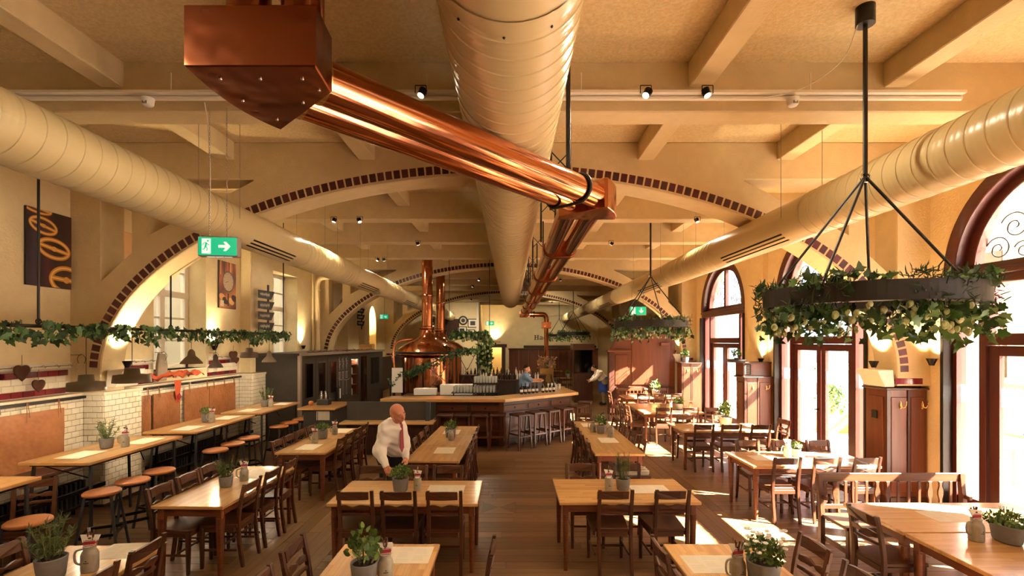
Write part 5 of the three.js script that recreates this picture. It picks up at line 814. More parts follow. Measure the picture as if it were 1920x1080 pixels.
// ---------------------------------------------------------------- brew kettles
function kettle(x, d, label) {
  const k = thing('brew_kettle', label, 'kettle', V(x, 0, d));
  part('body', lathe([[0, 0], [0.8, 0], [0.8, 0.9], [0.78, 0.92], [0.78, 1.98], [0.8, 2.0]], 48), M.copper, k);
  part('cornice', lathe([[0.79, 1.95], [0.96, 2.02], [0.98, 2.06], [0.94, 2.09], [0.9, 2.1]], 48), M.copper, k); part('rim_band', lathe([[0.95, 2.08], [0.99, 2.08], [0.99, 2.14], [0.93, 2.14]], 48), M.black, k, 'black band');
  part('dome', lathe([[0.93, 2.13], [0.84, 2.25], [0.66, 2.38], [0.45, 2.47], [0.33, 2.52], [0.26, 2.6], [0.22, 2.7], [0.2, 2.78], [0.19, 2.82]], 48), M.copper, k);
  part('chimney', cyl(0.165, 0.165, YC - 2.8, 0, 2.8, 0, 32), M.copper, k); part('chimney_flange', [lathe([[0.17, 2.82], [0.24, 2.82], [0.24, 2.86], [0.17, 2.86]], 32), lathe([[0.17, 2.9], [0.21, 2.9], [0.21, 2.93], [0.17, 2.93]], 32)], M.copperDark, k); part('chimney_band', lathe([[0.166, 3.85], [0.18, 3.86], [0.18, 3.9], [0.166, 3.91]], 32), M.copperDark, k);
  part('hatch', [T(lathe([[0, 0.05], [0.2, 0.04], [0.24, 0.0]], 24), 0.1, 2.36, 0.58, 0.9)], M.copper, k);
  for (let i = 0; i < 26; i++) { const a = i / 26 * 2 * PI; part('rivet', T(new THREE.SphereGeometry(0.016, 6, 5), 0.88 * Math.cos(a), 2.2, 0.88 * Math.sin(a)), M.copper, k); }
  return k;
}
const k1 = kettle(-2.6, 15.0, 'polished copper brew kettle with a tall chimney in front of the second arch'); kettle(-2.62, 18.0, 'polished copper brew kettle half hidden behind the other kettle');
part('side_pipe', tube([up3(-0.86, 0, 0.72), up3(-0.86, 1.5, 0.72), up3(-0.86, 2.3, 0.72), up3(-0.75, 2.45, 0.6), up3(-0.4, 2.52, 0.3)], 0.035, 40, 10), M.copper, k1);
{
  // stairs with a garlanded railing round the kettles
  const s = thing('kettle_stairs', 'black iron stair and railing wound with garland before the kettles', 'stairs'), R = rng(61);
  const A = V(-3.4, 1.3, 13.6), B = V(-1.55, 2.15, 13.7), C = V(-0.95, 2.2, 13.9);
  part('handrail', [rod(A, B, 0.02, 8), rod(B, C, 0.02, 8), rod(V(-1.55, 1.2, 13.7), C.clone().setY(1.22), 0.016, 8)], M.steel, s); for (const [p, h] of [[A, 1.3], [A.clone().lerp(B, 0.5), 1.7], [B, 2.15], [C, 2.2]]) part('railing_post', rod(new THREE.Vector3(p.x, 0, p.z), p, 0.018, 8), M.blackMetal, s);
  for (const [a, b] of [[V(-2.4, 1.0, 13.65), V(-1.6, 2.0, 13.7)], [V(-2.35, 1.72, 13.65), V(-1.6, 1.1, 13.7)], [V(-1.5, 1.1, 13.72), V(-1.0, 2.1, 13.88)], [V(-1.5, 2.1, 13.72), V(-1.0, 1.1, 13.88)]]) part('railing_brace', rod(a, b, 0.01, 6), M.steel, s); for (const p of [V(-1.98, 1.5, 13.68), V(-1.25, 1.6, 13.8)]) part('railing_knob', T(new THREE.SphereGeometry(0.045, 12, 8), p.x, p.y, p.z), M.brass, s);
  for (let i = 0; i < 6; i++) part('tread', box2(-3.5 + i * 0.3, -3.2 + i * 0.3, 0.2 + i * 0.18, 0.23 + i * 0.18, 13.75, 14.1), M.steel, s);
  part('string_panel', box2(-3.35, -3.05, 1.0, 1.7, 13.55, 13.6), M.white, s);
  const L = []; for (let i = 0; i < 420; i++) { const t = R(), p = t < 0.75 ? A.clone().lerp(B, t / 0.75) : B.clone().lerp(C, (t - 0.75) * 4); L.push(mat4(p.add(up3(rv(R, 0.08), rv(R, 0.1) - 0.04, rv(R, 0.08))), [rv(R, 1.5), R() * 6.3, rv(R, 1.5)], 0.07 + R() * 0.05)); } scatter('garland_leaves', ivyLeaf, M.ivy, L, s);
  const h = thing('hanging_hops', 'tall bunch of pale hop vines hanging beside the bar rack', 'hop vine'); const H = []; for (let i = 0; i < 420; i++) { const y = 1.5 + R() * 1.0; H.push(mat4(V(-0.78 + rv(R, 0.22), y, 14.5 + rv(R, 0.15)), [rv(R, 1.5), R() * 6.3, rv(R, 1.5)], 0.08 + R() * 0.06)); } scatter('leaves', ivyLeaf, M.ivy, H, h); for (let i = 0; i < 50; i++) { const m = part('hop_cone', cone, M.hop[i % 2], h); m.position.copy(V(-0.82 + rv(R, 0.2), 1.5 + R() * 0.95, 14.38 + rv(R, 0.1))); m.scale.setScalar(0.07); } part('vine_pole', rod(V(-0.78, 0, 14.55), V(-0.78, 2.6, 14.55), 0.02, 6), M.stem, h);
  const w = thing('hop_garland', 'dark hop garland with cream cones hanging before the framed pictures', 'garland'); const W = []; for (let i = 0; i < 300; i++) W.push(mat4(V(-1.9 + R() * 1.25, 2.62 + rv(R, 0.12), 14.9 + rv(R, 0.1)), [rv(R, 1.5), R() * 6.3, rv(R, 1.5)], 0.08 + R() * 0.05)); scatter('leaves', ivyLeaf, M.ivy, W, w); for (let i = 0; i < 14; i++) { const m = part('hop_cone', cone, M.hop[i % 2], w); m.position.copy(V(-1.8 + R() * 1.1, 2.55 + rv(R, 0.1), 14.78)); m.scale.setScalar(0.09); } part('garland_bar', rod(V(-1.95, 2.63, 14.9), V(-0.6, 2.63, 14.9), 0.015, 6), M.black, w); for (const x of [-1.9, -0.65]) part('garland_bar', rod(V(x, 2.63, 14.9), V(x, YC, 14.9), 0.008, 5), M.black, w);
}
// ---------------------------------------------------------------- dark cabinet room and service station on the tiled wall side
{
  const c = thing('cabinet_room', 'charcoal built-in cabinet room with glazed doors and chalk drawings', 'cabinet');
  const P0 = [-5.16, 11.75], P1 = [-4.6, 17.3];
  part('front_wall', box2(-6.29, -5.16, 0, 2.1, 11.78, 11.86), M.charcoal, c); part('corner_post', box2(-5.2, -5.12, 0, 2.12, 11.72, 11.8), M.silver, c);
  part('roof', flat([[-6.29, 11.74], [-5.1, 11.68], [-4.54, 17.3], [-6.29, 17.3]], 2.1, 2.15, 0.004), M.charcoal, c); part('roof_trim', flat([[-5.13, 11.66], [-5.09, 11.66], [-4.53, 17.3], [-4.57, 17.3]], 2.09, 2.16), M.silver, c);
  const g = new THREE.Group(); g.name = 'side_wall'; const L = Math.hypot(P1[0] - P0[0], P1[1] - P0[1]); g.position.copy(V(P0[0], 0, P0[1])); g.rotation.y = Math.atan2(P1[1] - P0[1], P1[0] - P0[0]); c.add(g);   // local x runs along the wall, +z faces the hall
  const niche = [2.95, 3.45];
  part('wall_board', [bx(niche[0], 2.1, 0.06, niche[0] / 2, 1.05, -0.03, 0.002), bx(L - niche[1], 2.1, 0.06, (L + niche[1]) / 2, 1.05, -0.03, 0.002), bx(0.5, 0.75, 0.06, 3.2, 0.375, -0.03, 0), bx(0.5, 0.2, 0.06, 3.2, 2.0, -0.03, 0)], M.charcoal, g);
  for (const x of [0.45, 1.1, 1.75]) { part('door_window', bx(0.34, 0.85, 0.02, x, 1.45, 0.004, 0.002), M.screen, g); part('window_bead', [bx(0.38, 0.02, 0.03, x, 1.885, 0.004), bx(0.38, 0.02, 0.03, x, 1.015, 0.004), bx(0.02, 0.87, 0.03, x - 0.18, 1.45, 0.004), bx(0.02, 0.87, 0.03, x + 0.18, 1.45, 0.004)], M.charcoal, g); part('door_seam', bx(0.012, 2.0, 0.012, x + 0.32, 1.0, 0.002), M.black, g); }
  part('niche_back', bx(0.5, 1.2, 0.02, 3.2, 1.3, -0.45, 0), M.niche, g); part('niche_sides', [bx(0.02, 1.2, 0.42, 2.96, 1.3, -0.24, 0), bx(0.02, 1.2, 0.42, 3.44, 1.3, -0.24, 0)], M.panel, g); for (const y of [0.76, 1.1, 1.42, 1.72]) part('niche_shelf', bx(0.48, 0.02, 0.4, 3.2, y, -0.24), M.panel, g);
  part('glass_door', bx(0.5, 1.95, 0.02, 3.85, 1.0, 0.0, 0.002), M.screen, g); part('steel_edge', [bx(0.03, 2.0, 0.03, 3.58, 1.0, 0.01), bx(0.03, 2.0, 0.03, 4.12, 1.0, 0.01)], M.chrome, g);
  for (let k = 0; k < 7; k++) part('grille_bar', bx(0.02, 0.9, 0.02, 4.5 + k * 0.11, 1.45, 0.01), M.blackMetal, g);
  // chalk drawing: hop bine, glasses and bottles
  const ct = canvasTex(512, 512, (q, w, h) => { q.clearRect(0, 0, w, h); q.strokeStyle = '#cfc9bf'; q.lineWidth = 5; const R = rng(8); const blob = (x, y, r) => { q.beginPath(); for (let a = 0; a < 6.5; a += 0.5) q.lineTo(x + r * (0.7 + 0.5 * R()) * Math.cos(a), y + r * (0.7 + 0.5 * R()) * Math.sin(a)); q.stroke(); }; for (let k = 0; k < 3; k++) { const x = 70 + k * 140; q.beginPath(); for (let t = 0; t < 40; t++) q.lineTo(x + 14 * Math.sin(t * 0.6), 20 + t * 4); q.stroke(); blob(x - 20, 60, 18); blob(x + 24, 90, 20); blob(x, 130, 16); q.strokeRect(x - 34, 200, 68, 80); for (let j = 0; j < 4; j++) { q.beginPath(); q.moveTo(x - 34, 215 + j * 18); q.lineTo(x + 34, 210 + j * 18); q.stroke(); } q.beginPath(); q.moveTo(x - 20, 470); q.lineTo(x - 20, 380); q.lineTo(x - 8, 350); q.lineTo(x - 8, 315); q.lineTo(x + 8, 315); q.lineTo(x + 8, 350); q.lineTo(x + 20, 380); q.lineTo(x + 20, 470); q.closePath(); q.stroke(); } q.beginPath(); q.moveTo(30, 300); q.bezierCurveTo(160, 270, 300, 330, 480, 290); q.stroke(); });
  part('chalk_drawing', T(new THREE.PlaneGeometry(0.85, 1.25), 2.45, 1.42, 0.003), std({ map: ct, transparent: true, roughness: 0.9 }), g);
  // food in the niche
  for (const [i, y] of [0.77, 1.11, 1.43].entries()) for (let k = 0; k < 3; k++) { const m = mesh('storage_jar', lathe([[0, 0], [0.055, 0], [0.06, 0.01], [0.06, 0.16], [0.05, 0.18], [0.05, 0.2], [0, 0.2]], 14), k === 1 ? M.niche : M.white); m.position.copy(g.localToWorld ? (g.updateMatrixWorld(true), g.localToWorld(up3(3.06 + k * 0.14, y, -0.2))) : up3(0, 0, 0)); tag(m, ['storage jar on the lowest shelf of the lit niche', 'storage jar on the middle shelf of the lit niche', 'storage jar on the top shelf of the lit niche'][i], 'jar', 'jars in the lit niche'); }
  const nl = new THREE.PointLight(WARM, 1.4, 0, 2); nl.position.copy(g.localToWorld(up3(3.2, 1.86, -0.12))); nl.castShadow = true; scene.add(nl); part('niche_light', bx(0.3, 0.015, 0.04, 3.2, 1.89, -0.12, 0.003), M.bulb, g);
  // roof-top clutter
  const R = rng(33); for (let i = 0; i < 8; i++) { const t = 0.15 + i * 0.1, b = thing('trailing_sprig', 'dry brown sprig ' + ORD[i] + ' from the corner post on the cabinet room roof', 'sprig', V(-5.25 + t * 0.6, 2.15, 11.9 + t * 5), i, 'sprigs on the cabinet room roof'); part('twig', [rod(up3(-0.2, 0.01, 0), up3(0.2, 0.02, 0.02), 0.008, 5), rod(up3(-0.05, 0.01, 0), up3(0.02, 0.07, 0.1), 0.006, 5), rod(up3(0.06, 0.01, 0), up3(0.15, 0.06, -0.08), 0.006, 5)], M.wicker, b); }
  const wb = thing('wooden_box', 'small pale wooden box on the cabinet room roof before the niche', 'box', V(-4.95, 2.15, 16.6)); part('box_side', [bx(0.42, 0.2, 0.02, 0, 0.1, 0.15), bx(0.42, 0.2, 0.02, 0, 0.1, -0.15), bx(0.02, 0.2, 0.28, 0.2, 0.1, 0), bx(0.02, 0.2, 0.28, -0.2, 0.1, 0)], M.oak, wb); part('box_base', bx(0.4, 0.02, 0.28, 0, 0.01, 0), M.oak, wb);
  // service station
  const s = thing('service_station', 'black service cabinet with an oak top and a paper notice', 'cabinet'); part('body', box2(-4.4, -3.78, 0, 1.0, 10.2, 11.2, 0.006), M.charcoal, s); part('top', box2(-4.49, -3.7, 1.0, 1.04, 10.1, 11.25, 0.005), M.oak, s); part('door_seam', box2(-4.1, -4.09, 0.05, 0.95, 10.19, 10.2, 0), M.black, s);
  const n = part('notice', T(new THREE.PlaneGeometry(0.28, 0.19), -3.98, 0.87, -10.195), M.paper, s, 'white paper notice');
  const ch = thing('condiment_caddy', 'black caddy of bottles and cutlery on the service cabinet', 'caddy', V(-4.15, 1.04, 10.7)); part('tray', bx(0.26, 0.12, 0.18, 0, 0.06, 0), M.black, ch); for (let k = 0; k < 5; k++) part('bottle', T(lathe([[0, 0], [0.025, 0], [0.025, 0.14], [0.012, 0.18], [0.012, 0.24], [0, 0.24]], 10), -0.09 + k * 0.045, 0.06, (k % 2) * 0.05 - 0.02), k % 2 ? M.chrome : M.black, ch);
  const sh = thing('clay_bowl', 'round clay jar on the service cabinet', 'jar', V(-4.38, 1.04, 10.55)); part('jar_body', lathe([[0, 0], [0.03, 0], [0.055, 0.04], [0.05, 0.08], [0.03, 0.1], [0, 0.1]], 18), M.seatWood, sh);
  const bag = thing('hanging_apron', 'black cloth with a white napkin hanging on the cabinet wall', 'cloth'); g.updateMatrixWorld(true); const bpz = g.localToWorld(up3(2.0, 0.9, 0.04)); bag.position.copy(bpz); bag.rotation.y = g.rotation.y; part('cloth', bx(0.22, 0.5, 0.05, 0, 0, 0, 0.02), M.black, bag); part('napkin', bx(0.06, 0.28, 0.02, 0.03, 0.06, 0.035, 0.008), M.white, bag); part('hook', bx(0.02, 0.05, 0.03, 0, 0.26, 0.0), M.blackMetal, bag);
}
// ---------------------------------------------------------------- panelled coat piers and booth partition on the window side
function coatPier(d, x0, label, h, hi) {
  const p = thing('coat_pier', label, 'cabinet'), dd = d + 0.45;
  part('body', box2(x0 + 0.02, 6.18, 0, h - 0.03, d + 0.02, dd, 0.004), M.panel, p); part('cap', box2(x0 - 0.03, 6.18, h - 0.03, h, d - 0.03, dd + 0.03, 0.008), M.panelDark, p); part('skirting', box2(x0, 6.18, 0, 0.14, d, dd + 0.01, 0.006), M.panelDark, p);
  for (const [a, b] of [[x0 + 0.07, x0 + 0.3], [x0 + 0.36, 6.12]]) part('front_panel', box2(a, b, 0.22, h - 0.14, d + 0.004, d + 0.026, 0.008), M.panel, p); part('side_panel', box2(x0 + 0.002, x0 + 0.026, 0.22, h - 0.14, d + 0.08, dd - 0.08, 0.008), M.panel, p);
  part('frame_stile', [box2(x0, x0 + 0.06, 0, h - 0.03, d, d + 0.03), box2(x0 + 0.31, x0 + 0.35, 0, h - 0.03, d, d + 0.03)], M.panelDark, p);
  if (hi) { part('upper_cabinet', box2(x0 + hi[0], 6.17, h, hi[1], d + 0.1, dd + 0.05, 0.006), M.panel, p); part('upper_cap', box2(x0 + hi[0] - 0.03, 6.18, hi[1], hi[1] + 0.03, d + 0.07, dd + 0.06, 0.006), M.panelDark, p); }
  for (const x of [x0 + 0.2, x0 + 0.52]) { const H = h - 0.25; for (const s of [-1, 1]) part('coat_hook', tube([V(x, H, d), V(x + s * 0.02, H - 0.04, d - 0.03), V(x + s * 0.035, H + 0.0, d - 0.06), V(x + s * 0.045, H + 0.06, d - 0.055)], 0.007, 14, 6), M.brass, p); part('hook_plate', box2(x - 0.015, x + 0.015, H - 0.06, H + 0.03, d - 0.008, d + 0.004), M.brass, p); }
  return p;
}
{ const p = coatPier(7.1, 5.57, 'dark panelled coat pier under the first arch foot', 1.76, [0.34, 2.12]); part('thermostat', box2(5.545, 5.572, 1.28, 1.4, 7.28, 7.38), M.black, p); }
{ const p = coatPier(11.28, 5.5, 'dark panelled coat pier with a chalk list between two doorways', 1.62, [0.02, 1.93]); part('chalk_list', T(new THREE.PlaneGeometry(0.16, 0.24), 5.62, 1.78, -11.374), std({ map: canvasTex(128, 192, (c, w, h) => { c.fillStyle = '#1c1a18'; c.fillRect(0, 0, w, h); c.strokeStyle = '#b9b3a6'; c.lineWidth = 6; for (let r = 0; r < 6; r++) { c.beginPath(); for (let i = 0; i < 12; i++) c.lineTo(18 + i * 8, 26 + r * 28 + (i % 2 ? 6 : -4)); c.stroke(); } }), roughness: 0.9 }), p); }
coatPier(15.5, 5.52, 'dark panelled coat pier under the second arch foot', 1.76, null);
coatPier(2.62, 5.57, 'dark panelled coat pier beside the nearest doorway', 1.76, [0.34, 2.12]);
{ const t = thing('plant_tray', 'black round tray with a small leafy plant on the coat pier', 'plant', V(5.42, 1.95, 11.5)), R = rng(3), L = []; part('tray', lathe([[0, 0], [0.2, 0], [0.21, 0.07], [0.2, 0.07], [0.19, 0.02], [0, 0.02]], 28), M.black, t); part('pot', T(potGeo, 0, 0.01, 0, 0, 0, 0, 0.7), M.black, t); for (let i = 0; i < 60; i++) L.push(mat4(up3(rv(R, 0.08), 0.12 + R() * 0.18, rv(R, 0.08)), [rv(R, 1), R() * 6, rv(R, 1)], 0.06)); scatter('leaves', ovalLeaf, M.herb, L, t); }
herbPot(5.72, 1.76, 15.7, 'basil', 'small potted plant in a grey pot on the second arch pier', 1.3, 22);
{
  const p = thing('booth_partition', 'tall dark wood partition with raised panels closing the dining booth', 'partition');
  const d = 16.05; part('panel_wall', T(ext([[3.35, 0], [5.5, 0], [5.5, 3.05], [3.75, 3.05], [3.62, 2.75], [3.35, 2.2]], 0.08, 0.004), 0, 0, -d - 0.08), M.panel, p);
  part('top_rail', box2(3.3, 5.5, 3.05, 3.12, d - 0.04, d + 0.12, 0.008), M.panelDark, p); part('raised_panel', box2(4.05, 5.35, 1.0, 2.85, d - 0.025, d + 0.005, 0.014), M.panel, p); part('raised_panel', box2(3.5, 3.92, 1.0, 2.0, d - 0.025, d + 0.005, 0.014), M.panel, p);
  const q = []; for (let i = 0; i <= 10; i++) { const a = PI / 2 * i / 10; q.push([4.0 - 0.52 * Math.cos(a), 2.2 + 0.65 * Math.sin(a)]); } q.push([4.0, 2.2]); part('quarter_panel', T(ext(q, 0.03, 0.006), 0, 0, -d - 0.003), M.panel, p);
  part('newel_post', box2(3.27, 3.45, 0, 2.1, d - 0.12, d + 0.14, 0.008), M.panelDark, p); part('newel_cap', box2(3.22, 4.0, 2.1, 2.16, d - 0.16, d + 0.16, 0.01), M.panel, p); part('seat_rail', box2(3.45, 5.45, 0.86, 0.92, d - 0.06, d + 0.01), M.panelDark, p); part('shelf_bracket', box2(5.0, 5.3, 2.3, 2.4, d - 0.12, d), M.panel, p);
  const g2 = thing('buffet_screen', 'dark glazed buffet screen beyond the booth partition', 'cabinet'); part('screen_body', box2(2.55, 3.3, 0, 1.15, 19.2, 19.9), M.panelDark, g2); part('screen_glass', box2(2.55, 3.3, 1.2, 2.1, 19.3, 19.34), M.screen, g2); part('screen_hood', box2(2.5, 3.35, 2.1, 2.35, 19.1, 20), M.panelDark, g2);
  part('screen_post', [box2(2.52, 2.58, 1.1, 2.1, 19.3, 19.4), box2(3.26, 3.32, 1.1, 2.1, 19.3, 19.4)], M.panelDark, g2);
}
// far dining corner beside the end wall
{
  table(1.7, 3.0, 27.5, 28.3, 'reddish table before the end wall wainscot', 0, M.oakB); table(2.2, 3.2, 22.2, 23.0, 'table between the tap column and the buffet screen', 0, M.oak);
  row([2.4, 2.9], 22.3, FACE.away, 'wooden chair at the table by the buffet screen'); row(2.15, 22.6, FACE.right, 'wooden chair at the end of the table by the buffet screen'); row([1.95, 2.6], 27.6, FACE.away, 'wooden chair at the table before the wainscot');
  herbPot(2.7, TY, 22.6, 'parsley', 'small pot of herbs on the table by the buffet screen', 1.4, 31);
  const f = thing('dried_flowers', 'big bunch of dried pink and straw flowers round the tap column', 'flowers', V(1.96, 1.3, 25.9)), R = rng(12), A = [], B = []; for (let i = 0; i < 300; i++) { const m = mat4(up3(rv(R, 0.45), rv(R, 0.3), rv(R, 0.25)), [rv(R, 1.5), R() * 6, rv(R, 1.5)], 0.13); (i % 2 ? A : B).push(m); } scatter('petals', ovalLeaf, [std({ color: 0xd9a79a, roughness: 0.9 }), std({ color: 0xc79a4a, roughness: 0.9 })], A.concat(B), f); part('flower_stems', rod(up3(0, -0.3, 0), up3(0, 0.1, 0), 0.12, 10), M.stem, f);
}
// ---------------------------------------------------------------- pictures, boards, wreaths and ledge decoration on the tiled wall side
const pict = (w, h, tex, pos, turn, name, label, cat = 'picture') => { const p = thing(name, label, cat, pos, turn); part('canvas_box', bx(w, h, 0.035, 0, 0, 0.018, 0.003), M.black, p); const g = new THREE.PlaneGeometry(w - 0.006, h - 0.006); part('print', T(g, 0, 0, 0.0365), std({ map: tex, roughness: 0.5 }), p); return p; };
const wheelTex = canvasTex(420, 680, (c, w, h) => {
  const g = c.createLinearGradient(0, 0, w, 0); g.addColorStop(0, '#1b1018'); g.addColorStop(0.15, '#3a2a3c'); g.addColorStop(0.3, '#241018'); g.addColorStop(0.45, '#4a1c26'); g.addColorStop(0.6, '#24130f'); g.addColorStop(1, '#3d2018'); c.fillStyle = g; c.fillRect(0, 0, w, h);
  const wheel = (x, y, rx, ry, rot, lw) => { c.save(); c.translate(x, y); c.rotate(rot); for (const [col, l] of [['#6b3d10', lw + 8], ['#c98a35', lw], ['#ecc372', lw * 0.35]]) { c.strokeStyle = col; c.lineWidth = l; c.beginPath(); c.ellipse(0, 0, rx, ry, 0, 0, 7); c.stroke(); c.beginPath(); c.moveTo(-rx, -ry * 0.1); c.lineTo(rx, ry * 0.1); c.stroke(); } c.fillStyle = '#d9a34e'; c.beginPath(); c.ellipse(0, 0, rx * 0.2, ry * 0.28, 0, 0, 7); c.fill(); c.restore(); };
  wheel(90, -6, 130, 40, 0.1, 22); wheel(150, 140, 122, 64, 0.18, 26); wheel(250, 330, 145, 80, 0.12, 34); wheel(370, 600, 150, 110, 0, 40);
});
const gaugeTex = canvasTex(340, 560, (c, w, h) => { const g = c.createLinearGradient(0, 0, w, h); g.addColorStop(0, '#4a1c10'); g.addColorStop(0.3, '#b4602a'); g.addColorStop(0.5, '#5a2212'); g.addColorStop(0.75, '#d08a44'); g.addColorStop(1, '#3a160e'); c.fillStyle = g; c.fillRect(0, 0, w, h); for (let k = 0; k < 5; k++) { c.fillStyle = ['#e0a05a', '#2e100a', '#c06a30', '#f0c080', '#40180e'][k]; c.fillRect(20 + k * 66, 0, 22, h * 0.3); c.beginPath(); c.ellipse(60 + k * 60, 430 + (k % 2) * 40, 60, 40, 0.4, 0, 7); c.fill(); } c.fillStyle = '#5a4a3a'; c.beginPath(); c.ellipse(180, 235, 118, 128, 0, 0, 7); c.fill(); c.fillStyle = '#c9b091'; c.beginPath(); c.ellipse(180, 235, 102, 112, 0, 0, 7); c.fill(); c.strokeStyle = '#3a2c22'; c.lineWidth = 5; for (let k = 0; k < 12; k++) { const a = k / 12 * 6.28; c.beginPath(); c.moveTo(180 + 80 * Math.cos(a), 235 + 88 * Math.sin(a)); c.lineTo(180 + 94 * Math.cos(a), 235 + 103 * Math.sin(a)); c.stroke(); } c.beginPath(); c.moveTo(180, 235); c.lineTo(120, 250); c.stroke(); c.fillStyle = '#d8c8b4'; c.fillRect(20, 470, 70, 70); c.fillStyle = '#20100a'; c.fillRect(165, 380, 26, 150); });
const pipeTex = canvasTex(340, 560, (c, w, h) => { c.fillStyle = '#c8935a'; c.fillRect(0, 0, w, h); c.fillStyle = '#e0b27a'; c.fillRect(40, 0, 120, h * 0.55); c.fillStyle = '#8a4a20'; c.fillRect(0, h * 0.5, w, 40); c.fillStyle = '#3a1a10'; c.fillRect(0, h * 0.62, w, 60); c.fillStyle = '#b9a48e'; c.fillRect(0, h * 0.74, w, 90); c.fillStyle = '#2a1410'; c.fillRect(0, h * 0.9, w, 60); c.fillStyle = '#d98a3a'; c.fillRect(250, 0, 60, h); });
pict(0.66, 1.06, wheelTex, V(XL + 0.0, 3.74, 6.74), PI / 2, 'wall_picture', 'tall picture of three golden valve wheels on dark maroon');
pict(0.66, 1.06, pipeTex, V(XL, 3.76, 8.28), PI / 2, 'wall_picture', 'tall picture of orange pipes seen through the arch opening');
pict(0.66, 1.06, gaugeTex, V(XL, 3.73, 10.98), PI / 2, 'wall_picture', 'tall picture of a round pressure gauge among copper pipes');
{
  const mk = (x, y, d, k, label) => { const s = thing('direction_board', label, 'sign', V(x, y, d), PI / 2 - 0.35); part('post', bx(0.05, k * 0.3 + 0.1, 0.025, 0.08, 0, -0.02, 0.003), M.black, s); for (let i = 0; i < k; i++) { const y0 = (k / 2 - i - 0.5) * 0.26; part('arrow_plank', T(ext([[-0.24, -0.08], [0.14, -0.1], [0.24, 0.1], [-0.24, 0.11]], 0.02, 0.002), 0, y0, 0), M.black, s); part('chalk_script', T(new THREE.PlaneGeometry(0.34, 0.12), -0.05, y0 + 0.01, 0.0235), chalk[i % 4], s); } };
  const chalk = [3, 9, 17, 23].map((sd) => std({ map: canvasTex(160, 56, (c, w, h) => { c.clearRect(0, 0, w, h); const R = rng(sd); c.strokeStyle = '#d8d2c6'; c.lineWidth = 5; c.beginPath(); for (let i = 0; i < 22; i++) c.lineTo(10 + i * 6.4, h / 2 + (i % 2 ? 1 : -1) * (6 + R() * 14)); c.stroke(); }), transparent: true, roughness: 0.9 }));
  mk(-6.03, 3.2, 11.85, 4, 'black arrow boards with white chalk script on the left wall pilaster'); mk(-6.2, 3.45, 19.9, 3, 'black arrow boards with chalk script beside the round-headed niche');
}
// framed photographs on the wall beside the kettles
for (const [x, y, w, h, o, l] of [[-3.65, 3.2, 0.9, 1.3, 0, 'large dark framed poster beside the chimneys'], [-2.95, 3.75, 0.55, 0.5, 1, 'oval framed photograph above the hop garland'], [-2.35, 3.58, 0.62, 0.55, 0, 'square black framed photograph with a wide white mount'], [-3.02, 3.15, 0.6, 0.45, 0, 'framed photograph under the oval one'], [-2.5, 2.98, 0.55, 0.42, 0, 'framed photograph above the hop garland end'], [-2.2, 2.6, 0.26, 0.2, 0, 'tiny framed picture lowest on the wall'], [-5.0, 3.25, 0.45, 0.35, 0, 'pale framed picture on the far side of the chimneys'], [-4.85, 3.75, 0.25, 0.5, 0, 'narrow dark frame on the far side of the chimneys']]) {
  const p = thing('framed_photograph', l, 'picture', V(x, y, 29.98)); const dark = l.startsWith('large');
  if (o) { part('frame', lathe([[0.2, 0], [0.29, 0], [0.29, 0.04], [0.2, 0.04]], 28).rotateX(PI / 2), M.black, p); part('print', T(new THREE.CircleGeometry(0.2, 24), 0, 0, 0.02), M.paper, p); part('image', T(new THREE.CircleGeometry(0.12, 20), 0, 0, 0.024), M.charcoal, p); }
  else { part('frame', [bx(w, 0.05, 0.04, 0, h / 2 - 0.025, 0.02), bx(w, 0.05, 0.04, 0, -h / 2 + 0.025, 0.02), bx(0.05, h, 0.04, w / 2 - 0.025, 0, 0.02), bx(0.05, h, 0.04, -w / 2 + 0.025, 0, 0.02)], M.black, p); part('print', bx(w - 0.06, h - 0.06, 0.015, 0, 0, 0.01, 0), dark ? M.panelDark : M.white, p); if (!dark) part('image', bx(w * 0.5, h * 0.48, 0.004, 0, 0, 0.02, 0), M.charcoal, p); }
}
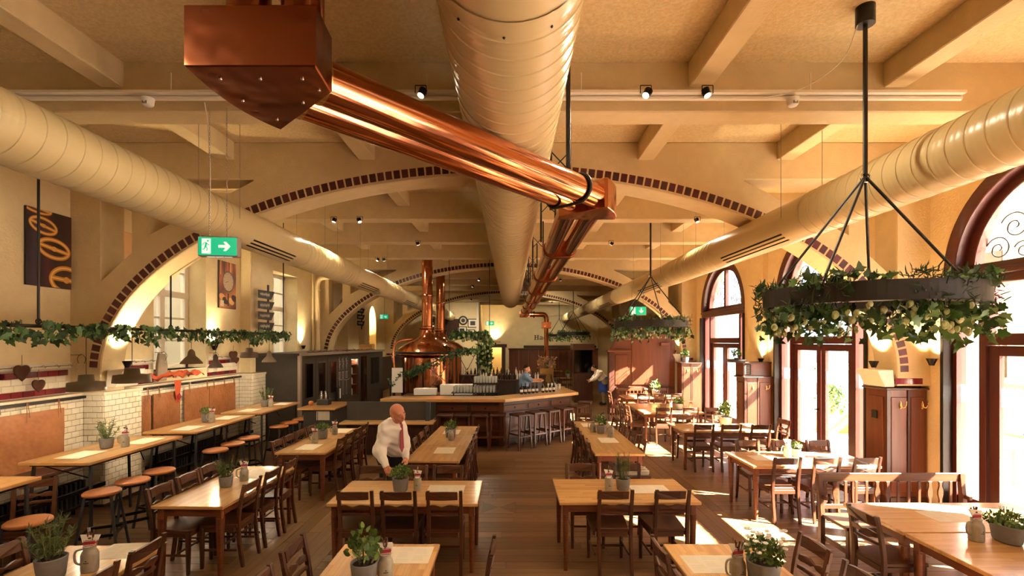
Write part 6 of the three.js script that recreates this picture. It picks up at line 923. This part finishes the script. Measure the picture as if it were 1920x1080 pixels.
{ // hanging hearts
  const hs = new THREE.Shape(); hs.moveTo(0, -0.5); hs.bezierCurveTo(-0.75, 0.05, -0.42, 0.55, 0, 0.3); hs.bezierCurveTo(0.42, 0.55, 0.75, 0.05, 0, -0.5);
  const hg = T(new THREE.ExtrudeGeometry(hs, { depth: 0.12, bevelEnabled: true, bevelSize: 0.12, bevelThickness: 0.16, bevelSegments: 4, curveSegments: 10, bevelOffset: -0.06 }), 0, 0, -0.06); const tw = []; const R = rng(2); for (let i = 0; i < 26; i++) { const a = R() * 6.28, r = 0.4 * Math.sqrt(R()); tw.push(T(new THREE.TorusGeometry(0.3 + R() * 0.14, 0.02, 4, 14, 2.2), 0, rv(R, 0.15), rv(R, 0.16), 0, rv(R, 0.3), a)); }
  const heart = hg;
  for (const [x, y, d, s, l] of [[-6.35, 2.05, 6.24, 0.17, 'reddish woven heart wreath hanging above the cushion rail'], [-6.35, 1.86, 6.46, 0.14, 'smaller brown woven heart wreath hanging lower on the tiles'], [-6.35, 2.13, 11.0, 0.18, 'woven heart wreath by the second pilaster'], [-6.35, 2.02, 11.12, 0.12, 'small woven heart wreath below another by the second pilaster']]) { const h = thing('heart_wreath', l, 'wreath', V(x, y, d), PI / 2 - 0.7); part('woven_heart', T(heart, 0, 0, 0, 0, 0, 0, [s * 0.95, s * 1.25, s]), M.wicker, h); part('string', rod(up3(0, s * 0.3, 0), up3(0, s * 0.3 + 0.17, 0), 0.003, 5), M.stem, h); }
  for (const [a, b, l] of [[4.9, 7.05, 'thin wire hook rail over the tile dado by the heart wreaths'], [7.9, 8.7, 'thin wire hook rail over the dado before the window'], [10.35, 11.45, 'thin wire hook rail over the dado past the window']]) { const w = thing('hook_rail', l, 'rail'); part('wire', rod(V(XL + 0.07, 2.1, a), V(XL + 0.07, 2.1, b), 0.005, 6), M.chrome, w); for (let d = a + 0.1; d < b; d += 0.2) part('hook', tube([V(XL + 0.04, 2.1, d), V(XL + 0.08, 2.12, d), V(XL + 0.1, 2.08, d), V(XL + 0.12, 2.1, d)], 0.004, 10, 5), M.chrome, w); }
  // orange net cloth with shells, driftwood cone and jar lanterns
  const n = thing('net_cloth', 'orange gauze cloth heaped on the ledge with one end hanging down', 'cloth'); const g = new THREE.PlaneGeometry(0.26, 1.5, 10, 30), p = g.attributes.position; for (let i = 0; i < p.count; i++) p.setZ(i, 0.03 + 0.17 * NZ(p.getX(i) * 18 + 3, p.getY(i) * 9, 64, 64) + 0.03 * NZ2(p.getX(i) * 40, p.getY(i) * 30, 64, 64)); g.computeVertexNormals(); part('heap', T(g, -6.37, 1.69, -9.05, -PI / 2), M.cloth, n); const g2 = new THREE.PlaneGeometry(0.2, 0.42, 6, 8), p2 = g2.attributes.position; for (let i = 0; i < p2.count; i++) p2.setX(i, p2.getX(i) * (0.4 + 0.6 * (p2.getY(i) + 0.21) / 0.42)); part('hanging_end', T(g2, -6.2, 1.52, -8.95, 0, PI / 2), M.cloth, n); part('red_tag', T(bx(0.08, 0.1, 0.01, 0, 0, 0), -6.19, 1.42, -8.98, 0, PI / 2, 0.6), M.tie, n);
  const dw = thing('driftwood_slab', 'upright weathered driftwood slab on the cloth before the window', 'driftwood', V(-6.38, 1.74, 8.75), 1.2); part('slab', T(ext([[-0.09, 0], [0.08, 0], [0.1, 0.25], [0.06, 0.48], [-0.05, 0.5], [-0.08, 0.3]], 0.05, 0.01), 0, 0, 0), M.khaki, dw);
  for (const [x, y, d, l] of [[-6.3, 2.0, 7.05, 'wire jar lantern hung at the first arch foot'], [-6.3, 2.0, 8.72, 'wire jar lantern hung beside the window edge'], [-6.35, 1.95, 10.35, 'wire jar lantern hung past the window']]) { const j = thing('jar_lantern', l, 'lantern', V(x, y, d)); part('jar', lathe([[0, 0], [0.05, 0], [0.052, 0.09], [0.04, 0.11], [0.038, 0.13], [0.034, 0.13], [0.034, 0.11], [0.046, 0.088], [0.045, 0.006], [0, 0.006]], 18), M.clear, j); part('bail', tube([up3(-0.04, 0.12, 0), up3(-0.06, 0.2, 0), up3(0, 0.26, 0), up3(0.06, 0.2, 0), up3(0.04, 0.12, 0)], 0.004, 18, 5), M.blackMetal, j); part('hook_arm', bar(up3(0, 0.25, 0), up3(-0.16, 0.25, 0), 0.008), M.blackMetal, j); }
  const w = thing('rain_pipe', 'cream painted downpipe bending at the second arch', 'pipe'); part('pipe_run', tube([V(-6.3, 2.15, 15.7), V(-6.3, 3.6, 15.7), V(-6.3, 4.35, 15.7), V(-6.22, 4.5, 15.7), V(-6.05, 4.54, 15.7), V(-5.5, 4.54, 15.75)], 0.075, 40, 14), M.cream, w); for (const y of [2.8, 3.4, 4.1]) part('pipe_joint', cyl(0.085, 0.085, 0.05, -6.3, y, -15.7, 14), M.cream, w);
  const d2 = thing('downpipe', 'thin cream drainpipe beside the bending one', 'pipe'); part('pipe_run', rod(V(-6.42, 1.7, 15.6), V(-6.42, 4.8, 15.6), 0.03, 10), M.cream, d2); part('pipe_joint', cyl(0.04, 0.04, 0.04, -6.42, 3.2, -15.6, 10), M.cream, d2);
}
// basket of blankets behind the dill table
{ const b = thing('magazine_crate', 'dark crate of folded papers under the end of the three-jug table', 'crate', V(1.68, 0.0, 6.75)); part('crate_side', [bx(0.5, 0.22, 0.02, 0, 0.5, 0.16), bx(0.5, 0.22, 0.02, 0, 0.5, -0.16), bx(0.02, 0.22, 0.3, 0.24, 0.5, 0), bx(0.02, 0.22, 0.3, -0.24, 0.5, 0), bx(0.48, 0.02, 0.3, 0, 0.4, 0)], M.panelDark, b); for (const [x, z] of [[-1, -1], [1, -1], [1, 1], [-1, 1]]) part('leg', bx(0.03, 0.4, 0.03, x * 0.22, 0.2, z * 0.14), M.panelDark, b); for (let k = 0; k < 6; k++) part('folded_paper', bx(0.4, 0.24, 0.02, (k % 2) * 0.04, 0.55, -0.12 + k * 0.045, 0.004), k % 2 ? M.paper : M.khaki, b); }
// ---------------------------------------------------------------- people
function field(caps, k = 0.03) {                                   // smooth union of tapered capsules [a, b, ra, rb]
  return (x, y, z) => { let d = 0, best = 9; for (const [a, b, ra, rb] of caps) { const bx_ = b[0] - a[0], by = b[1] - a[1], bz = b[2] - a[2], px = x - a[0], py = y - a[1], pz = z - a[2]; const L = bx_ * bx_ + by * by + bz * bz; const t = L > 0 ? Math.max(0, Math.min(1, (px * bx_ + py * by + pz * bz) / L)) : 0; const ex = px - t * bx_, ey = py - t * by, ez = pz - t * bz, q = Math.sqrt(ex * ex + ey * ey + ez * ez) - (ra + (rb - ra) * t); if (q < best) best = q; if (q < best + k * 6) d += Math.exp(-q / k); } return best > k * 8 ? best : -k * Math.log(Math.max(d, 1e-30)); };
}
let DETAIL = 1;
function iso(f, c, half, res) {
  res = Math.round(res * DETAIL);                                    // mesh of f = 0 in a cube round c
  const mc = new MarchingCubes(res, M.skin, false, false, 200000); mc.isolation = 0; const s = res, h = half;
  for (let k = 0; k < s; k++) for (let j = 0; j < s; j++) for (let i = 0; i < s; i++) mc.field[k * s * s + j * s + i] = -f(c[0] + (i - s / 2) / (s / 2) * h, c[1] + (j - s / 2) / (s / 2) * h, c[2] + (k - s / 2) / (s / 2) * h);
  mc.update(); const n = mc.count, g = new THREE.BufferGeometry();
  const P = new Float32Array(mc.positionArray.slice(0, n * 3)), N = new Float32Array(mc.normalArray.slice(0, n * 3)); for (let i = 0; i < n * 3; i += 3) { P[i] = P[i] * h + c[0]; P[i + 1] = P[i + 1] * h + c[1]; P[i + 2] = P[i + 2] * h + c[2]; }
  g.setAttribute('position', new THREE.BufferAttribute(P, 3)); g.setAttribute('normal', new THREE.BufferAttribute(N, 3)); g.computeVertexNormals();
  const q = g.attributes.normal, o = f; for (let i = 0; i < n; i++) { const e = 0.003, x = P[i * 3], y = P[i * 3 + 1], z = P[i * 3 + 2]; const nx = o(x + e, y, z) - o(x - e, y, z), ny = o(x, y + e, z) - o(x, y - e, z), nz = o(x, y, z + e) - o(x, y, z - e), l = Math.hypot(nx, ny, nz) || 1; q.setXYZ(i, nx / l, ny / l, nz / l); }
  return g;
}
const add = (a, b, s = 1) => [a[0] + b[0] * s, a[1] + b[1] * s, a[2] + b[2] * s];
function headGeo(c, yaw, pitch, sc = 1) {                          // skin of head, facing +z before the turn
  const caps = [[[0, 0.035, -0.012], [0, 0.03, -0.012], 0.088, 0.088], [[0, -0.03, 0.022], [0, -0.075, 0.05], 0.06, 0.036], [[-0.03, -0.03, 0.035], [0.03, -0.03, 0.035], 0.05, 0.05], [[0, 0.0, 0.085], [0, -0.035, 0.1], 0.011, 0.017], [[-0.022, -0.066, 0.078], [0.022, -0.066, 0.078], 0.011, 0.011], [[-0.035, 0.022, 0.072], [0.035, 0.022, 0.072], 0.015, 0.015], [[-0.088, -0.01, -0.005], [-0.09, 0.02, -0.012], 0.014, 0.018], [[0.088, -0.01, -0.005], [0.09, 0.02, -0.012], 0.014, 0.018]];
  const f = field(caps, 0.012); const g = iso(f, [0, 0, 0], 0.16, 64); return T(g, c[0], c[1], c[2], pitch, yaw, 0, sc);
}
function faceBits(c, yaw, pitch, parent, hairGeo) {
  const eye = []; for (const s of [-1, 1]) eye.push(T(new THREE.SphereGeometry(0.011, 10, 8), s * 0.033, 0.006, 0.076)); const brow = []; for (const s of [-1, 1]) brow.push(T(bx(0.034, 0.007, 0.012, 0, 0, 0, 0.002), s * 0.035, 0.03, 0.085, 0, s * 0.3));
  const put = (g) => T(merge(g), c[0], c[1], c[2], pitch, yaw); part('eyes', put(eye), M.white, parent); part('pupils', put([-1, 1].map((s) => T(new THREE.SphereGeometry(0.006, 8, 6), s * 0.033, 0.004, 0.084))), M.black, parent); part('eyebrows', put(brow), M.hair, parent); part('lips', put([T(new THREE.CapsuleGeometry(0.006, 0.036, 3, 8), 0, -0.067, 0.089, 0, 0, PI / 2)]), M.tie, parent);
  if (hairGeo) part('hair', put([hairGeo]), M.hair, parent);
}
function hand(w, e, spread, flip) {                                // wrist -> direction e, five bent fingers
  const d = new THREE.Vector3(...e).normalize(), s = new THREE.Vector3(...spread).normalize(), n = new THREE.Vector3().crossVectors(d, s).multiplyScalar(flip), P = (a, b, c) => [w[0] + d.x * a + s.x * b + n.x * c, w[1] + d.y * a + s.y * b + n.y * c, w[2] + d.z * a + s.z * b + n.z * c], C = [[P(0, 0, 0), P(0.07, 0.015, 0), 0.028, 0.024], [P(0.02, -0.012, 0), P(0.08, -0.024, 0), 0.024, 0.02]];
  [[0.026, 0.075], [0.01, 0.085], [-0.008, 0.078], [-0.025, 0.062]].forEach(([o, L]) => { C.push([P(0.075, o, 0), P(0.075 + L * 0.5, o * 1.2, 0.012), 0.0095, 0.009], [P(0.075 + L * 0.5, o * 1.2, 0.012), P(0.075 + L * 0.85, o * 1.25, 0.04), 0.009, 0.008]); });
  C.push([P(0.02, 0.025, 0.005), P(0.055, 0.055, 0.02), 0.013, 0.011], [P(0.055, 0.055, 0.02), P(0.085, 0.058, 0.04), 0.011, 0.009]);
  return iso(field(C, 0.006), P(0.06, 0, 0.01), 0.14, 64);
}
function person(name, label, o) {
  const p = thing(name, label, 'person'), sh = o.shirt, J = o.J;
  const skinCaps = [[J.neck, add(J.head, [0, -0.07, 0]), 0.052, 0.05], [J.eL, J.wL, 0.042, 0.028], [J.eR, J.wR, 0.042, 0.028], [J.chest, J.neck, 0.09, 0.05], [J.pelvis, J.chest, 0.11, 0.11], [J.sL, J.eL, 0.048, 0.04], [J.sR, J.eR, 0.048, 0.04], [J.chest, J.sL, 0.06, 0.05], [J.chest, J.sR, 0.06, 0.05]];
  const mid = (a, b) => [(a[0] + b[0]) / 2, (a[1] + b[1]) / 2, (a[2] + b[2]) / 2];
  part('body', merge([iso(field(skinCaps, 0.02), mid(J.neck, J.pelvis), 0.62, 72), headGeo(J.head, o.yaw, o.pitch), hand(J.wL, o.hL[0], o.hL[1], 1), hand(J.wR, o.hR[0], o.hR[1], -1)]), o.skin, p, 'bare head and hands');
  const shirtCaps = [[J.pelvis, J.belly, 0.15, o.gut || 0.15], [J.belly, J.chest, o.gut || 0.15, 0.15], [J.chest, add(J.neck, [0, -0.04, 0]), 0.14, 0.07], [J.chest, J.sL, 0.1, 0.075], [J.chest, J.sR, 0.1, 0.075], [J.sL, J.eL, 0.078, 0.062], [J.sR, J.eR, 0.078, 0.062]];
  if (!o.short) shirtCaps.push([J.eL, J.wL, 0.062, 0.045], [J.eR, J.wR, 0.062, 0.045]);
  const raw = field(shirtCaps, 0.035), wr = (x, y, z) => raw(x, y, z) + 0.006 * Math.sin(y * 46 + x * 19) * Math.sin(x * 33 + z * 27); part('shirt', iso(wr, mid(J.neck, J.pelvis), 0.66, 80), sh, p);
  const leg = []; for (const s of ['L', 'R']) leg.push([J['h' + s], J['k' + s], 0.1, 0.07], [J['k' + s], J['a' + s], 0.068, 0.055]); leg.push([J.hL, J.hR, 0.13, 0.13], [J.pelvis, mid(J.hL, J.hR), 0.15, 0.14]);
  part('trousers', iso(field(leg, 0.03), [J.pelvis[0], J.pelvis[1] * 0.52, J.pelvis[2]], 0.66, 72), o.trousers, p);
  for (const s of ['L', 'R']) part('shoe', T(new THREE.CapsuleGeometry(0.045, 0.17, 4, 12), J['a' + s][0] + 0.05 * Math.sin(o.yawBody), 0.047, J['a' + s][2] + 0.05 * Math.cos(o.yawBody), PI / 2, 0, o.yawBody), M.black, p);
  faceBits(J.head, o.yaw, o.pitch, p, o.hair); return p;
}
{
  // waiter bending over the table: hips behind the far chairs, weight on the right arm
  const bx0 = -1.58, zz = -6.42, J = { pelvis: [bx0 - 0.02, 0.98, zz - 0.1], belly: [bx0 + 0.02, 1.1, zz - 0.02], chest: [bx0 + 0.03, 1.27, zz + 0.06], neck: [bx0 + 0.08, 1.40, zz + 0.14], head: [bx0 + 0.12, 1.52, zz + 0.21], sL: [bx0 + 0.05, 1.3, zz - 0.1], sR: [bx0 - 0.03, 1.31, zz + 0.2], eL: [bx0 + 0.13, 1.06, zz - 0.1], wL: [bx0 + 0.2, 0.92, zz + 0.08], eR: [bx0 - 0.1, 1.05, zz + 0.28], wR: [bx0 + 0.02, 0.9, zz + 0.42], hL: [bx0 + 0.06, 0.92, zz - 0.14], hR: [bx0 - 0.1, 0.92, zz - 0.08], kL: [bx0 + 0.08, 0.5, zz - 0.1], kR: [bx0 - 0.1, 0.5, zz - 0.02], aL: [bx0 + 0.07, 0.09, zz - 0.18], aR: [bx0 - 0.12, 0.09, zz - 0.1] };
  const w = person('person', 'bald person in a white shirt and dark red tie leaning over a table', { J, skin: M.skin, shirt: M.shirt, trousers: M.trousers, yaw: 0.95, pitch: 0.42, yawBody: 0.5, gut: 0.15, hL: [[0.1, -0.6, 0.5], [0, 0.4, 1]], hR: [[0.45, -0.55, 0.5], [1, 0, -0.3]] });
  part('tie', [T(ext([[-0.018, 0], [0.018, 0], [0.03, -0.3], [0, -0.36], [-0.03, -0.3]], 0.008, 0.002), bx0 + 0.16, 1.37, zz + 0.17, -0.1, 0.8, 0.05), T(bx(0.035, 0.035, 0.02, 0, 0, 0, 0.006), bx0 + 0.155, 1.385, zz + 0.175, 0, 0.8)], M.tie, w); part('glasses', [T(new THREE.TorusGeometry(0.02, 0.0022, 5, 16), -0.034, 0.004, 0.094), T(new THREE.TorusGeometry(0.02, 0.0022, 5, 16), 0.034, 0.004, 0.094), T(bx(0.028, 0.003, 0.003, 0, 0, 0, 0), 0, 0.006, 0.1)].map((g) => T(g, ...J.head, 0.42, 0.95)), M.blackMetal, w);
}
{
  DETAIL = 0.6;
  const X = 0.47, Z = -15.4, J = { pelvis: [X - 0.02, 0.95, Z], belly: [X - 0.02, 1.1, Z], chest: [X, 1.28, Z + 0.01], neck: [X + 0.02, 1.42, Z + 0.01], head: [X + 0.05, 1.58, Z + 0.04], sL: [X + 0.02, 1.36, Z - 0.17], sR: [X + 0.02, 1.36, Z + 0.18], eL: [X + 0.2, 1.2, Z - 0.14], wL: [X + 0.45, 1.22, Z - 0.08], eR: [X + 0.2, 1.2, Z + 0.2], wR: [X + 0.44, 1.18, Z + 0.14], hL: [X - 0.02, 0.9, Z - 0.1], hR: [X - 0.02, 0.9, Z + 0.1], kL: [X, 0.5, Z - 0.1], kR: [X + 0.02, 0.5, Z + 0.1], aL: [X - 0.02, 0.09, Z - 0.1], aR: [X, 0.09, Z + 0.1] };
  const hair = (() => { const g = new THREE.SphereGeometry(0.099, 24, 16, 0, 2 * PI, 0, 1.5); return T(g, 0, 0.035, -0.014, -0.35); })();
  person('person', 'dark-haired person in a light blue shirt working behind the bar', { J, skin: M.skinPale, shirt: M.blueShirt, trousers: M.trousers, yaw: 1.35, pitch: 0.25, yawBody: 1.4, short: true, hair, hL: [[1, 0, 0], [0, 0.2, 1]], hR: [[1, 0, 0], [0, 0.2, 1]] });
}
{
  const X = 3.62, Z = -18.6, J = { pelvis: [X, 0.92, Z], belly: [X - 0.06, 1.02, Z + 0.02], chest: [X - 0.2, 1.2, Z + 0.05], neck: [X - 0.3, 1.33, Z + 0.07], head: [X - 0.4, 1.42, Z + 0.1], sL: [X - 0.2, 1.26, Z - 0.13], sR: [X - 0.2, 1.26, Z + 0.22], eL: [X - 0.35, 1.05, Z - 0.15], wL: [X - 0.5, 0.95, Z - 0.08], eR: [X - 0.35, 1.05, Z + 0.25], wR: [X - 0.5, 0.95, Z + 0.18], hL: [X, 0.9, Z - 0.1], hR: [X, 0.9, Z + 0.1], kL: [X - 0.03, 0.5, Z - 0.1], kR: [X - 0.05, 0.5, Z + 0.1], aL: [X + 0.03, 0.09, Z - 0.1], aR: [X - 0.02, 0.09, Z + 0.1] };
  const hair = T(new THREE.SphereGeometry(0.099, 24, 16, 0, 2 * PI, 0, 1.5), 0, 0.035, -0.014, -0.35);
  const w = person('person', 'person in a white shirt and blue apron bending by the booth partition', { J, skin: M.skinPale, shirt: M.shirt, trousers: M.khaki, yaw: -1.2, pitch: 0.5, yawBody: -1.3, hair, hL: [[-1, -0.3, 0], [0, 0.2, 1]], hR: [[-1, -0.3, 0], [0, 0.2, 1]] });
  part('apron', iso(field([[[X - 0.01, 0.95, Z + 0.02], [X - 0.02, 0.6, Z + 0.02], 0.185, 0.2]], 0.02), [X, 0.8, Z], 0.4, 56), M.apron, w);
}
// ---------------------------------------------------------------- the street outside the doors
{
  const pv = struct('pavement', 'sunlit pale paving outside the doors'); part('paving', box2(6.9, 40, -0.25, -0.04, -22, 55, 0), std({ map: speckTex(0xd2c9bb, 0.08, 20, 20, 0.2, 0.2, 5), roughness: 0.9 }), pv);
  const cy = thing('added_courtyard_house', 'pale house wall added beyond the casement windows to dim the sky', 'building'); part('house_wall', box2(-13, -12, -0.3, 9, -20, 40, 0), std({ color: 0xddd8ca, roughness: 0.9 }), cy); part('house_roof', box2(-13.4, -11.6, 9, 9.3, -20, 40, 0.02), M.charcoal, cy); const cg = struct('courtyard_ground', 'grey courtyard paving beyond the casement windows'); part('paving', box2(-12, -7.2, -0.3, -0.1, -20, 40, 0), M.pot, cg);  // house added to cut the sky light through the left windows
  const us = struct('roof', 'unseen upper storey added above the ceiling to shade the courtyard'); part('added_shading_storey', box2(-7.2, 6.75, YC + 0.31, 12, BACK - 0.4, END + 2, 0), M.cream, us);  // unseen block added so that its shadow falls on the courtyard
  const bd = thing('street_building', 'pale building with arched windows across the street', 'building', V(24, 0, 12)); part('facade', bx(1.0, 9, 44, 0.5, 4.5, 0, 0.02), std({ map: speckTex(0xcfc4b2, 0.05, 9, 9, 0.2, 0.2, 6), roughness: 0.9 }), bd);
  const aw = []; for (let i = 0; i <= 12; i++) aw.push([0.8 * Math.cos(PI * i / 12), 2.4 + 0.8 * Math.sin(PI * i / 12)]); aw.push([-0.8, 0.4], [0.8, 0.4]);
  for (let k = 0; k < 11; k++) { const z = -20 + k * 4; part('window', T(ext(aw, 0.12, 0.02), -0.1, 0.3, z, 0, PI / 2), M.charcoal, bd); part('window', T(bx(0.1, 1.8, 1.2, 0, 0, 0), -0.02, 6, z), M.charcoal, bd); }
  const lat = (d0, d1, x, label) => { const f = thing('lattice_planter', label, 'planter'), w = d1 - d0; part('planter_box', box2(x - 0.2, x + 0.2, -0.04, 0.5, d0, d1), M.white, f); part('lattice_frame', [box2(x - 0.02, x + 0.02, 1.5, 1.56, d0, d1), box2(x - 0.02, x + 0.02, 0.5, 0.56, d0, d1), box2(x - 0.02, x + 0.02, 0.5, 1.56, d0, d0 + 0.05), box2(x - 0.02, x + 0.02, 0.5, 1.56, d1 - 0.05, d1)], M.seatWood, f); part('cloth_banner', box2(x - 0.035, x - 0.025, 0.6, 1.25, d0 + 0.05, d1 - 0.05, 0), M.white, f); const n = Math.floor(w / 0.16); for (let i = 0; i < n; i++) for (const s of [-1, 1]) { const a = d0 + 0.1 + i * 0.16, b = a + s * 0.6; if (b < d0 || b > d1) continue; part('lattice_slat', bar(V(x + s * 0.008, 0.58, a), V(x + s * 0.008, 1.5, b), 0.02, 0.008), M.seatWood, f); } };
  lat(12.2, 15.4, 10.3, 'white planter with a wooden lattice outside the middle doorway'); lat(8.2, 11.4, 10.3, 'white planter with a wooden lattice outside the nearer doorway'); lat(16.2, 19.6, 10.3, 'white planter with a wooden lattice farthest along the street');
  const tub = (x, d, label) => { const t = thing('shrub_tub', label, 'potted shrub', V(x, -0.04, d)), R = rng(Math.round(x * 9)), L = []; part('tub', [bx(0.6, 0.5, 0.6, 0, 0.25, 0, 0.01)], M.seatWood, t); part('trunk', rod(up3(0, 0.45, 0), up3(0, 0.8, 0), 0.03, 8), M.stem, t); for (let i = 0; i < 260; i++) { const y = R(); L.push(mat4(up3(rv(R, 0.3) * (1 - y * 0.5), 0.55 + y * 0.75, rv(R, 0.3) * (1 - y * 0.5)), [rv(R, 1.5), R() * 6, rv(R, 1.5)], 0.12)); } scatter('leaves', ovalLeaf, M.ivy, L, t); };
  tub(8.9, 13.3, 'conical shrub in a square wooden tub on the pavement'); 
  const um = thing('closed_parasol', 'folded white parasol standing on the pavement', 'parasol', V(11.6, -0.04, 16.8)); part('pole', cyl(0.03, 0.03, 2.9, 0, 0, 0, 10), M.white, um); part('canopy', lathe([[0.03, 1.0], [0.16, 1.05], [0.14, 1.8], [0.06, 2.7], [0.02, 2.85]], 14), M.white, um); part('base', cyl(0.3, 0.25, 0.1, 0, 0, 0, 16), M.pot, um);
  // parked car
  const car = thing('parked_car', 'silver car parked along the street', 'car', V(12.5, -0.04, 9.3)); const prof = [[-2.1, 0.3], [-2.1, 0.72], [-1.5, 0.85], [-0.9, 1.35], [0.7, 1.4], [1.35, 0.95], [2.0, 0.85], [2.15, 0.55], [2.1, 0.3]]; part('car_body', T(ext(prof, 1.6, 0.05), -0.8, 0, 0, 0, PI / 2, 0), std({ color: 0x9aa4ad, roughness: 0.25, metalness: 0.6 }), car); part('side_windows', [T(ext([[-0.85, 0.9], [-0.6, 1.28], [0.6, 1.32], [1.05, 0.95]], 1.72, 0), -0.86, 0, 0, 0, PI / 2, 0)], M.screen, car); for (const z of [-1.3, 1.35]) for (const x of [-0.75, 0.75]) { const wh = part('wheel', T(new THREE.CylinderGeometry(0.31, 0.31, 0.2, 24), x, 0.31, z, 0, 0, PI / 2), M.black, car); part('hub_cap', T(new THREE.CylinderGeometry(0.18, 0.18, 0.22, 16), x, 0.31, z, 0, 0, PI / 2), M.chrome, wh); }
  const bt = thing('street_bench_table', 'pale outdoor table and white planter outside the near doorway', 'table', V(8.3, -0.04, 8.1)); part('table_top', bx(1.2, 0.05, 0.7, 0, 0.75, 0), M.oakB, bt); for (const [a, b] of [[-1, -1], [1, -1], [1, 1], [-1, 1]]) part('leg', bx(0.05, 0.73, 0.05, a * 0.5, 0.365, b * 0.28), M.seatWood, bt);
}
renderer.render(scene, camera);
